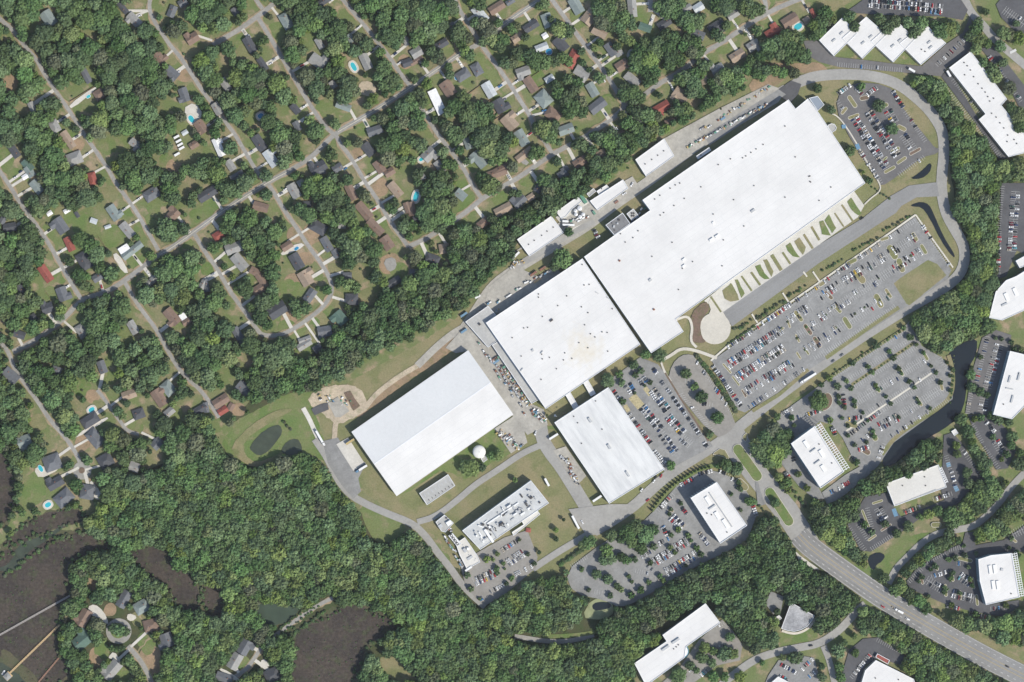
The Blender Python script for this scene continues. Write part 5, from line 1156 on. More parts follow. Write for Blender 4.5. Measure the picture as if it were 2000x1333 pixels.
HOUSEM = np.zeros((GY, GX), np.uint8)
def roof_geo(L, Wd, typ, rise, z):
    l, w = L / 2, Wd / 2
    if typ == 'h':
        r = max(.6, l - w * .85)
        vs = [(-l, -w, z), (l, -w, z), (l, w, z), (-l, w, z), (-r, 0, z + rise), (r, 0, z + rise)]
        fs = [(0, 1, 5, 4), (1, 2, 5), (2, 3, 4, 5), (3, 0, 4)]
    elif typ == 'f':
        vs = [(-l, -w, z), (l, -w, z), (l, w, z), (-l, w, z)] + [(-l, -w, z + .4), (l, -w, z + .4), (l, w, z + .5), (-l, w, z + .5)]
        return vs, [(4, 5, 6, 7), (0, 1, 5, 4), (1, 2, 6, 5), (2, 3, 7, 6), (3, 0, 4, 7)]
    else:
        vs = [(-l, -w, z), (l, -w, z), (l, w, z), (-l, w, z), (-l, 0, z + rise), (l, 0, z + rise)]
        fs = [(0, 1, 5, 4), (2, 3, 4, 5), (1, 2, 5), (3, 0, 4)]
    n = len(vs)   # eaves underside
    fs.append((3, 2, 1, 0))
    return vs, fs
hr = random.Random(3)
def make_house(px, py, L, Wd, ang, col, typ, cropdiv=3.99):
    L, Wd = L / cropdiv * S, Wd / cropdiv * S
    if Wd > L: L, Wd, ang = Wd, L, ang + 90
    small = L < 9.5
    eave = 2.3 if small else 3.1
    rise = Wd * (.20 if small else .26)
    base = W(px, py, eave + rise * .5); base.z = 0
    nm = 'garden_shed' if small else 'house'
    root = empty(nm, base, math.radians(-ang))
    wm = hr.choice(WALLS)
    vs, fs = box_geo(L - 1.0, Wd - 1.0, eave + .05); 
    l2, w2 = (L - 1) / 2, (Wd - 1) / 2
    if typ in 'gl':   # gable ends
        k = len(vs); rz = rise * (Wd - 1) / Wd
        vs += [(-l2, 0, eave + rz), (l2, 0, eave + rz)]
        fs += [(3, 0, 4, k, 7), (1, 2, 6, k + 1, 5)][:0] + [(4, 7, k), (6, 5, k + 1)]
    mesh_obj('wall', vs, fs, wm, root)
    vs, fs = roof_geo(L, Wd, 'g' if typ == 'l' else typ, rise, eave)
    rf = mesh_obj('roof', vs, fs, M['shingle_' + col], root)
    if typ == 'l':
        s = hr.choice((-1, 1)); f = hr.choice((-.26, .26))
        wl, ww = Wd * .95, Wd * .62
        wing_r = ww * .26
        # cross wing: a gable running across the house, its ridge a little lower
        ov = wl * .32
        vsw, fsw = roof_geo(wl, ww, 'g', wing_r, eave + .03)
        M_ = Matrix.Translation((f * L, s * (Wd / 2 - wl / 2 + ov), 0)) @ Matrix.Rotation(math.pi / 2, 4, 'Z')
        mesh_obj('wing_roof', [M_ @ Vector(v) for v in vsw], fsw, M['shingle_' + col], root)
        vsb, fsb = box_geo(wl - 1.0, ww - 1.0, eave)
        k = len(vsb); vsb += [(-(wl - 1) / 2, 0, eave + wing_r * .8), ((wl - 1) / 2, 0, eave + wing_r * .8)]; fsb += [(4, 7, k), (6, 5, k + 1)]
        mesh_obj('wing_wall', [M_ @ Vector(v) for v in vsb], fsb, wm, root)
    if not small and typ != 'f' and hr.random() < .55:
        share('chimney', box_mesh(.9, .9, rise + 1.0, 'wallbrick'), rf, (hr.uniform(-.25, .25) * L, hr.choice((-1, 1)) * Wd * .12, eave))
    if not small and hr.random() < .5:
        share('roof_vent', box_mesh(.5, .5, .5, 'vent'), rf, (hr.uniform(-.3, .3) * L, Wd * .2, eave + rise * .5))
    a = math.radians(ang); ux, uy = math.cos(a), math.sin(a)
    hl, hw = L / S / 2, Wd / S / 2
    foot = [(px + ux * i * hl - uy * j * hw, py + uy * i * hl + ux * j * hw) for i, j in ((-1, -1), (1, -1), (1, 1), (-1, 1))]
    fill_poly(HARD, foot); fill_poly(HOUSEM, foot)
    rec = dict(root=root, px=px, py=py, L=L, W=Wd, ang=ang, col=col, typ=typ, small=small)
    HOUSES.append(rec)
    return rec
for ck, s in HD.items():
    for h_ in s.split():
        f = h_.split(',')
        x, y = CROP[ck](float(f[0]), float(f[1]))
        make_house(x, y, float(f[2]), float(f[3]), float(f[4]), f[5], f[6])

# which street each house stands on
def nearest_on(line, px, py):
    best = (1e9, 0, 0, 0, 0); acc = 0
    for (ax, ay), (bx, by) in zip(line, line[1:]):
        dx, dy = bx - ax, by - ay; L2 = dx * dx + dy * dy; t = max(0, min(1, ((px - ax) * dx + (py - ay) * dy) / L2))
        qx, qy = ax + dx * t, ay + dy * t; d = math.hypot(px - qx, py - qy); ln = math.sqrt(L2)
        if d < best[0]:
            side = (dx * (py - ay) - dy * (px - ax)) > 0
            best = (d, acc + t * ln, side, qx, qy)
        acc += ln
    return best
TYPN = {'g': 'gabled', 'h': 'hip-roofed', 'l': 'L-shaped', 'f': 'flat-roofed'}
by = {}
for r in HOUSES:
    b = min(((nearest_on(l, r['px'], r['py']), nm, l) for nm, l in STREETS), key=lambda t: t[0][0])
    (d, s, side, qx, qy), nm, l = b
    r['d'], r['s'], r['qx'], r['qy'], r['street'] = d, s, qx, qy, nm
    # compass side of the street
    vx, vy = r['px'] - qx, r['py'] - qy
    r['side'] = ('east' if vx > 0 else 'west') if nm.endswith('street') or 'street south' in nm or 'lane' in nm else ('north' if vy < 0 else 'south')
    if 'avenue' in nm and 'south of the avenue' not in nm or 'beside' in nm or 'cross' in nm: r['side'] = 'north' if vy < 0 else 'south'
    by.setdefault((nm, r['side'], r['small']), []).append(r)
for (nm, side, small), lst in by.items():
    fl = min(lst, key=lambda r: r['px'] + r['py'] * .3)
    lst.sort(key=lambda r: r['s'])
    if side in ('north', 'south'): lst.sort(key=lambda r: r['px'])
    else: lst.sort(key=lambda r: r['py'])
    start = 'west' if side in ('north', 'south') else 'top'
    for i, r in enumerate(lst):
        kind = 'shed' if small else 'house'
        r['ref'] = '%s %s %s of %s' % (ordn(i + 1), kind, side, nm.replace('the ', '').replace(' south of the avenue', ' below avenue').replace(' south of avenue', ' below avenue'))
        t = '%s-roofed %s' % (ROOFN[r['col']], 'shed' if small else TYPN[r['typ']].replace('-roofed', '') + ' house')
        nm2 = nm.replace(' south of the avenue', ' below avenue').replace('the ', '')
        tag(r['root'], '%s, %s from %s, %s side of %s' % (t, ordn(i + 1), start, side, nm2), 'shed' if small else 'house', 'garden sheds' if small else 'suburban houses')

# driveways and yards
dr = random.Random(21)
DRIVECARS = []
ndrive = 0
for r in HOUSES:
    if r['small'] or r['d'] > 62 or r['d'] < 9: continue
    if dr.random() < .9:
        vx, vy = r['qx'] - r['px'], r['qy'] - r['py']; L = math.hypot(vx, vy); vx, vy = vx / L, vy / L
        sx, sy = -vy, vx; off = dr.choice((-1, 1)) * dr.uniform(3, 9)
        x0, y0 = r['px'] + sx * off + vx * 5, r['py'] + sy * off + vy * 5
        x1, y1 = r['qx'] + sx * off - vx * 3, r['qy'] + sy * off - vy * 3
        w = dr.choice((4.5, 5.5, 7))
        o = ribbon('driveway', [(x0, y0), (x1, y1)], w, M['concrete'], 'drive', 0, z=.77 + .0015 * ndrive); ndrive += 1
        fill_line(HARD, [(x0, y0), (x1, y1)], w + 1)
        a = math.atan2(-(y1 - y0), x1 - x0)
        for t in ([dr.uniform(.45, .75)] if dr.random() < .62 else []):
            DRIVECARS.append((x0 + (x1 - x0) * t, y0 + (y1 - y0) * t, a, r))
        if dr.random() < 0.25: DRIVECARS.append((x0 + (x1 - x0) * .3 + sx * 3.4, y0 + (y1 - y0) * .3 + sy * 3.4, a, r))
# paved forecourts seen in the photograph
for c, pts, m in ((CROP[(1, 0)], [(1200, 640), (1290, 630), (1350, 700), (1290, 760), (1200, 730)], 'sand'), (CROP[(0, 0)], [(1420, 850), (1520, 795), (1590, 900), (1500, 970)], 'concrete'), (CROP[(0, 1)], [(870, 660), (920, 640), (1010, 800), (960, 800)], 'concrete'),
                  (CROP[(1, 1)], [(1385, 700), (1480, 670), (1500, 760), (1430, 800)], 'street'), (CROP[(1, 1)], [(585, 640), (740, 560), (790, 590), (610, 670)], 'concrete'), (CROP[(0, 2)], [(650, 690), (830, 590), (850, 610), (570, 775)], 'concrete'),
                  (CROP[(0, 2)], [(260, 1000), (330, 970), (400, 1010), (470, 1000), (310, 1080)], 'plaza'), (CROP[(0, 2)], [(690, 1060), (790, 1180), (780, 1240), (730, 1230)], 'concrete'), (CROP[(0, 3)], [(680, 745), (740, 720), (810, 780), (850, 870), (830, 880), (780, 830), (710, 815)], 'concrete'),
                  (CROP[(0, 3)], [(840, 1140), (890, 1085), (945, 1170), (930, 1190), (870, 1150)], 'concrete'), (CROP[(1, 3)], [(130, 1215), (280, 1310), (260, 1333), (110, 1240)], 'concrete'), (CROP[(1, 3)], [(420, 1220), (450, 1140), (510, 1190), (500, 1210)], 'concrete'),
                  (CROP[(0, 0)], [(535, 820), (740, 675), (760, 690), (560, 855)], 'concrete'), (CROP[(2, 0)], [(820, 1210), (940, 1260), (900, 1300)], 'street'), (CROP[(0, 3)], [(985, 840), (1000, 790), (1075, 820), (1030, 860)], 'plaza')):
    sheet('paved_yard', PT(c, pts), M[m], 'drive', 1); fill_poly(HARD, PT(c, pts))

# swimming pools
def pool(c, x, y, lx, ly, ang, m, label, deck=True):
    px, py = c(x, y); base = W(px, py); lx, ly = lx / 3.99 * S, ly / 3.99 * S
    root = empty('swimming_pool', base, math.radians(-ang)); tag(root, label, 'pool', 'swimming pools')
    def rr_(l, w, z, k=.35):
        pts = rounded([(-l / 2, -w / 2), (l / 2, -w / 2), (l / 2, w / 2), (-l / 2, w / 2)], 2); return [(a, b, z) for a, b in pts]
    if deck:
        v = rr_(lx + 5, ly + 5, 1.04); n = len(v)
        mesh_obj('deck', v + [(a, b, 0) for a, b, _ in v], [tuple(range(n))] + [(i, n + i, n + (i + 1) % n, (i + 1) % n) for i in range(n)], M['plaza'], root)
    v = rr_(lx + .7, ly + .7, 1.12); n = len(v); v2 = rr_(lx, ly, 1.12)
    mesh_obj('coping', v + v2, [(i, (i + 1) % n, n + (i + 1) % n, n + i) for i in range(n)], M['trim'], root)
    v = rr_(lx, ly, 1.08); mesh_obj('water', v, [tuple(range(len(v)))], M[m], root)
    fill_disc(HARD, px, py, max(lx, ly) / S / 2 + 4)
pool(CROP[(0, 0)], 1492, 930, 60, 38, 56, 'pool', 'turquoise pool on a white deck near the third street')
pool(CROP[(1, 0)], 1160, 522, 72, 36, 60, 'pool', 'turquoise pool on a tan deck shaded by trees below fifth street')
pool(CROP[(1, 0)], 435, 905, 46, 36, -32, 'poolblue', 'small blue pool beside a red awning near the third street')
pool(CROP[(2, 0)], 1085, 405, 48, 48, 0, 'poolblue', 'round blue pool between two back yards west of the seventh street', False)
pool(CROP[(2, 0)], 90, 1245, 34, 26, -32, 'pool', 'tiny blue pool behind a grey house below the avenue')
pool(CROP[(3, 0)], 135, 425, 52, 40, -60, 'poolblue', 'blue pool in the trees near the street beside the tree belt')
pool(CROP[(3, 0)], 1430, 210, 66, 46, -32, 'pool', 'bright turquoise oval pool behind a brown house at the top right')
pool(CROP[(2, 1)], 50, 205, 80, 40, -75, 'pool', 'bright turquoise pool on an orange deck east of fourth street')
pool(CROP[(0, 2)], 715, 537, 50, 34, -32, 'pool', 'turquoise pool behind a dark house by the cul-de-sac street')
pool(CROP[(0, 2)], 318, 995, 56, 30, 60, 'pool', 'green pool on a pale patio above the marsh edge', False)
pool(CROP[(0, 2)], 375, 1278, 50, 36, -32, 'pool', 'turquoise pool on a white patio at the south end of cul-de-sac')
pool(CROP[(1, 1)], 715, 610, 40, 24, -32, 'poolblue', 'narrow blue pool on a pale patio inside the loop street', False)
pool(CROP[(0, 0)], 690, 755, 34, 22, -32, 'pool', 'tiny turquoise pool beside a long pale driveway on second street', False)
pool(CROP[(2, 0)], 368, 610, 34, 34, 0, 'poolblue', 'small round blue pool beside a slate house on the avenue', False)
# ------------------------------------------------------------------ clearings among the trees (crop, x y r)
OPEN = {
(0, 0): '20,150,40 250,210,45 20,300,40 70,640,60 170,870,40 500,890,30 430,740,30 540,720,50 660,820,75 600,860,30 730,770,40 600,700,40 560,1060,50 700,1220,70 830,1140,60 930,1120,70 880,1190,50 760,1110,40 1000,1100,40 40,1230,70 60,1310,40 160,1290,50 140,1130,30 690,1180,50 760,1270,40 820,1250,30 1140,110,60 1090,110,40 1120,160,40 1060,60,40 1260,60,60 1400,110,40 1250,30,40 1330,30,40 1430,340,70 1480,400,60 1420,280,30 1500,240,40 1340,440,60 1300,420,30 1430,590,50 1400,540,30 1500,690,50 1560,670,30 1320,820,60 1380,820,40 1270,850,30 1520,900,60 1430,1000,50 1400,1130,60 1440,1080,50 1530,1160,50 1480,1220,60 1300,1260,60 1350,1290,50 1390,1220,50 600,1130,50 1080,330,30 700,260,30 740,290,20',
(1, 0): '20,270,30 380,210,40 420,230,40 280,330,50 300,400,50 330,430,30 220,130,40 370,40,40 330,80,20 560,230,60 590,280,40 540,180,30 580,330,40 510,400,40 450,430,25 600,200,30 1090,100,60 1110,150,30 1060,40,30 140,470,40 130,520,30 180,540,30 700,670,40 760,740,30 720,620,25 800,790,30 510,750,30 610,870,40 640,930,40 680,960,30 780,820,40 850,880,30 940,840,60 930,890,40 1000,880,40 1080,890,40 930,780,30 1200,850,30 1270,700,75 1200,690,30 1320,690,40 1210,1000,50 1140,1040,50 1250,960,40 1190,1210,50 1090,1240,50 1240,1250,40 1150,1170,30 960,1050,40 800,1110,40 780,1150,30 840,1260,40 770,1300,30 900,1240,40 440,1280,60 400,1230,50 480,1060,40 350,1100,30 300,1060,30 250,1060,30 200,1030,50 40,1190,40 170,1060,30 360,950,30 400,890,40 1540,560,50 1560,490,50 1520,590,30 1490,450,40 1300,220,30 1330,250,20 1180,520,70 1150,490,40 820,310,40 760,480,40 830,430,30 550,570,30 620,550,30 1100,1290,30 1270,1270,30 1400,1050,30 1340,1090,30 80,790,30 480,40,30',
(0, 1): '130,50,60 60,20,30 30,120,40 160,120,50 210,170,40 430,350,60 480,330,50 540,360,50 370,450,70 330,420,40 390,500,40 620,430,60 640,380,50 700,330,40 720,450,60 780,380,60 800,300,40 850,420,60 900,430,50 880,520,80 900,570,60 820,540,50 960,560,40 960,280,60 1010,310,50 1000,340,40 1080,420,60 1100,460,50 1060,370,40 1130,480,40 860,180,60 820,150,30 940,160,30 1080,250,30 1110,290,40 1200,290,50 1260,270,40 1200,380,60 1180,340,50 1240,330,40 1400,290,40 1490,110,50 1430,160,30 1530,350,50 1560,390,40 1450,560,50 1500,530,40 1420,610,40 1560,500,30 1380,640,30 1100,650,60 1050,700,60 1030,740,40 1170,580,30 1220,560,40 930,680,60 980,760,50 870,710,40 450,590,50 410,560,40 520,650,40 420,740,60 470,830,50 520,880,50 440,860,40 500,790,40 400,960,50 370,940,30 320,900,40 590,740,30 560,1060,40 540,1180,40 600,1130,40 940,910,30 1090,1130,60 1110,1180,50 1060,1080,30 1190,1120,40 1200,1170,40 1240,1150,40 960,1260,50 980,1300,30 1150,1220,40 1290,1060,40 1430,1250,40 1490,1010,30 180,1310,30 20,1250,50 1130,790,40 1180,770,30',
(1, 1): '50,300,60 80,260,40 30,360,50 60,400,40 100,410,30 40,470,40 570,80,50 620,60,50 560,280,50 530,320,40 560,340,30 590,210,40 650,220,40 700,230,40 690,500,50 700,540,40 720,390,30 820,480,60 840,530,50 790,440,40 890,620,60 870,580,40 910,660,30 740,600,50 650,650,40 600,620,30 790,690,50 830,640,30 820,740,40 870,790,50 910,840,30 640,770,50 690,880,60 640,910,60 720,940,60 600,900,40 900,1000,50 930,970,40 880,1050,40 1030,1010,60 1040,960,40 950,1090,50 980,1130,40 880,1170,60 820,1190,60 790,1250,60 840,1280,50 680,1270,50 650,1170,60 640,1220,60 560,1240,40 1270,980,60 1310,960,40 1200,810,60 1250,770,40 1010,770,50 960,740,30 1440,730,80 1510,770,60 1390,760,40 1500,590,40 1530,610,40 1470,500,40 1400,500,30 1380,390,50 1420,340,30 1400,420,40 1360,300,30 1370,130,60 1350,180,40 1400,90,30 1230,110,40 1200,60,30 1560,40,40 1520,70,40 1560,120,40 290,260,30 340,280,30 230,260,30 150,660,40 190,700,30 20,770,50 230,1020,30 250,1060,50 260,1110,40 300,1190,40 200,1140,40 150,1130,40',
(0, 2): '640,370,60 680,330,30 720,430,50 760,450,40 620,520,40 300,640,60 320,690,40 370,700,40 400,770,50 430,760,40 240,440,40 290,520,30 510,870,60 540,830,30 640,800,60 600,830,40 690,900,30 730,870,40 680,1290,60 720,1310,40 1050,680,60 1000,650,40 1130,650,60 1160,720,40 1100,610,40 1140,560,50 1130,510,40 1080,470,40 900,470,40 880,430,30 930,440,30 850,290,50 850,140,40 870,170,30 1210,940,60 1180,970,40 1260,900,40 1370,560,50 1340,590,40 1390,610,30 1420,500,40 1460,480,40 1500,500,30 1330,320,30 1560,450,40 1280,300,30 140,10,40 180,20,30 860,600,40 760,520,50 980,540,30',
(1, 2): '150,430,30 60,420,40 330,190,50 310,140,40 160,240,40 190,290,40 350,480,40 380,520,40 260,540,50 770,90,60 830,110,40 930,70,40 180,580,40 100,640,40 620,560,50 700,480,60 770,420,50',
(2, 1): '430,100,60 470,170,60 450,230,50 420,290,50 430,70,40 580,300,60 530,330,40 430,380,60 400,420,50 480,380,40 700,220,60 650,240,40 110,620,60 150,600,40 910,80,50 940,60,40 870,110,40 260,530,30 800,20,40 740,90,40',
(0, 3): '720,560,60 770,560,40 860,770,50 880,830,40 830,720,40 1090,840,60 1050,800,40 980,810,30 930,760,40 1130,1010,60 1060,960,40 750,1130,60 800,1090,60 740,1180,50 710,1090,40 1180,1130,80 1200,1220,60 1150,1060,50 1230,1100,40 950,1290,60 1000,1300,40 980,1220,40 700,700,40 520,850,40 760,1010,0 1290,900,40 1380,960,30',
(1, 3): '360,1100,40 300,1180,50 350,1150,40 450,1170,40 380,1230,40 410,1200,40 100,1240,40',
}
for ck, s in OPEN.items():
    for t in s.split():
        x, y, r = map(float, t.split(',')); fill_disc(SOFT, *CROP[ck](x, y), r / 3.99)
# mown lawns in the more open yards
lawn_r = random.Random(9)
for ck, s in OPEN.items():
    for t in s.split():
        x, y, r = map(float, t.split(','))
        if r < 45 or lawn_r.random() < .35: continue
        px, py = CROP[ck](x, y); rr_ = r / 3.99 * 1.25
        a0 = lawn_r.uniform(0, 6.28)
        pts = [(px + rr_ * lawn_r.uniform(.75, 1.15) * math.cos(a0 + k * .785), py + rr_ * lawn_r.uniform(.75, 1.15) * math.sin(a0 + k * .785)) for k in range(8)]
        sheet('lawn', pts, M[lawn_r.choice(('lawn', 'lawn', 'dry', 'soil'))] if ck[0] < 2 else M['lawn'], 'patch', 2)
# brighter lawns along the open streets in the upper middle
for q in ([(905, 120), (935, 95), (955, 125), (985, 170), (975, 180), (935, 140)], [(945, 165), (985, 190), (1010, 230), (1000, 240), (960, 200)], [(1015, 115), (1060, 135), (1070, 165), (1030, 175), (1005, 150)], [(1040, 30), (1085, 25), (1105, 60), (1070, 60)], [(1120, 20), (1150, 45), (1130, 60), (1110, 35)],
          [(1145, 75), (1165, 110), (1155, 118), (1135, 85)], [(1180, 115), (1215, 150), (1205, 160), (1175, 130)], [(1245, 20), (1265, 40), (1260, 60), (1240, 45)], [(1165, 190), (1200, 180), (1200, 215), (1165, 240)], [(905, 385), (900, 360), (925, 375), (930, 395), (905, 415)],
          [(1390, 95), (1430, 75), (1440, 95), (1410, 110)], [(1400, 60), (1440, 30), (1450, 45), (1420, 65)], [(1480, 40), (1515, 25), (1530, 40), (1490, 55)], [(820, 225), (850, 270), (840, 280), (815, 235)], [(900, 305), (930, 330), (920, 345), (895, 315)], [(1020, 205), (1035, 230), (1020, 235), (1008, 215)], [(810, 180), (850, 170), (845, 200), (830, 210)],
          [(1330, 262), (1420, 210), (1460, 180), (1450, 200), (1380, 245), (1335, 275)]):
    sheet('lawn', q, M['lawn'], 'patch', 2); 

# ------------------------------------------------------------------ trees
TREES = []          # (px, py, r px, species, zone)
tr = random.Random(17)
GRID = {}
def near(px, py, rad):
    k = 40
    for i in range(int((px - rad) // k) - 1, int((px + rad) // k) + 2):
        for j in range(int((py - rad) // k) - 1, int((py + rad) // k) + 2):
            for t in GRID.get((i, j), ()): yield t
def add_tree(px, py, r, sp, zone):
    t = (px, py, r, sp, zone); TREES.append(t); GRID.setdefault((int(px // 40), int(py // 40)), []).append(t)
def cover(mask, px, py, r):
    cx, cy = cell(px, py); rr_ = r / 2
    x0, x1, y0, y1 = max(0, int(cx - rr_)), min(GX, int(cx + rr_) + 1), max(0, int(cy - rr_)), min(GY, int(cy + rr_) + 1)
    if x1 <= x0 or y1 <= y0: return 0
    sub = mask[y0:y1, x0:x1]
    d = (_xx[y0:y1, x0:x1] + .5 - cx) ** 2 + (_yy[y0:y1, x0:x1] + .5 - cy) ** 2 <= rr_ * rr_
    return float(sub[d].mean()) if d.any() else 0
def species(zone):
    return pick(tr, {'yard': [(0, 36), (1, 46), (2, 11), (3, 7)], 'wood': [(0, 22), (1, 48), (2, 26), (3, 4)], 'pine': [(0, 60), (1, 30), (3, 10)], 'east': [(0, 15), (1, 48), (2, 32), (3, 5)], 'lot': [(0, 45), (1, 40), (2, 15)]}[zone])
# trees read off the photograph one by one
TD = {
(2, 0): '30,60,70 80,130,80 40,200,80 140,60,80 200,140,80 160,230,80 250,100,80 240,200,70 320,60,70 350,100,40 70,280,80 150,300,60 30,340,40 540,30,60 490,10,50 570,190,60 520,180,50 620,250,70 690,180,40 720,310,60 640,310,60 700,370,50 580,320,50 380,260,70 450,300,50 400,330,50 360,300,40 430,400,50 470,430,50 210,440,60 170,400,50 240,460,50 800,225,50 830,210,40 900,290,35 1050,30,50 1010,50,40 1170,230,70 1230,240,60 1140,210,40 1100,150,30 1480,80,70 1550,100,80 1500,170,70 1570,200,60 1570,30,50 1480,30,40 830,420,60 740,490,60 800,490,50 870,440,40 930,430,60 980,470,70 1060,490,60 1130,480,50 1190,450,50 1240,480,40 1000,520,40 1340,400,35 1350,490,30 1440,380,30 1480,330,35 1475,440,20 1560,570,30 1480,610,50 1400,545,25 1310,650,50 1230,620,50 1140,670,50 1160,730,60 1220,770,70 1290,700,50 1270,840,80 1340,870,60 1240,880,60 1330,800,60 420,760,60 360,830,70 450,880,90 540,870,80 560,950,70 480,970,70 300,1000,60 350,1050,80 420,1020,60 270,960,40 610,900,60 620,830,40 560,1080,90 640,1040,80 610,1150,90 700,1170,80 520,1080,60 700,1230,60 660,1250,50 770,1080,60 810,1110,50 740,1060,40 590,1190,50 1040,1010,80 1090,1060,70 1110,1000,60 1000,990,50 1130,970,40 1160,1110,30 1000,1190,60 960,1210,40 60,910,60 30,970,60 90,980,50 30,830,50 90,1130,60 30,1110,50 260,1190,50 290,1280,50 340,1290,50 445,1260,35 800,1300,50 1330,1120,60 1290,1130,40 1480,1080,60 1440,1060,40 1550,1100,70 1570,1040,50 1560,1180,40 1420,1170,50 1370,1150,40 1400,1230,40 1150,1260,40 1450,1270,60 1550,1280,70 1490,1310,50 300,880,50 20,1250,40',
(3, 0): '40,60,60 60,140,70 30,210,60 120,170,50 140,210,40 340,50,50 420,50,70 480,90,60 400,110,50 520,30,40 560,150,70 640,170,70 590,210,60 510,170,40 690,130,30 790,40,60 860,60,70 900,30,60 820,90,40 1010,60,60 1080,90,60 1130,80,50 1040,30,50 960,40,30 870,200,40 820,290,50 780,260,40 1110,240,50 1020,270,18 1210,360,70 1160,330,40 1270,330,60 1340,300,70 1400,290,60 1440,300,50 1360,370,70 1290,420,60 1420,400,70 1480,430,60 1550,200,50 1580,240,40 1140,440,50 1210,430,50 1060,480,50 1100,510,50 1030,540,50 1100,570,50 1180,550,50 1250,550,50 1310,570,50 1400,570,50 1150,600,40 1500,470,40 230,340,60 300,390,70 200,400,70 270,460,80 170,460,70 340,330,60 400,290,60 460,300,60 420,370,70 350,420,50 230,530,60 170,520,60 300,540,50 280,610,60 330,570,40 250,650,40 440,440,70 500,470,60 430,510,50 540,360,60 600,400,60 650,420,50 560,310,50 630,330,60 680,390,40 700,520,50 660,490,30 740,500,30 560,600,60 620,650,70 520,620,60 620,580,60 680,580,40 600,720,60 670,720,50 870,600,70 820,620,60 900,660,60 970,620,60 950,560,50 760,640,40 860,700,50 790,690,50 740,790,60 690,840,40 800,760,40 930,710,40 1000,680,30 130,720,70 190,760,60 80,680,50 150,780,50 70,740,60 350,745,30 500,860,60 560,850,60 600,900,40 540,930,50 450,870,40 480,800,30 180,880,60 260,900,70 130,850,40 330,910,50 100,960,60 170,1000,60 290,960,50 60,900,40 30,1100,60 100,1080,60 180,1050,60 250,1030,60 310,1010,50 360,1020,40 150,1130,50 60,1180,60 220,1110,50 30,1250,50 290,1070,40 400,1000,40 460,960,30 1580,690,40 20,360,40 70,290,50 120,320,50',
(2, 1): '60,30,50 60,90,40 200,60,60 260,50,60 230,130,60 190,180,60 270,160,50 310,130,40 130,120,40 570,70,60 620,110,80 680,130,50 650,160,50 800,175,30 850,180,30 170,270,70 250,290,80 330,250,50 110,330,70 200,370,80 290,370,70 150,420,70 240,440,60 20,430,50 70,480,30 350,500,60 410,480,60 460,530,60 380,570,60 420,620,60 540,540,70 560,600,50 330,620,50 450,460,50 640,380,40 680,440,60 730,400,50 640,490,50 40,680,60 100,740,50 170,570,30 350,680,60 1050,80,60 1110,110,60 1080,170,60 1150,150,50 1000,270,40 930,320,50 860,350,50 1190,690,80 1130,740,50 1240,480,40',
(4, 0): '230,130,50 275,210,45 470,150,50 530,220,60 590,170,50 690,180,50 740,260,50 800,180,60 770,230,50 900,190,40 950,240,70 1010,230,70 1050,210,50 1220,230,60 1180,280,50 1240,310,60 1220,380,50 1310,340,40 1410,360,50 1440,260,60 1480,270,50 1560,300,60 1300,95,30 1535,185,30 1280,490,40 1350,550,60 1370,600,60 1430,490,40 1480,690,60 1500,840,50 1550,900,70 1560,980,60 50,100,60 20,170,60 20,240,40 1240,170,40',
(3, 2): '1240,700,70 1300,780,90 1180,760,70 1130,850,80 1250,870,90 1200,930,70 1320,860,60 1100,800,50 1340,740,60 1270,960,40 1270,590,30 1200,610,25 1590,470,80 1380,600,25 1400,660,20 1350,1100,40 1280,1060,40 1310,1130,30 440,970,40 960,990,50 860,960,50 1250,1260,40 1050,1250,40 1500,1150,30 1560,1260,40 1420,1040,20',
(2, 2): '1540,310,60 480,1000,75 440,980,60 560,985,40 690,890,50 640,900,40 820,1085,25 1070,580,12',
(2, 3): '1400,240,60 1350,260,40 1140,145,25 1140,215,22 1010,320,18 1200,65,15 1570,190,50',
(3, 3): '700,1060,50 770,1090,40 680,1140,50 760,1180,40 900,980,40 860,1110,60 920,1110,50 500,1280,70 590,1200,40 640,1240,30 1150,1180,25 1310,1140,30 1420,1140,60 1380,1140,40 1230,1030,50 1160,1020,60 1060,1000,60 1210,920,50 1240,860,50 90,1180,50 30,1200,50 860,1290,40 980,1290,50 770,1290,50 1270,780,30',
(4, 3): '150,1090,60 195,1025,30 155,1210,45 165,1290,45 270,970,30 330,870,50 280,1105,35 400,830,40 450,850,50 20,1210,30 500,520,50 340,780,50 640,600,50 590,620,50 700,640,50 780,700,60 720,700,40 830,760,50 20,1290,40',
(0, 3): '760,890,60 740,950,60 930,930,55 880,910,45 980,940,40 600,690,50 640,620,50 760,1000,50 640,1130,50 570,1180,60 700,1260,50 620,1300,60',
}
for ck, s in TD.items():
    for t in s.split():
        x, y, r = map(float, t.split(',')); px, py = CROP[ck](x, y)
        add_tree(px, py, r / 3.99 * 1.02, species('yard' if ck in ((2, 0), (3, 0), (2, 1), (0, 3)) else 'east'), 'yard' if ck in ((2, 0), (3, 0), (2, 1), (0, 3)) else 'east')
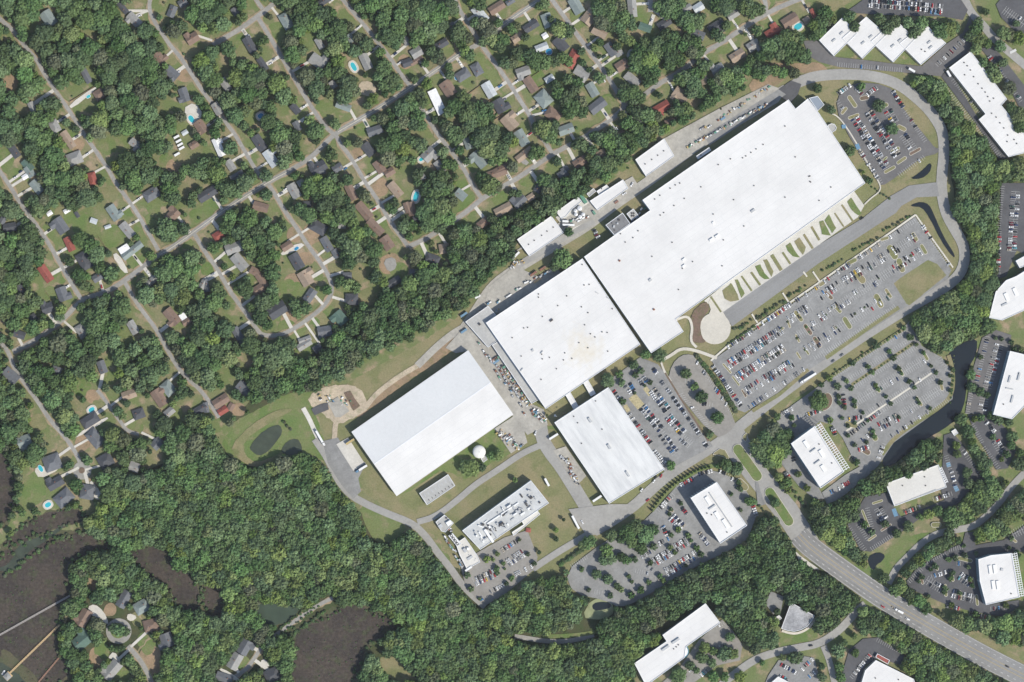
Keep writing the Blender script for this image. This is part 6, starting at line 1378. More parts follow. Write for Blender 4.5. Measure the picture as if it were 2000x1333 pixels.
LT = [(Z5, 'E', '90,520,38 20,580,30 170,595,40 180,690,28 185,745,26 235,790,28 255,545,28 295,612,30 315,380,28 450,410,28 495,465,28 690,330,32 530,210,45 845,140,38 650,270,28 785,50,30 905,205,22 735,430,28 765,475,20 525,585,25 545,620,25 325,730,28 330,775,25 620,690,22 665,755,25 835,550,28 885,605,25 1085,465,25 1040,405,20 970,285,25 1125,560,28 910,715,20 930,750,22 1220,495,25 1240,440,25 1220,635,25 1190,375,18 1230,580,20 405,840,20 455,915,20 215,890,22 270,965,22 330,935,22 265,1050,25 330,1140,25 440,1115,22 500,1010,25 510,1060,28 740,880,20 1030,800,22 100,910,35 350,1300,35'),
      (Z4, 'C', '320,185,55 165,285,50 400,250,42 340,295,40 190,380,45 50,360,70 200,580,45 330,490,22 500,375,32 440,410,20 600,80,85 450,70,60 270,150,30 890,280,62 980,420,48 1060,530,72 1230,760,75 1145,940,48'),
      (Z8, 'G', '610,680,55 690,690,30 740,615,38 1030,430,28 1140,620,34 820,740,34 840,810,20 730,810,46 350,890,52 400,1070,48 860,1000,34 930,930,42 1220,740,38 510,1200,25 740,860,42'),
      (Z6, 'F', '270,545,35 90,580,45 810,625,32 845,685,28 1040,690,38 680,740,48 720,780,40 950,780,48 840,840,48 350,780,30 600,845,40 1060,470,38 880,430,42 1100,285,48 1290,290,38 1340,350,35 1490,150,33 1530,215,25 1590,300,44 1640,370,40 1380,100,34 1300,150,34 1170,620,38 1210,670,35 1470,500,25 590,160,50 800,120,110 900,60,100 1000,150,110 850,230,80 950,300,80 720,200,60 1090,90,75 560,330,85 600,420,78 520,440,66 790,440,58 720,400,58 440,600,66 570,660,66'),
      (Z7, 'F', '520,680,30 500,740,32 610,930,42 740,1010,42 770,1070,25 1280,490,28 1390,420,46 1370,340,38 1560,580,54 1480,580,34 1230,140,78 1340,190,78 1110,135,40 1850,600,52 640,600,36 1400,690,28'),
      (Z12, 'N', '625,405,36 700,390,38 800,360,38 480,480,40 430,515,28 335,595,36 300,640,28 670,555,36 650,610,36 590,720,36 580,760,32 860,620,32 880,690,28 840,490,28 745,770,32 405,805,28 660,905,38 920,1000,42 1250,905,38 1365,350,50 340,460,38 790,260,25 1310,180,32 1280,280,25 925,340,25 1070,1050,48'),
      (Z1, 'A', '590,340,82 745,620,82 380,120,55 20,390,58 240,880,75 470,1230,48 400,1130,25'),
      (Z11, 'M2', '690,840,80 800,930,38 870,1000,38 990,920,42 1100,1010,48 1210,950,58 1400,830,58 1320,860,38 1480,800,58 1210,390,58 1210,460,48 860,540,48 330,720,30 60,560,48 190,460,32 90,610,38 740,1240,48 1630,920,58 1590,1000,58'),
      (Z10, 'L', '230,240,25 150,385,45 155,485,45 225,525,40 280,550,30 310,715,35 230,735,35 180,745,30 70,750,60 130,850,60 160,930,40 490,890,50 480,960,40 330,890,32 440,1030,36 400,1070,25 370,750,50 460,770,40 30,960,40 40,1030,40 120,1180,46 130,1270,46 220,1280,50 240,1050,50 170,980,50 210,1030,40 280,1110,50 550,1020,40 540,1110,60 500,180,28 560,180,28 480,120,25 400,95,20 350,85,20')]
_sc = {id(Z5): 4.76, id(Z4): 5.553, id(Z8): 6.664, id(Z6): 5.882, id(Z7): 6.452, id(Z12): 5.554, id(Z1): 6.06, id(Z11): 4.76, id(Z10): 4.165}
for z, lt, s in LT:
    for t in s.split():
        x, y, r = map(float, t.split(',')); px, py = z(x, y)
        rp = r / _sc[id(z)]
        add_tree(px, py, rp, species('lot'), ('lot', lt) if rp < 9.5 else 'east')
# row of cypresses round the tall office
arcl = smooth_line(PT(Z7, [(280, 690), (380, 540), (520, 390), (690, 270), (860, 175), (1000, 145)]), 2)
tot = sum(math.dist(a, b) for a, b in zip(arcl, arcl[1:])); NC = 21; acc = 0; k = 0
for a, b in zip(arcl, arcl[1:]):
    d = math.dist(a, b)
    while k < NC and k * tot / (NC - 1) <= acc + d + 1e-6:
        f = (k * tot / (NC - 1) - acc) / d; TREES.append((a[0] + (b[0] - a[0]) * f, a[1] + (b[1] - a[1]) * f, 3.6, 0, 'cypress')); k += 1
    acc += d
def fill_zone(poly, zone, sizes, hard_max, soft_max, spacing, tries):
    xs = [p[0] for p in poly]; ys = [p[1] for p in poly]
    m = np.zeros((GY, GX), np.uint8); fill_poly(m, poly)
    for (r0, r1), nt_ in zip(sizes, tries):
        for _ in range(nt_):
            px, py = tr.uniform(min(xs), max(xs)), tr.uniform(min(ys), max(ys))
            cx, cy = cell(px, py)
            if not (0 <= cx < GX and 0 <= cy < GY) or not m[int(cy), int(cx)]: continue
            r = tr.uniform(r0, r1)
            if HARD[int(cy), int(cx)] or cover(HARD, px, py, r) > hard_max or cover(SOFT, px, py, r) > soft_max: continue
            if any(math.hypot(px - t[0], py - t[1]) < spacing * (r + t[2]) for t in near(px, py, r + 30)): continue
            add_tree(px, py, r, species(zone), zone)
YARD = [(-30, -30), (790, -30), (800, 330), (890, 330), (890, 480), (870, 540), (760, 600), (640, 680), (560, 715), (480, 775), (430, 830), (420, 865), (300, 930), (230, 960), (150, 1015), (60, 1020), (30, 990), (25, 900), (-30, 880)]
fill_zone(YARD, 'yard', [(16, 21), (12, 16), (8, 12), (5, 8)], .10, .08, .56, (4200, 7500, 7500, 5000))
for _ in range(5200):       # street trees whose crowns hang over the road
    px, py = tr.uniform(-10, 900), tr.uniform(-10, 900); cx, cy = cell(px, py); r = tr.uniform(8, 14)
    h_ = cover(HARD, px, py, r)
    if not .12 < h_ < .42 or HARD[int(cy), int(cx)] or cover(HOUSEM, px, py, r) > .04 or cover(SOFT, px, py, r) > .35: continue
    if py > 640 - .42 * (px - 600) and px > 480: continue
    if any(math.hypot(px - t[0], py - t[1]) < .62 * (r + t[2]) for t in near(px, py, r + 30)): continue
    if tr.random() < .55: add_tree(px, py, r, species('yard'), 'yard')
fill_zone([(20, 700), (60, 850), (30, 1010), (0, 1010), (-30, 700)], 'yard', [(9, 13), (6, 9)], .1, .3, .6, (700, 800))
BELT = [(430, 845), (520, 795), (580, 765), (628, 750), (712, 704), (812, 654), (882, 612), (960, 535), (1000, 500), (1010, 468), (1080, 415), (1150, 372), (1240, 300), (1230, 282), (1130, 335), (1060, 380), (1000, 410), (930, 450), (900, 490), (870, 530), (830, 570), (760, 600), (700, 640), (640, 680), (560, 710), (480, 770)]
fill_zone(BELT, 'pine', [(12, 18), (8, 12), (5, 8)], .10, .35, .52, (3000, 4000, 4000))
WOODS = [
 ([(165, 985), (200, 950), (240, 930), (300, 935), (330, 900), (380, 880), (430, 870), (445, 900), (480, 925), (500, 905), (540, 890), (580, 885), (625, 905), (670, 955), (700, 1010), (725, 1060), (760, 1060), (800, 1040), (842, 1045), (860, 1095), (900, 1155), (940, 1188), (820, 1200), (780, 1210), (720, 1182), (650, 1178), (600, 1198), (540, 1235), (500, 1250), (460, 1240), (430, 1225), (440, 1160), (400, 1135), (345, 1105), (330, 1068), (270, 1062), (230, 1068), (180, 1035), (150, 1010)], 'wood'),
 ([(940, 1188), (1000, 1160), (1060, 1130), (1110, 1130), (1155, 1165), (1135, 1210), (1080, 1240), (1000, 1235), (900, 1215), (850, 1195)], 'wood'),
 ([(820, 1190), (860, 1200), (1000, 1252), (1080, 1264), (1140, 1258), (1190, 1240), (1290, 1240), (1235, 1292), (1240, 1345), (700, 1345), (720, 1300), (770, 1260), (740, 1255), (780, 1212)], 'wood'),
 ([(138, 1100), (170, 1080), (235, 1078), (285, 1115), (325, 1145), (335, 1185), (400, 1205), (430, 1210), (460, 1200), (500, 1200), (540, 1230), (572, 1250), (570, 1345), (150, 1345), (118, 1270), (120, 1200), (138, 1170)], 'wood'),
 ([(20, 1040), (100, 1000), (150, 985), (160, 1000), (110, 1035), (50, 1075), (20, 1110), (5, 1105)], 'wood'),
 ([(1760, 168), (1800, 152), (1825, 152), (1850, 192), (1880, 240), (1905, 268), (1950, 312), (2040, 330), (2040, 352), (1958, 358), (1950, 440), (1946, 540), (1935, 620), (1935, 655), (1905, 658), (1870, 672), (1840, 690), (1800, 662), (1780, 632), (1785, 612), (1850, 572), (1880, 545), (1898, 520), (1896, 480), (1878, 430), (1868, 395), (1872, 360), (1856, 310), (1853, 270), (1838, 222), (1800, 192)], 'east'),
 ([(1640, 956), (1702, 922), (1745, 914), (1778, 892), (1826, 858), (1855, 840), (1848, 862), (1835, 900), (1800, 915), (1740, 935), (1735, 960), (1720, 975), (1690, 980), (1660, 1000), (1630, 1010), (1600, 1030), (1575, 1020), (1580, 1000), (1620, 970)], 'pine'),
 ([(1570, 1030), (1640, 1000), (1652, 1030), (1672, 1062), (1692, 1078), (1690, 1100), (1660, 1100), (1620, 1070), (1588, 1050)], 'east'),
 ([(1170, 1232), (1185, 1195), (1240, 1170), (1290, 1135), (1340, 1108), (1380, 1090), (1430, 1066), (1455, 1048), (1490, 1012), (1520, 1020), (1525, 1045), (1550, 1060), (1550, 1095), (1600, 1130), (1650, 1142), (1690, 1178), (1660, 1200), (1640, 1215), (1600, 1240), (1595, 1195), (1545, 1170), (1500, 1160), (1490, 1200), (1510, 1240), (1520, 1260), (1480, 1275), (1450, 1255), (1430, 1225), (1400, 1178), (1380, 1165), (1340, 1185), (1290, 1215), (1240, 1235)], 'pine'),
 ([(1735, 1150), (1760, 1155), (1800, 1180), (1850, 1205), (1900, 1215), (1960, 1205), (2040, 1180), (2040, 1270), (1960, 1250), (1900, 1228), (1860, 1218), (1800, 1198), (1760, 1175)], 'east'),
 ([(1670, 1225), (1700, 1195), (1740, 1205), (1800, 1232), (1850, 1265), (1900, 1292), (1960, 1320), (2000, 1345), (1795, 1345), (1788, 1320), (1740, 1285), (1755, 1268), (1720, 1245)], 'east'),
 ([(1755, 1140), (1770, 1105), (1800, 1075), (1840, 1058), (1870, 1048), (1875, 1062), (1840, 1085), (1810, 1098), (1790, 1118), (1770, 1150)], 'east'),
 ([(1845, 1000), (1900, 985), (1922, 990), (1905, 1022), (1870, 1030), (1850, 1030)], 'east'),
 ([(1905, 1060), (1905, 1035), (1935, 1015), (1960, 990), (2040, 960), (2040, 1000), (1985, 1015), (1960, 1040), (1940, 1060)], 'east'),
 ([(1880, 905), (1920, 905), (1930, 935), (1945, 955), (1985, 930), (2040, 880), (2040, 900), (1960, 970), (1920, 1005), (1900, 985), (1870, 990)], 'east'),
 ([(1500, 140), (1560, 100), (1590, 60), (1600, 20), (1640, 20), (1610, 60), (1580, 100), (1560, 130), (1530, 140)], 'east'),
 ([(1910, 645), (1930, 640), (1917, 670), (1908, 720), (1897, 760), (1892, 790), (1890, 740), (1900, 700), (1908, 665)], 'east'),
 ([(1990, 1060), (2040, 1050), (2040, 1085), (1995, 1080)], 'east'),
]
for poly, zone in WOODS:
    a = abs(area2(poly)) / 2
    fill_zone(poly, zone, [(12, 19), (7, 12), (4.5, 7)], .07, .28, .50, (int(a / 14), int(a / 9), int(a / 9)))
# hedges and shrubs
SHRUBS = []
def hedge(line, r, step, jit=1.0):
    ln = line
    for a, b in zip(ln, ln[1:]):
        n = max(1, int(math.dist(a, b) / step))
        for i in range(n):
            f = (i + .5) / n; SHRUBS.append((a[0] + (b[0] - a[0]) * f + tr.uniform(-jit, jit), a[1] + (b[1] - a[1]) * f + tr.uniform(-jit, jit), r * tr.uniform(.75, 1.2)))
hedge(PT(Z4, [(1000, 80), (1200, 330), (1430, 690)]), 5, 4)
hedge(PT(Z6, [(20, 490), (290, 310)]), 5, 4)
hedge(PT(Z5, [(120, 490), (790, 60)]), 2.6, 7); hedge(PT(Z5, [(310, 580), (870, 200)]), 2.4, 7)
hedge(PT(Z2, [(200, 560), (470, 380)]), 2.6, 4); hedge(PT(Z2, [(470, 320), (760, 130)]), 3.4, 5, 3); hedge(PT(Z2, [(260, 430), (440, 320)]), 3.2, 5, 3); hedge(PT(Z2, [(780, 100), (950, 0)]), 3.2, 5, 3)
hedge(PT(Z3, [(310, 330), (550, 210)]), 3, 6, 2); hedge(PT(Z3, [(20, 520), (220, 410)]), 3, 6, 2); hedge(PT(Z3, [(590, 150), (850, 10)]), 3, 6, 2)
hedge(PT(Z7, [(1620, 620), (1700, 720), (1760, 780)]), 3, 5)
hedge(PT(CROP[(4, 1)], [(1370, 130), (1370, 900)]), 3, 6)
hedge(PT(CROP[(1, 3)], [(590, 960), (900, 730)]), 3, 8, 2)
hedge(PT(CROP[(1, 3)], [(640, 990), (940, 780)]), 3.6, 5, 2); hedge(PT(CROP[(1, 3)], [(560, 930), (880, 700)]), 3.2, 5, 2)
hedge(PT(CROP[(0, 3)], [(20, 500), (130, 430), (300, 320), (470, 220), (560, 170)]), 4, 6, 4)
hedge(PT(CROP[(3, 2)], [(1290, 1070), (1500, 1290)]), 3.5, 6, 3); hedge(PT(CROP[(1, 2)], [(600, 610), (680, 690)]), 4, 6, 3)
hedge([(1863, 690), (1862, 740), (1855, 790)], 2.4, 8, 1); hedge([(1700, 365), (1740, 390)], 2.5, 6)
for z, s in ((Z2, '880,250 905,300 960,390 985,440 1050,510 1080,560 780,340 870,500 950,610 700,430 720,400 660,660 690,640 740,740 770,720 800,750'), (Z3, '640,740 560,790 420,860 330,920 150,1050 60,930 120,860 340,730 550,590 850,380'), (Z5, '150,440 400,280')):
    for t in s.split():
        x, y = map(float, t.split(',')); SHRUBS.append((*z(x, y), tr.uniform(2.2, 3.2)))
for _ in range(420):      # loose garden shrubs in the yards
    px, py = tr.uniform(0, 1500), tr.uniform(0, 900)
    cx, cy = cell(px, py)
    if py > 950 - .62 * px and py > 700: continue
    if not (py < 640 - .42 * (px - 600) if px > 600 else True): continue
    if HARD[int(cy), int(cx)] or cover(HARD, px, py, 4) > .05: continue
    SHRUBS.append((px, py, tr.uniform(1.8, 3.6)))

for pts in MARSHES:       # scrub along the marsh edge and a few tussocks
    for a, b in zip(pts, pts[1:] + pts[:1]):
        n = int(math.dist(a, b) / 4)
        for i in range(n):
            f = tr.random()
            if tr.random() < .75: SHRUBS.append((a[0] + (b[0] - a[0]) * f + tr.gauss(0, 4.5), a[1] + (b[1] - a[1]) * f + tr.gauss(0, 4.5), tr.uniform(1.5, 4.5)))
for pts in MARSHES:
    xs = [p[0] for p in pts]; ys = [p[1] for p in pts]; m_ = np.zeros((GY, GX), np.uint8); fill_poly(m_, pts)
    for _ in range(int(abs(area2(pts)) / 2 / 90)):
        px, py = tr.uniform(min(xs), max(xs)), tr.uniform(min(ys), max(ys)); cx, cy = cell(px, py)
        if 0 <= cx < GX and 0 <= cy < GY and m_[int(cy), int(cx)] and tr.random() < .5: SHRUBS.append((px, py, tr.uniform(.6, 1.6)))
# crown meshes in unit size: radius 1, height 1
def crown_geo(seed, lobes, leaf, per, flat=.42, cone=False):
    r = random.Random(seed); vs, fs, tint = [], [], []
    L = []
    if cone:
        for k in range(lobes):
            z = .12 + .85 * k / lobes; L.append((Vector((r.uniform(-.15, .15), r.uniform(-.15, .15), z)), .9 * (1 - z) + .12))
    else:
        for k in range(lobes):
            f = (k + .5) / lobes
            zz = 1 - f * 1.15; rad = math.sqrt(max(0, 1 - max(0, zz) ** 2)) * .66
            a = k * 2.39996 + r.uniform(-.35, .35)
            L.append((Vector((rad * math.cos(a) * r.uniform(.8, 1.15), rad * math.sin(a) * r.uniform(.8, 1.15), .58 + flat * zz * .62 + r.uniform(-.05, .05))), r.uniform(.27, .41)))
    def ico(c, rad, t, sub=1):
        # rough blob: two rings and poles
        b = len(vs); n = 7
        vs.append((c.x, c.y, c.z + rad * .62))
        for zf, rf in ((.4, .78), (-.25, .85)):
            for i in range(n):
                a = i * 2 * math.pi / n + zf; q = r.uniform(.8, 1.1); vs.append((c.x + rad * rf * q * math.cos(a), c.y + rad * rf * q * math.sin(a), c.z + rad * zf * .75))
        vs.append((c.x, c.y, c.z - rad * .55))
        for i in range(n):
            j = (i + 1) % n
            fs.append((b, b + 1 + i, b + 1 + j)); tint.append(t)
            fs.append((b + 1 + i, b + 1 + n + i, b + 1 + n + j, b + 1 + j)); tint.append(t)
            fs.append((b + 1 + n + i, b + 1 + 2 * n, b + 1 + n + j)); tint.append(t)
    for c, rad in L:
        lt = r.uniform(.82, 1.18)
        ico(c, rad * .86, lt * .9)
        for i in range(per):
            zf = r.uniform(-.35, 1); a = r.uniform(0, 6.283); rf = math.sqrt(1 - zf * zf)
            nrm = Vector((rf * math.cos(a), rf * math.sin(a), zf))
            p = c + Vector((nrm.x, nrm.y, nrm.z * .75)) * rad * r.uniform(.82, 1.12)
            nn = (nrm + Vector((r.uniform(-.42, .42), r.uniform(-.42, .42), r.uniform(-.1, .5)))).normalized()
            t1 = nn.orthogonal().normalized(); t2 = nn.cross(t1)
            s = leaf * r.uniform(.7, 1.35); a2 = r.uniform(0, 6.28); e1 = t1 * math.cos(a2) + t2 * math.sin(a2); e2 = nn.cross(e1)
            b = len(vs)
            vs.extend([p - e1 * s - e2 * s * .6, p + e1 * s * .9 - e2 * s * .7, p + e1 * s * .7 + e2 * s * .8, p - e1 * s * .8 + e2 * s * .7])
            fs.append((b, b + 1, b + 2, b + 3)); tint.append(lt * r.uniform(.86, 1.16))
    return [tuple(v) for v in vs], fs, tint
def trunk_geo():
    vs, fs = [], []
    def limb(a, b, r0, r1, n=6):
        k = len(vs); d = (b - a).normalized(); t = d.orthogonal().normalized(); u = d.cross(t)
        for (c, r_) in ((a, r0), (b, r1)):
            for i in range(n): vs.append(tuple(c + (t * math.cos(i * 6.2832 / n) + u * math.sin(i * 6.2832 / n)) * r_))
        for i in range(n): fs.append((k + i, k + (i + 1) % n, k + n + (i + 1) % n, k + n + i))
    limb(Vector((0, 0, 0)), Vector((.02, 0, .45)), .065, .045)
    for i in range(5):
        a = i * 1.2566 + .3; limb(Vector((.02, 0, .36 + .03 * i)), Vector((.5 * math.cos(a), .5 * math.sin(a), .62)), .03, .012, 5)
    return vs, fs
def crown_mesh(nm, seed, m, lobes=22, leaf=.088, per=34, cone=False, trunk=False):
    vs, fs, tint = crown_geo(seed, lobes, leaf, per, cone=cone)
    mi = [0] * len(fs)
    if trunk:
        tv, tf = trunk_geo(); b = len(vs); vs = vs + tv; fs = fs + [tuple(b + i for i in f) for f in tf]; tint = tint + [1.0] * len(tf); mi += [1] * len(tf)
    me = bpy.data.meshes.new(nm); me.from_pydata(vs, [], fs); me.materials.append(m); me.materials.append(M['bark'])
    me.polygons.foreach_set('material_index', mi)
    at = me.attributes.new('tint', 'FLOAT', 'FACE'); at.data.foreach_set('value', tint); me.update(); return me
NV = 3
CR = {(sp, v): crown_mesh('tree_crown', 100 + sp * 10 + v, LEAF[sp]) for sp in range(4) for v in range(NV)}
CRS = {(sp, v): crown_mesh('small_crown', 300 + sp * 10 + v, LEAF[sp], 9, .17, 14) for sp in range(4) for v in range(2)}
CYP = crown_mesh('cypress_crown', 500, LEAF[0], 9, .2, 14, cone=True)
tv, tf = trunk_geo(); TRUNK = bpy.data.meshes.new('tree_trunk'); TRUNK.from_pydata(tv, [], tf); TRUNK.materials.append(M['bark']); TRUNK.update()

def tree_dims(r, zone):
    R = r * S
    h = {'yard': 6.5 + R * .95, 'wood': 7.5 + R * .8, 'pine': 9 + R * .8, 'east': 6 + R * .8}.get(zone if isinstance(zone, str) else 'lot', 2.4 + R * 1.15)
    return R, h
inview = lambda t: -5 < t[0] < 2005 and -5 < t[1] < 1338
lot_trees = [t for t in TREES if isinstance(t[4], tuple)]
cypress = [t for t in TREES if t[4] == 'cypress']
big = [t for t in TREES if not isinstance(t[4], tuple) and t[4] != 'cypress']
nind = 300
yard_big = sorted([t for t in big if inview(t) and t[4] in ('yard', 'east')], key=lambda t: -t[2])
INDIV = yard_big[:nind]; _ids = {id(t) for t in INDIV}
REST = [t for t in big if id(t) not in _ids]
def place_tree(t, nm, crowns, label, cat, group, hs=1.0):
    R, h = tree_dims(t[2], t[4]); h *= hs
    p = W(t[0], t[1], h * .62)
    root = empty(nm, (p.x, p.y, 0), tr.uniform(0, 6.28), (R, R, h)); tag(root, label, cat, group)
    share('trunk', TRUNK, root); share('crown', crowns, root)
    return root
mains = [r for r in HOUSES if not r['small']]
DIR8 = ['east', 'southeast', 'south', 'southwest', 'west', 'northwest', 'north', 'northeast']
LAND = [(936, 883, 'the cream domed tank'), (846, 957, 'the small ribbed shed'), (990, 1005, 'the laboratory block'), (1400, 1000, 'the tall office ringed by cypresses'), (1600, 890, 'the office with sunshade lattice'), (1790, 947, 'the cream-roofed office'),
        (1970, 750, 'the large right-edge office'), (1970, 590, 'the angular right-edge office'), (1950, 1130, 'the southeast latticed office'), (1320, 1260, 'the stepped bottom office'), (1557, 1208, 'the fan-shaped building'), (1720, 1320, 'the store with red canopy'),
        (1637, 72, 'the first sawtooth unit'), (1695, 78, 'the second sawtooth unit'), (1752, 84, 'the third sawtooth unit'), (1810, 90, 'the fourth sawtooth unit'), (1930, 200, 'the stepped northeast building'), (1840, 300, 'the ring road bend'), (1890, 450, 'the narrow ditch pond'), (1700, 1095, 'the small dark roadside pond'),
        (1480, 900, 'the boulevard median'), (1280, 305, 'the shed with grey yard wing'), (1055, 460, 'the shed with five vents'), (1190, 380, 'the narrow service shed'), (1640, 265, 'the northeast staff car park'), (1890, 700, 'the fountain pond'), (1100, 1150, 'the algae pond')]
cand = {}
for t in INDIV:
    best = min([(math.hypot(t[0] - r['px'], t[1] - r['py']), r['px'], r['py'], r['ref']) for r in mains] + [(math.hypot(t[0] - x, t[1] - y) * .8, x, y, n) for x, y, n in LAND])
    a = math.atan2(t[1] - best[2], t[0] - best[1]); dname = DIR8[round(a / (math.pi / 4)) % 8]
    cand.setdefault((best[3], dname), []).append((best[0], t))
for (ref, dname), lst in cand.items():
    lst.sort(key=lambda q: q[0])
    for i, (d, t) in enumerate(lst):
        size = 'huge' if t[2] > 20 else 'broad' if t[2] > 16 else 'leafy'
        if len(lst) == 1: lab = '%s %s tree %s of %s' % (size, LEAFN[t[3]], dname, ref)
        else: lab = '%s %s tree, %s one %s of %s' % (size, LEAFN[t[3]], ('nearest' if i == 0 else ordn(i + 1)), dname, ref)
        w_ = lab.split()
        if len(w_) > 16: lab = lab.replace(' green', '').replace(' one ', ' ')
        lab = ' '.join(lab.split()[:16])
        place_tree(t, 'broadleaf_tree', CR[(t[3], tr.randrange(NV))], lab, 'tree', 'broadleaf trees')
bylot = {}
for t in lot_trees: bylot.setdefault(t[4][1], []).append(t)
for lt, lst in bylot.items():
    lst.sort(key=lambda t: t[0])
    for i, t in enumerate(lst):
        place_tree(t, 'ornamental_tree', CRS[(t[3], tr.randrange(2))], 'round %s tree, %s from west in %s' % (LEAFN[t[3]], ordn(i + 1), LOTNAME[lt]), 'tree', 'car park trees', 1.0)
for i, t in enumerate(cypress):
    R, h = 1.7, 7.5
    p = W(t[0], t[1], 3); root = empty('cypress_tree', (p.x, p.y, 0), tr.uniform(0, 6.28), (R, R, h))
    tag(root, 'slim dark cypress, %s from the west in the curved row by the tall office' % ordn(i + 1), 'tree', 'cypress row')
    share('trunk', TRUNK, root); share('crown', CYP, root)

# the rest of the canopy: one mass that nobody could count, instanced on points
src = bpy.data.collections.new('canopy_sources')
SRC = []
for sp in range(4):
    for v in range(NV):
        me = crown_mesh('canopy_crown', 700 + sp * 10 + v, LEAF[sp], 18, .10, 24, trunk=True)
        o = bpy.data.objects.new('canopy_source_%02d' % (sp * NV + v), me); src.objects.link(o); SRC.append(o)
def scatter(name, items, label, kind_dims):
    n = len(items)
    me = bpy.data.meshes.new(name); me.from_pydata([kind_dims(t)[0] for t in items], [], [])
    a = me.attributes.new('size', 'FLOAT_VECTOR', 'POINT'); a.data.foreach_set('vector', [c for t in items for c in kind_dims(t)[1]])
    a = me.attributes.new('variant', 'INT', 'POINT'); a.data.foreach_set('value', [t[3] * NV + tr.randrange(NV) for t in items])
    a = me.attributes.new('turn', 'FLOAT_VECTOR', 'POINT'); a.data.foreach_set('vector', [c for t in items for c in (0, 0, tr.uniform(0, 6.28))])
    o = bpy.data.objects.new(name, me); link(o); o['kind'] = 'stuff'; o['label'] = label; o['category'] = 'trees'
    ng = bpy.data.node_groups.new(name, 'GeometryNodeTree')
    ng.interface.new_socket('Geometry', in_out='INPUT', socket_type='NodeSocketGeometry'); ng.interface.new_socket('Geometry', in_out='OUTPUT', socket_type='NodeSocketGeometry')
    N = ng.nodes; gi, go = N.new('NodeGroupInput'), N.new('NodeGroupOutput')
    ci = N.new('GeometryNodeCollectionInfo'); ci.inputs['Collection'].default_value = src; ci.inputs['Separate Children'].default_value = True; ci.inputs['Reset Children'].default_value = True
    ip = N.new('GeometryNodeInstanceOnPoints'); ip.inputs['Pick Instance'].default_value = True
    def named(nm, ty):
        q = N.new('GeometryNodeInputNamedAttribute'); q.data_type = ty; q.inputs['Name'].default_value = nm; return q.outputs['Attribute']
    lk = ng.links
    lk.new(gi.outputs[0], ip.inputs['Points']); lk.new(ci.outputs[0], ip.inputs['Instance'])
    lk.new(named('variant', 'INT'), ip.inputs['Instance Index']); lk.new(named('size', 'FLOAT_VECTOR'), ip.inputs['Scale']); lk.new(named('turn', 'FLOAT_VECTOR'), ip.inputs['Rotation'])
    lk.new(ip.outputs[0], go.inputs[0])
    md = o.modifiers.new('scatter', 'NODES'); md.node_group = ng
    return o
def tdim(t):
    R, h = tree_dims(t[2], t[4]); p = W(t[0], t[1], h * .62); return (p.x, p.y, 0.0), (R, R, h)
scatter('yard_canopy', [t for t in REST if t[4] == 'yard'], 'smaller trees filling the gaps between the suburban houses', tdim)
scatter('forest', [t for t in REST if t[4] in ('wood', 'pine')], 'dense forest around the marsh and along the tree belt', tdim)
scatter('east_woods', [t for t in REST if t[4] == 'east'], 'green woods and thickets around the eastern offices', tdim)
def sdim(t):
    R = t[2] * S; p = W(t[0], t[1]); return (p.x, p.y, -.3 * R), (R, R, R * 1.6)
scatter('shrubbery', [(x, y, r, tr.choice((0, 1, 1, 3)), 'shrub') for x, y, r in SHRUBS], 'low shrubs and hedges in yards and along car parks', sdim)
print('TREES', len(TREES), 'rest', len(REST), 'lot', len(lot_trees), 'shrubs', len(SHRUBS))
# ------------------------------------------------------------------ cars as things: the emptier car parks, streets and drives; the packed rows as one mass
ZC_ = .98
IND_LOTS = ['E', 'G', 'D', 'K', 'L', 'L2', 'N', 'M', 'M2', 'H2', 'R', 'J2', 'O2', 'O']
order = []
carz = LEVEL['mark'] + .02
dc = random.Random(31)
def put_car(x, y, rz, kind, col, label, group):
    o = share({'saloon car': 'saloon_car', 'estate car': 'estate_car', 'pickup': 'pickup_truck', 'van': 'van'}[kind], car_mesh(kind, col), None, (x, y, carz), rz)
    tag(o, label, 'car' if 'car' in kind else kind, group); return o
ncar = 0
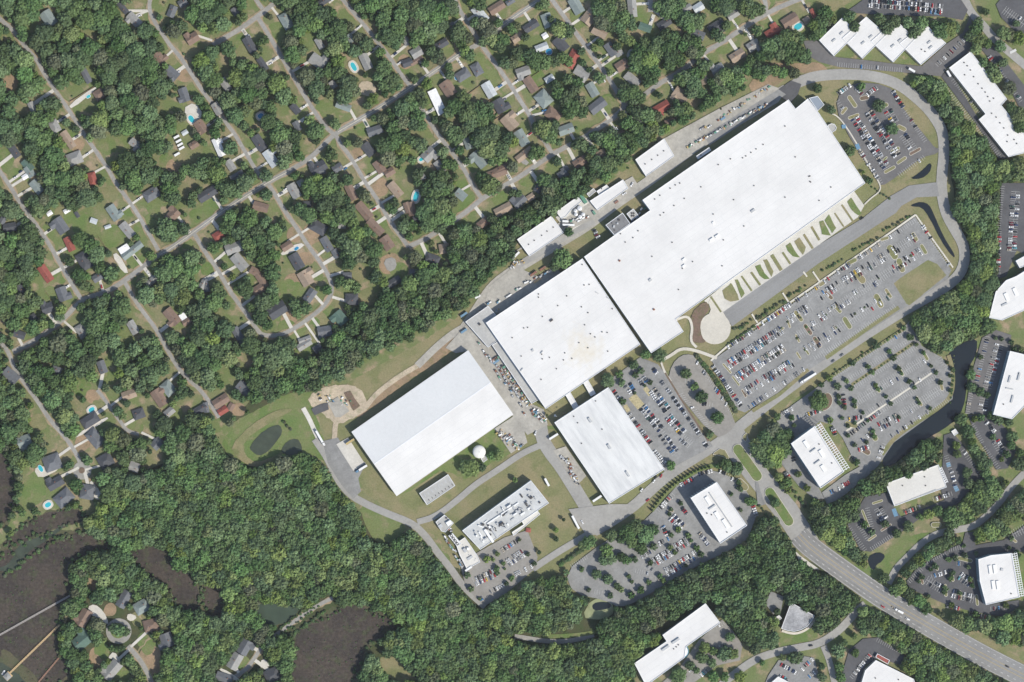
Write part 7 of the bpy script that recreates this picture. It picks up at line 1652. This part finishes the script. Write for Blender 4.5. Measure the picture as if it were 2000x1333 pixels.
# moving and roadside cars seen in the photograph
MOV = [((1724, 1185), -30, 'saloon car', 'red', 'red saloon car driving on the highway'), ((1745, 1187), -30, 'estate car', 'beige', 'beige estate car just ahead of a white van on the highway'), ((1772, 1209), -28, 'van', 'white', 'white van alone in the southern highway lane'),
       ((1967, 1302), -28, 'saloon car', 'black', 'black saloon car at the far right of the highway'), ((1265, 977), 35, 'saloon car', 'red', 'red saloon car driving past the weathered white hall'), ((1683, 427), 35, 'saloon car', 'black', 'black saloon car alone on the truck road'),
       ((1627, 706), 35, 'estate car', 'grey', 'grey estate car leading two on the ring road'), ((1644, 694), 35, 'saloon car', 'grey', 'grey saloon car behind another on the ring road'), ((1253, 957), 55, 'estate car', 'white', 'white estate car by the wall of the weathered hall'),
       ((1583, 1261), 8, 'saloon car', 'black', 'black saloon car on the street by the fan-shaped building'), ((1046, 846), 70, 'pickup', 'white', 'white pickup on grass between the weathered hall and yard'), ((1234, 361), 60, 'pickup', 'white', 'white pickup at the corner of the narrow service shed'),
       ((1219, 379), 30, 'pickup', 'white', 'white pickup beside the narrow service shed'), ((1430, 243), 35, 'pickup', 'white', 'white pickup on the strip north of the longest hall'), ((1370, 252), 35, 'pickup', 'silver', 'silver pickup at the grass edge of north service yard'),
       ((1385, 248), 35, 'pickup', 'white', 'white pickup parked second at the north yard edge'), ((1280, 932), 55, 'saloon car', 'black', 'black saloon car beside the southeast wall of weathered hall'), ((1291, 930), 60, 'saloon car', 'red', 'red saloon car beside the southeast wall of weathered hall'),
       ((1277, 940), 60, 'estate car', 'white', 'white estate car beside the southeast wall of weathered hall'), ((1137, 1020), -60, 'saloon car', 'white', 'white saloon car beside the trailers in the staging yard'), ((1180, 158), -60, 'saloon car', 'white', 'white saloon car at the kerb of the seventh street')]
for (p, a, k, c, lab) in MOV:
    w = W(*p); put_car(w.x, w.y, math.radians(a), k, c, lab, 'cars on the roads'); ncar += 1
seen = {}
for i, (px, py, a, r) in enumerate(DRIVECARS):
    if not (0 < px < 2000 and 0 < py < 1333): continue
    if ncar >= 110: break
    k, c = pick(dc, KINDW), pick(dc, CARW); w = W(px, py)
    lab = '%s %s in driveway of %s' % (c, k, r['ref'])
    if lab in seen: continue
    seen[lab] = 1
    put_car(w.x, w.y, a + dc.choice((0, math.pi)), k, c, ' '.join(lab.split()[:16]), 'cars in driveways'); ncar += 1
STUFF = []
ind = [q for lt in IND_LOTS for q in PARKED if q[5] == lt]
rest = [q for q in PARKED if q[5] not in IND_LOTS]
for q in ind:
    if ncar < 300:
        x, y, rz, k, c, lt, row, pos = q
        put_car(x, y, rz, k, c, '%s %s, %s of row %s in %s' % (c, k, ordn(pos), ORD[row].replace('first', 'one').replace('second', 'two').replace('third', 'three') if row < 4 else str(row), LOTNAME[lt]), 'cars in the quieter car parks'); ncar += 1
    else: rest.append(q)
vs_all, fs_all, mi_all = [], [], []
cols = list(CARCOL)
for (x, y, rz, k, c, lt, row, pos) in rest:
    vs, fs, mi = GEO[k]; b = len(vs_all); cs, sn = math.cos(rz), math.sin(rz)
    vs_all.extend([(x + v[0] * cs - v[1] * sn, y + v[0] * sn + v[1] * cs, carz + v[2]) for v in vs])
    fs_all.extend([tuple(b + i for i in f) for f in fs]); ci = cols.index(c)
    mi_all.extend([ci if m == 0 else len(cols) + m - 1 for m in mi])
o = mesh_obj('parked_cars', vs_all, fs_all, [M['car_' + c] for c in cols] + [M['carglass'], M['tyre']], None, mi_all)
tag(o, 'packed rows of cars filling the busiest car parks', 'cars', None, 'stuff')
print('CARS individual', ncar, 'mass', len(rest))

# articulated lorries and trailers
def lorry(px, py, ang, label, L=15.5, cab=True, col='white', cabcol='white', h=4.0):
    b = W(px, py, 2); root = empty('lorry' if cab else 'semi_trailer', (b.x, b.y, LEVEL['mark']), math.radians(-ang)); tag(root, label, 'lorry' if cab else 'trailer', 'lorries and trailers')
    m = {'white': 'unitwhite', 'yellow': 'yellow', 'blue': 'bluepaint', 'grey': 'unit'}
    share('trailer_box', box_mesh(L, 2.6, h - 1.15, m[col]), root, (0, 0, 1.15)); share('chassis', box_mesh(L - .5, 1.0, .35, 'tyre'), root, (0, 0, .78))
    share('roof_rail', box_mesh(L, .12, .12, 'unit'), root, (0, 1.2, h)); share('roof_rail', box_mesh(L, .12, .12, 'unit'), root, (0, -1.2, h))
    for dx in (L / 2 - 1.6, L / 2 - 3.0):
        for s in (-1, 1):
            w_ = share('wheel', cyl_mesh(.5, .5, 'tyre', 12), root, (dx, s * 1.25 + (.25 if s < 0 else -.25) * 0, .5)); w_.rotation_euler = (math.pi / 2 * s, 0, 0)
    if cab:
        cb_ = share('cab', box_mesh(2.4, 2.4, 2.6, m[cabcol]), root, (-L / 2 - 2.0, 0, .7)); share('windscreen', box_mesh(.1, 2.0, .9, 'carglass'), cb_, (-1.22, 0, 1.35)); share('bonnet', box_mesh(1.3, 2.0, 1.2, m[cabcol]), root, (-L / 2 - 3.8, 0, .7))
        for dx in (-L / 2 - 3.6, -L / 2 - .6):
            for s in (-1, 1): w_ = share('wheel', cyl_mesh(.5, .5, 'tyre', 12), root, (dx, s * 1.1, .5)); w_.rotation_euler = (math.pi / 2 * s, 0, 0)
lorry(624, 853, 60 + 180, 'white lorry parked on the gravel lane by the ponds'); lorry(684, 863, -32, 'yellow trailer backed against the warehouse dock', 11, False, 'yellow')
lorry(709, 914, -32, 'white lorry with blue cab at the warehouse dock', 11, True, 'white', 'blue'); lorry(1581, 737, -32, 'long white lorry on the ring road beside the long car park', 17)
lorry(1068, 942, 62, 'white trailer beside the drive east of laboratory field', 10, False); lorry(1124, 1020, 62, 'long white trailer on the staging yard edge', 17, False)
lorry(1081, 853, -32, 'white trailer backed to the weathered hall, north dock', 12, False); lorry(1166, 974, -34, 'white trailer backed to the weathered hall, south dock', 12, False)
lorry(915, 1111, -34, 'white trailer beside the laboratory tree', 9, False); lorry(1110, 440, 2, 'cream trailer beside the shed with five vents', 14, False); lorry(1104, 433, 3, 'short white trailer above the long cream one', 7, False)
lorry(1007, 500, -46, 'narrow white trailer at the tree belt edge', 12, False); lorry(933, 580, -30, 'white box trailer under the trees by the service road', 7, False)
lorry(685, 640, -38, 'long white trailer behind a grey house in the south yards', 18, False, h=3); lorry(1852, 145, 60, 'white box trailer at the corner of the stepped building', 8, False)
lorry(1780, 138, 30, 'white box trailer between sawtooth offices and the woods', 8, False); lorry(1758, 1195, 28, 'white lorry among cars on the highway', 7, True)
# storage: containers, crates, pallets
cr = random.Random(77)
def container(px, py, ang, L, m, label, h=2.6, wd=2.5):
    b = W(px, py, 1.3); root = empty('storage_container', (b.x, b.y, LEVEL['lot'] + .02), math.radians(-ang)); tag(root, label, 'container', 'yard containers')
    share('shell', box_mesh(L, wd, h, m), root); 
    for k in range(5): share('rib', box_mesh(.12, wd + .1, .1, 'unit'), root, (L * (k / 4 - .5) * .9, 0, h))
    share('door', box_mesh(.08, wd - .2, h - .3, 'unit'), root, (L / 2 + .03, 0, .1))
container(906, 615, -34, 9, 'bluepaint', 'blue container beside the grey roofed wing'); container(906, 647, -34, 8, 'bluepaint', 'pale blue container at the west wall of grey wing')
container(972, 699, -34, 9, 'greenmetal', 'green container in the storage yard'); container(966, 702, -34, 8, 'rust', 'rusty red container in the storage yard'); container(969, 707, -34, 8, 'bluepaint', 'blue container in the storage yard')
container(988, 715, -34, 9, 'greenmetal', 'dark green container halfway down the storage yard'); container(1139, 389, 56, 12, 'greenmetal', 'green shelter roof beside the steel tanks', 3.2, 4); container(1160, 416, 56, 5, 'greenmetal', 'small green cabinet by the tank yard')
container(1042, 535, -34, 9, 'rust', 'rusty frame rack by the square hall north wall'); container(1050, 548, -34, 10, 'wood', 'timber stack by the square hall north wall', 1.6); container(1060, 525, -34, 8, 'rust', 'brown skip near the shed with five vents', 1.8)
container(1412, 232, -34, 6, 'bluepaint', 'blue skip at the grass edge of the north yard', 1.8); container(999, 792 - 30, 50, 6, 'vent', 'black open skip in the storage yard', 1.4)
container(1006, 866, 60, 6, 'vent', 'black open skip in the lower storage yard', 1.4); container(1204, 395, -34, 5, 'rust', 'red machine beside the narrow service shed', 1.6)
crm = ['rust', 'wood', 'unit', 'unitwhite', 'bluepaint', 'greenmetal', 'yellow', 'woodgrey', 'vent', 'concrete']
CRN = {'rust': 'rusty', 'wood': 'timber', 'unit': 'grey', 'unitwhite': 'white', 'bluepaint': 'blue', 'greenmetal': 'green', 'yellow': 'yellow', 'woodgrey': 'weathered', 'vent': 'black', 'concrete': 'pale'}
def crates(a, b, spread, n, label, group):
    for k in range(n):
        f = cr.random(); x = a[0] + (b[0] - a[0]) * f + cr.uniform(-spread, spread); y = a[1] + (b[1] - a[1]) * f + cr.uniform(-spread, spread)
        m_ = cr.choice(crm); w_ = W(x, y); s1, s2, s3 = cr.choice((1.4, 2.0, 2.8)), cr.choice((1.1, 1.7)), cr.choice((.6, 1.1, 1.7, 2.4))
        o = share('crate', box_mesh(s1, s2, s3, m_), None, (w_.x, w_.y, LEVEL['lot'] + .03), math.radians(cr.choice((34, -56)) + cr.uniform(-15, 15))); tag(o, CRN[m_] + ' ' + label, 'crate', group)
crates((982, 716), (1035, 790), 4.5, 130, 'crates and scrap stacked along the storage yard wall', 'crates along the storage yard wall')
crates((975, 845), (1010, 872), 9, 40, 'crates in the lower storage yard by the domed tank', 'crates in the lower storage yard')
crates((935, 610), (975, 610), 6, 24, 'scrap heaped by the square hall northwest corner', 'scrap by the northwest corner')
crates((1000, 520), (1025, 510), 6, 24, 'scrap beside the service road at the tree belt', 'scrap at the tree belt')
crates((1100, 890), (1130, 945), 6, 26, 'dark scrap on the pad west of the weathered hall', 'scrap west of the weathered hall')
crates((1370, 255), (1500, 172), 3, 36, 'materials laid along the grass edge of the north yard', 'materials along the north yard')
crates((1040, 805), (1062, 820), 5, 22, 'pipes and drums at the south corner of square hall', 'drums at the south corner')
crates((1340, 290), (1500, 203), 2.2, 44, 'units standing along the north wall of longest hall', 'units along the north wall')
crates((620, 775), (690, 790), 7, 22, 'rubble and parts on the sandy building plot', 'rubble on the building plot')
for pts, m, nm in (([(640, 788), (660, 775), (683, 803), (665, 815), (655, 815)], 'yard', 'concrete_slab'), ([(672, 768), (684, 764), (703, 793), (690, 803)], 'mulch', 'dark_slab'), ([(608, 800), (625, 790), (640, 787), (642, 800), (615, 812)], 'dark', 'gravel_pad')):
    sheet(nm, pts, M[m], 'apron', 0, wig=.6)
for i, (x, y) in enumerate(((345, 268), (349, 276), (352, 283), (355, 290), (346, 302))): container(x, y, -30, 7, 'unitwhite', '%s white camper from the top in a tree-edged back yard' % ordn(i + 1), 2.6, 2.4)
# plant machinery standing outdoors
mr_ = random.Random(13)
def machine(px, py, ang, label, group):
    b = W(px, py, 1); root = empty('plant_machine', (b.x, b.y, LEVEL['lot'] + .02), math.radians(-ang + mr_.uniform(-8, 8))); tag(root, label, 'machine', group)
    L = mr_.choice((3.6, 4.8, 6.4)); m1, m2 = mr_.choice(('unit', 'unitwhite', 'unit', 'rust', 'bluepaint', 'greenmetal')), mr_.choice(('unit', 'silver', 'vent', 'unitwhite'))
    share('skid', box_mesh(L, 2.4, .4, 'vent'), root); share('cabinet', box_mesh(L * .45, 1.8, mr_.choice((1.6, 2.4)), m1), root, (-L * .22, 0, .4))
    v = share('vessel', cyl_mesh(.8, L * .45, m2, 12), root, (L * .02, .1, 1.3)); v.rotation_euler = (0, math.pi / 2, 0)
    share('stack', cyl_mesh(.35, mr_.choice((3.0, 4.2)), 'silver', 8), root, (L * .3, .7, .4)); p_ = share('pipe', cyl_mesh(.16, L * 1.1, 'unitwhite', 6), root, (-L * .55, -.9, 1.0)); p_.rotation_euler = (0, math.pi / 2, 0)
def machines(a, b, n, spread, ang, where):
    for k in range(n):
        f = (k + .5) / n; machine(a[0] + (b[0] - a[0]) * f + mr_.uniform(-spread, spread), a[1] + (b[1] - a[1]) * f + mr_.uniform(-spread, spread), ang, '%s plant machine from the west %s' % (ordn(k + 1), where), 'plant machines ' + where)
machines((1345, 286), (1500, 203), 16, 1.5, -34, 'along the north wall of longest hall')
machines((935, 672), (1030, 808), 16, 5, 56, 'in the yard between warehouse and square hall')
machines((1040, 800), (1068, 822), 6, 3, -34, 'at the south corner of square hall')
machines((978, 848), (1015, 868), 8, 6, -34, 'in the walled yard by domed tank')
machines((868, 1045), (905, 1105), 10, 3, 56, 'beside the cooling tower')
machines((1097, 888), (1128, 940), 8, 4, 56, 'on the pad west of weathered hall')
machines((955, 600), (1090, 518), 14, 5, -34, 'along the north wall of square hall')
machines((1112, 432), (1150, 425), 5, 3, -34, 'beside the steel tanks')
machines((1230, 440), (1262, 402), 6, 3, -34, 'in the corner by boiler house')
machines((858, 1018), (884, 1040), 6, 3, -34, 'around the plant house by laboratory')
machines((900, 1062), (930, 1095), 8, 3, 56, 'east of the cooling tower')
machines((950, 690), (1010, 770), 10, 3, 56, 'along the grey loading strip')
# picnic pavilion on the dry field
make_house(1032, 1036, 40, 34, 10, 'r', 'h'); tag(HOUSES[-1]['root'], 'small red-roofed picnic pavilion on the dry field', 'pavilion')
HOUSES[-1]['root'].name = 'picnic_pavilion'

# boardwalks over the marsh
def boardwalk(a, b, wid, m, label, rail=True):
    A, B = W(*a), W(*b); d = (B - A).to_2d(); L = d.length; ang = math.atan2(d.y, d.x); mid = (A + B) / 2
    root = empty('boardwalk', (mid.x, mid.y, 0), ang); tag(root, label, 'boardwalk')
    n = int(L / 3)
    me = box_mesh(2.94, wid, .12, m)
    for i in range(n): share('plank', me, root, (-L / 2 + (i + .5) * L / n, 0, 1.4))
    for i in range(0, n + 1, 3):
        for s in (-1, 1): share('post', box_mesh(.22, .22, 2.3, m), root, (-L / 2 + i * L / n, s * (wid / 2 + .12), 0))
    for s in (-1, 1): share('rail', box_mesh(L, .14, .14, m), root, (0, s * (wid / 2 + .12), 2.3))
c03 = CROP[(0, 3)]
boardwalk(c03(-40, 985), c03(548, 655), 1.9, 'woodgrey', 'grey weathered boardwalk crossing the dark marsh')
boardwalk(c03(80, 1258), c03(480, 870), 1.8, 'wood', 'new yellow timber boardwalk leading to the roofed dock')
boardwalk(c03(300, 1333), c03(460, 1142), 1.3, 'woodred', 'short reddish boardwalk at the bottom edge of the marsh')
b = W(*c03(62, 1283)); dk = empty('dock', (b.x, b.y, 0), .75); tag(dk, 'small roofed dock at the end of the yellow boardwalk', 'dock')
share('deck', box_mesh(9, 8, .3, 'wood'), dk, (0, 0, 1.2))
vs, fs = roof_geo(7.5, 7.5, 'h', 1.8, 4.0); mesh_obj('roof', vs, fs, M['shingle_g'], dk)
for sx in (-3, 3):
    for sy in (-3, 3): share('post', box_mesh(.25, .25, 2.6, 'wood'), dk, (sx, sy, 1.5))
b = W(*c03(30, 1255)); bt = empty('motor_boat', (b.x, b.y, .3), 1.0); tag(bt, 'white motor boat with dark seats moored at the dock', 'boat')
hull = [(-3, -1.1), (1.5, -1.2), (3.4, 0), (1.5, 1.2), (-3, 1.1)]
mesh_obj('hull', [(x * .85, y * .7, 0) for x, y in hull] + [(x, y, 1.0) for x, y in hull] + [(x * .88, y * .82, .75) for x, y in hull], [(i, (i + 1) % 5, 5 + (i + 1) % 5, 5 + i) for i in range(5)] + [(5 + i, 5 + (i + 1) % 5, 10 + (i + 1) % 5, 10 + i) for i in range(5)] + [(10, 11, 12, 13, 14)], M['trim'], bt)
share('seat', box_mesh(1.0, 1.4, .4, 'vent'), bt, (-1.2, 0, .78)); share('console', box_mesh(.8, .8, 1.0, 'carglass'), bt, (.4, 0, .78))
# garden fences
def fence(pts, label):
    a0 = W(*pts[0]); root = empty('fence', (a0.x, a0.y, 0)); tag(root, label, 'fence', 'garden fences')
    for a, b in zip(pts, pts[1:]):
        A, B = W(*a), W(*b); d = (B - A).to_2d(); ang = math.atan2(d.y, d.x); n = max(1, int(d.length / 6))
        for i in range(n):
            c = A + (B - A) * ((i + .5) / n); share('panel', box_mesh(round(d.length / n, 1) - .05, .08, 1.7, 'woodred'), root, (c.x - a0.x, c.y - a0.y, .1), ang)
        for i in range(n + 1):
            c = A + (B - A) * (i / n); share('post', box_mesh(.16, .16, 1.95, 'woodgrey'), root, (c.x - a0.x, c.y - a0.y, 0), ang)
c01, c20, c02 = CROP[(0, 1)], CROP[(2, 0)], CROP[(0, 2)]
fence(PT(c01, [(765, 515), (850, 640), (890, 690), (930, 740)]), 'brown fence along the long grassy back yards by the avenue'); fence(PT(c01, [(355, 945), (410, 1020)]), 'short brown fence behind the west street houses')
fence(PT(c20, [(580, 810), (645, 775)]), 'short fence below the pale metal house on fifth street'); fence(PT(c20, [(630, 955), (720, 900)]), 'fence behind the tan L-shaped house on sixth street'); fence(PT(c20, [(1010, 560), (950, 600)]), 'fence beside the grey L-shaped house east of sixth street')
fence(PT(CROP[(0, 0)], [(545, 795), (745, 670)]), 'dark fence beside the long pale driveway on second street'); fence(PT(c02, [(820, 830), (890, 780)]), 'fence behind the slate houses of cul-de-sac street')
fence(PT(c20, [(450, 740), (560, 660)]), 'fence between back yards east of fifth street'); fence(PT(c20, [(1000, 690), (1090, 640)]), 'fence between back yards east of sixth street')
print('OBJECTS', len(bpy.data.objects))
# ------------------------------------------------------------------ thin summer haze between the aircraft and the ground
hz = bpy.data.materials.new('thin_haze'); t, N, Lk = nt(hz); N.remove(N['Principled BSDF'])
pv = N.new('ShaderNodeVolumePrincipled'); pv.inputs['Density'].default_value = 2.0e-5; pv.inputs['Color'].default_value = (.90, .93, 1.0, 1); pv.inputs['Anisotropy'].default_value = 0.2
Lk.new(pv.outputs[0], N['Material Output'].inputs['Volume'])
vs, fs = box_geo(7000, 7000, CAM_H + 60, -1.5)
mesh_obj('haze', vs, fs, hz)['kind'] = 'stuff'
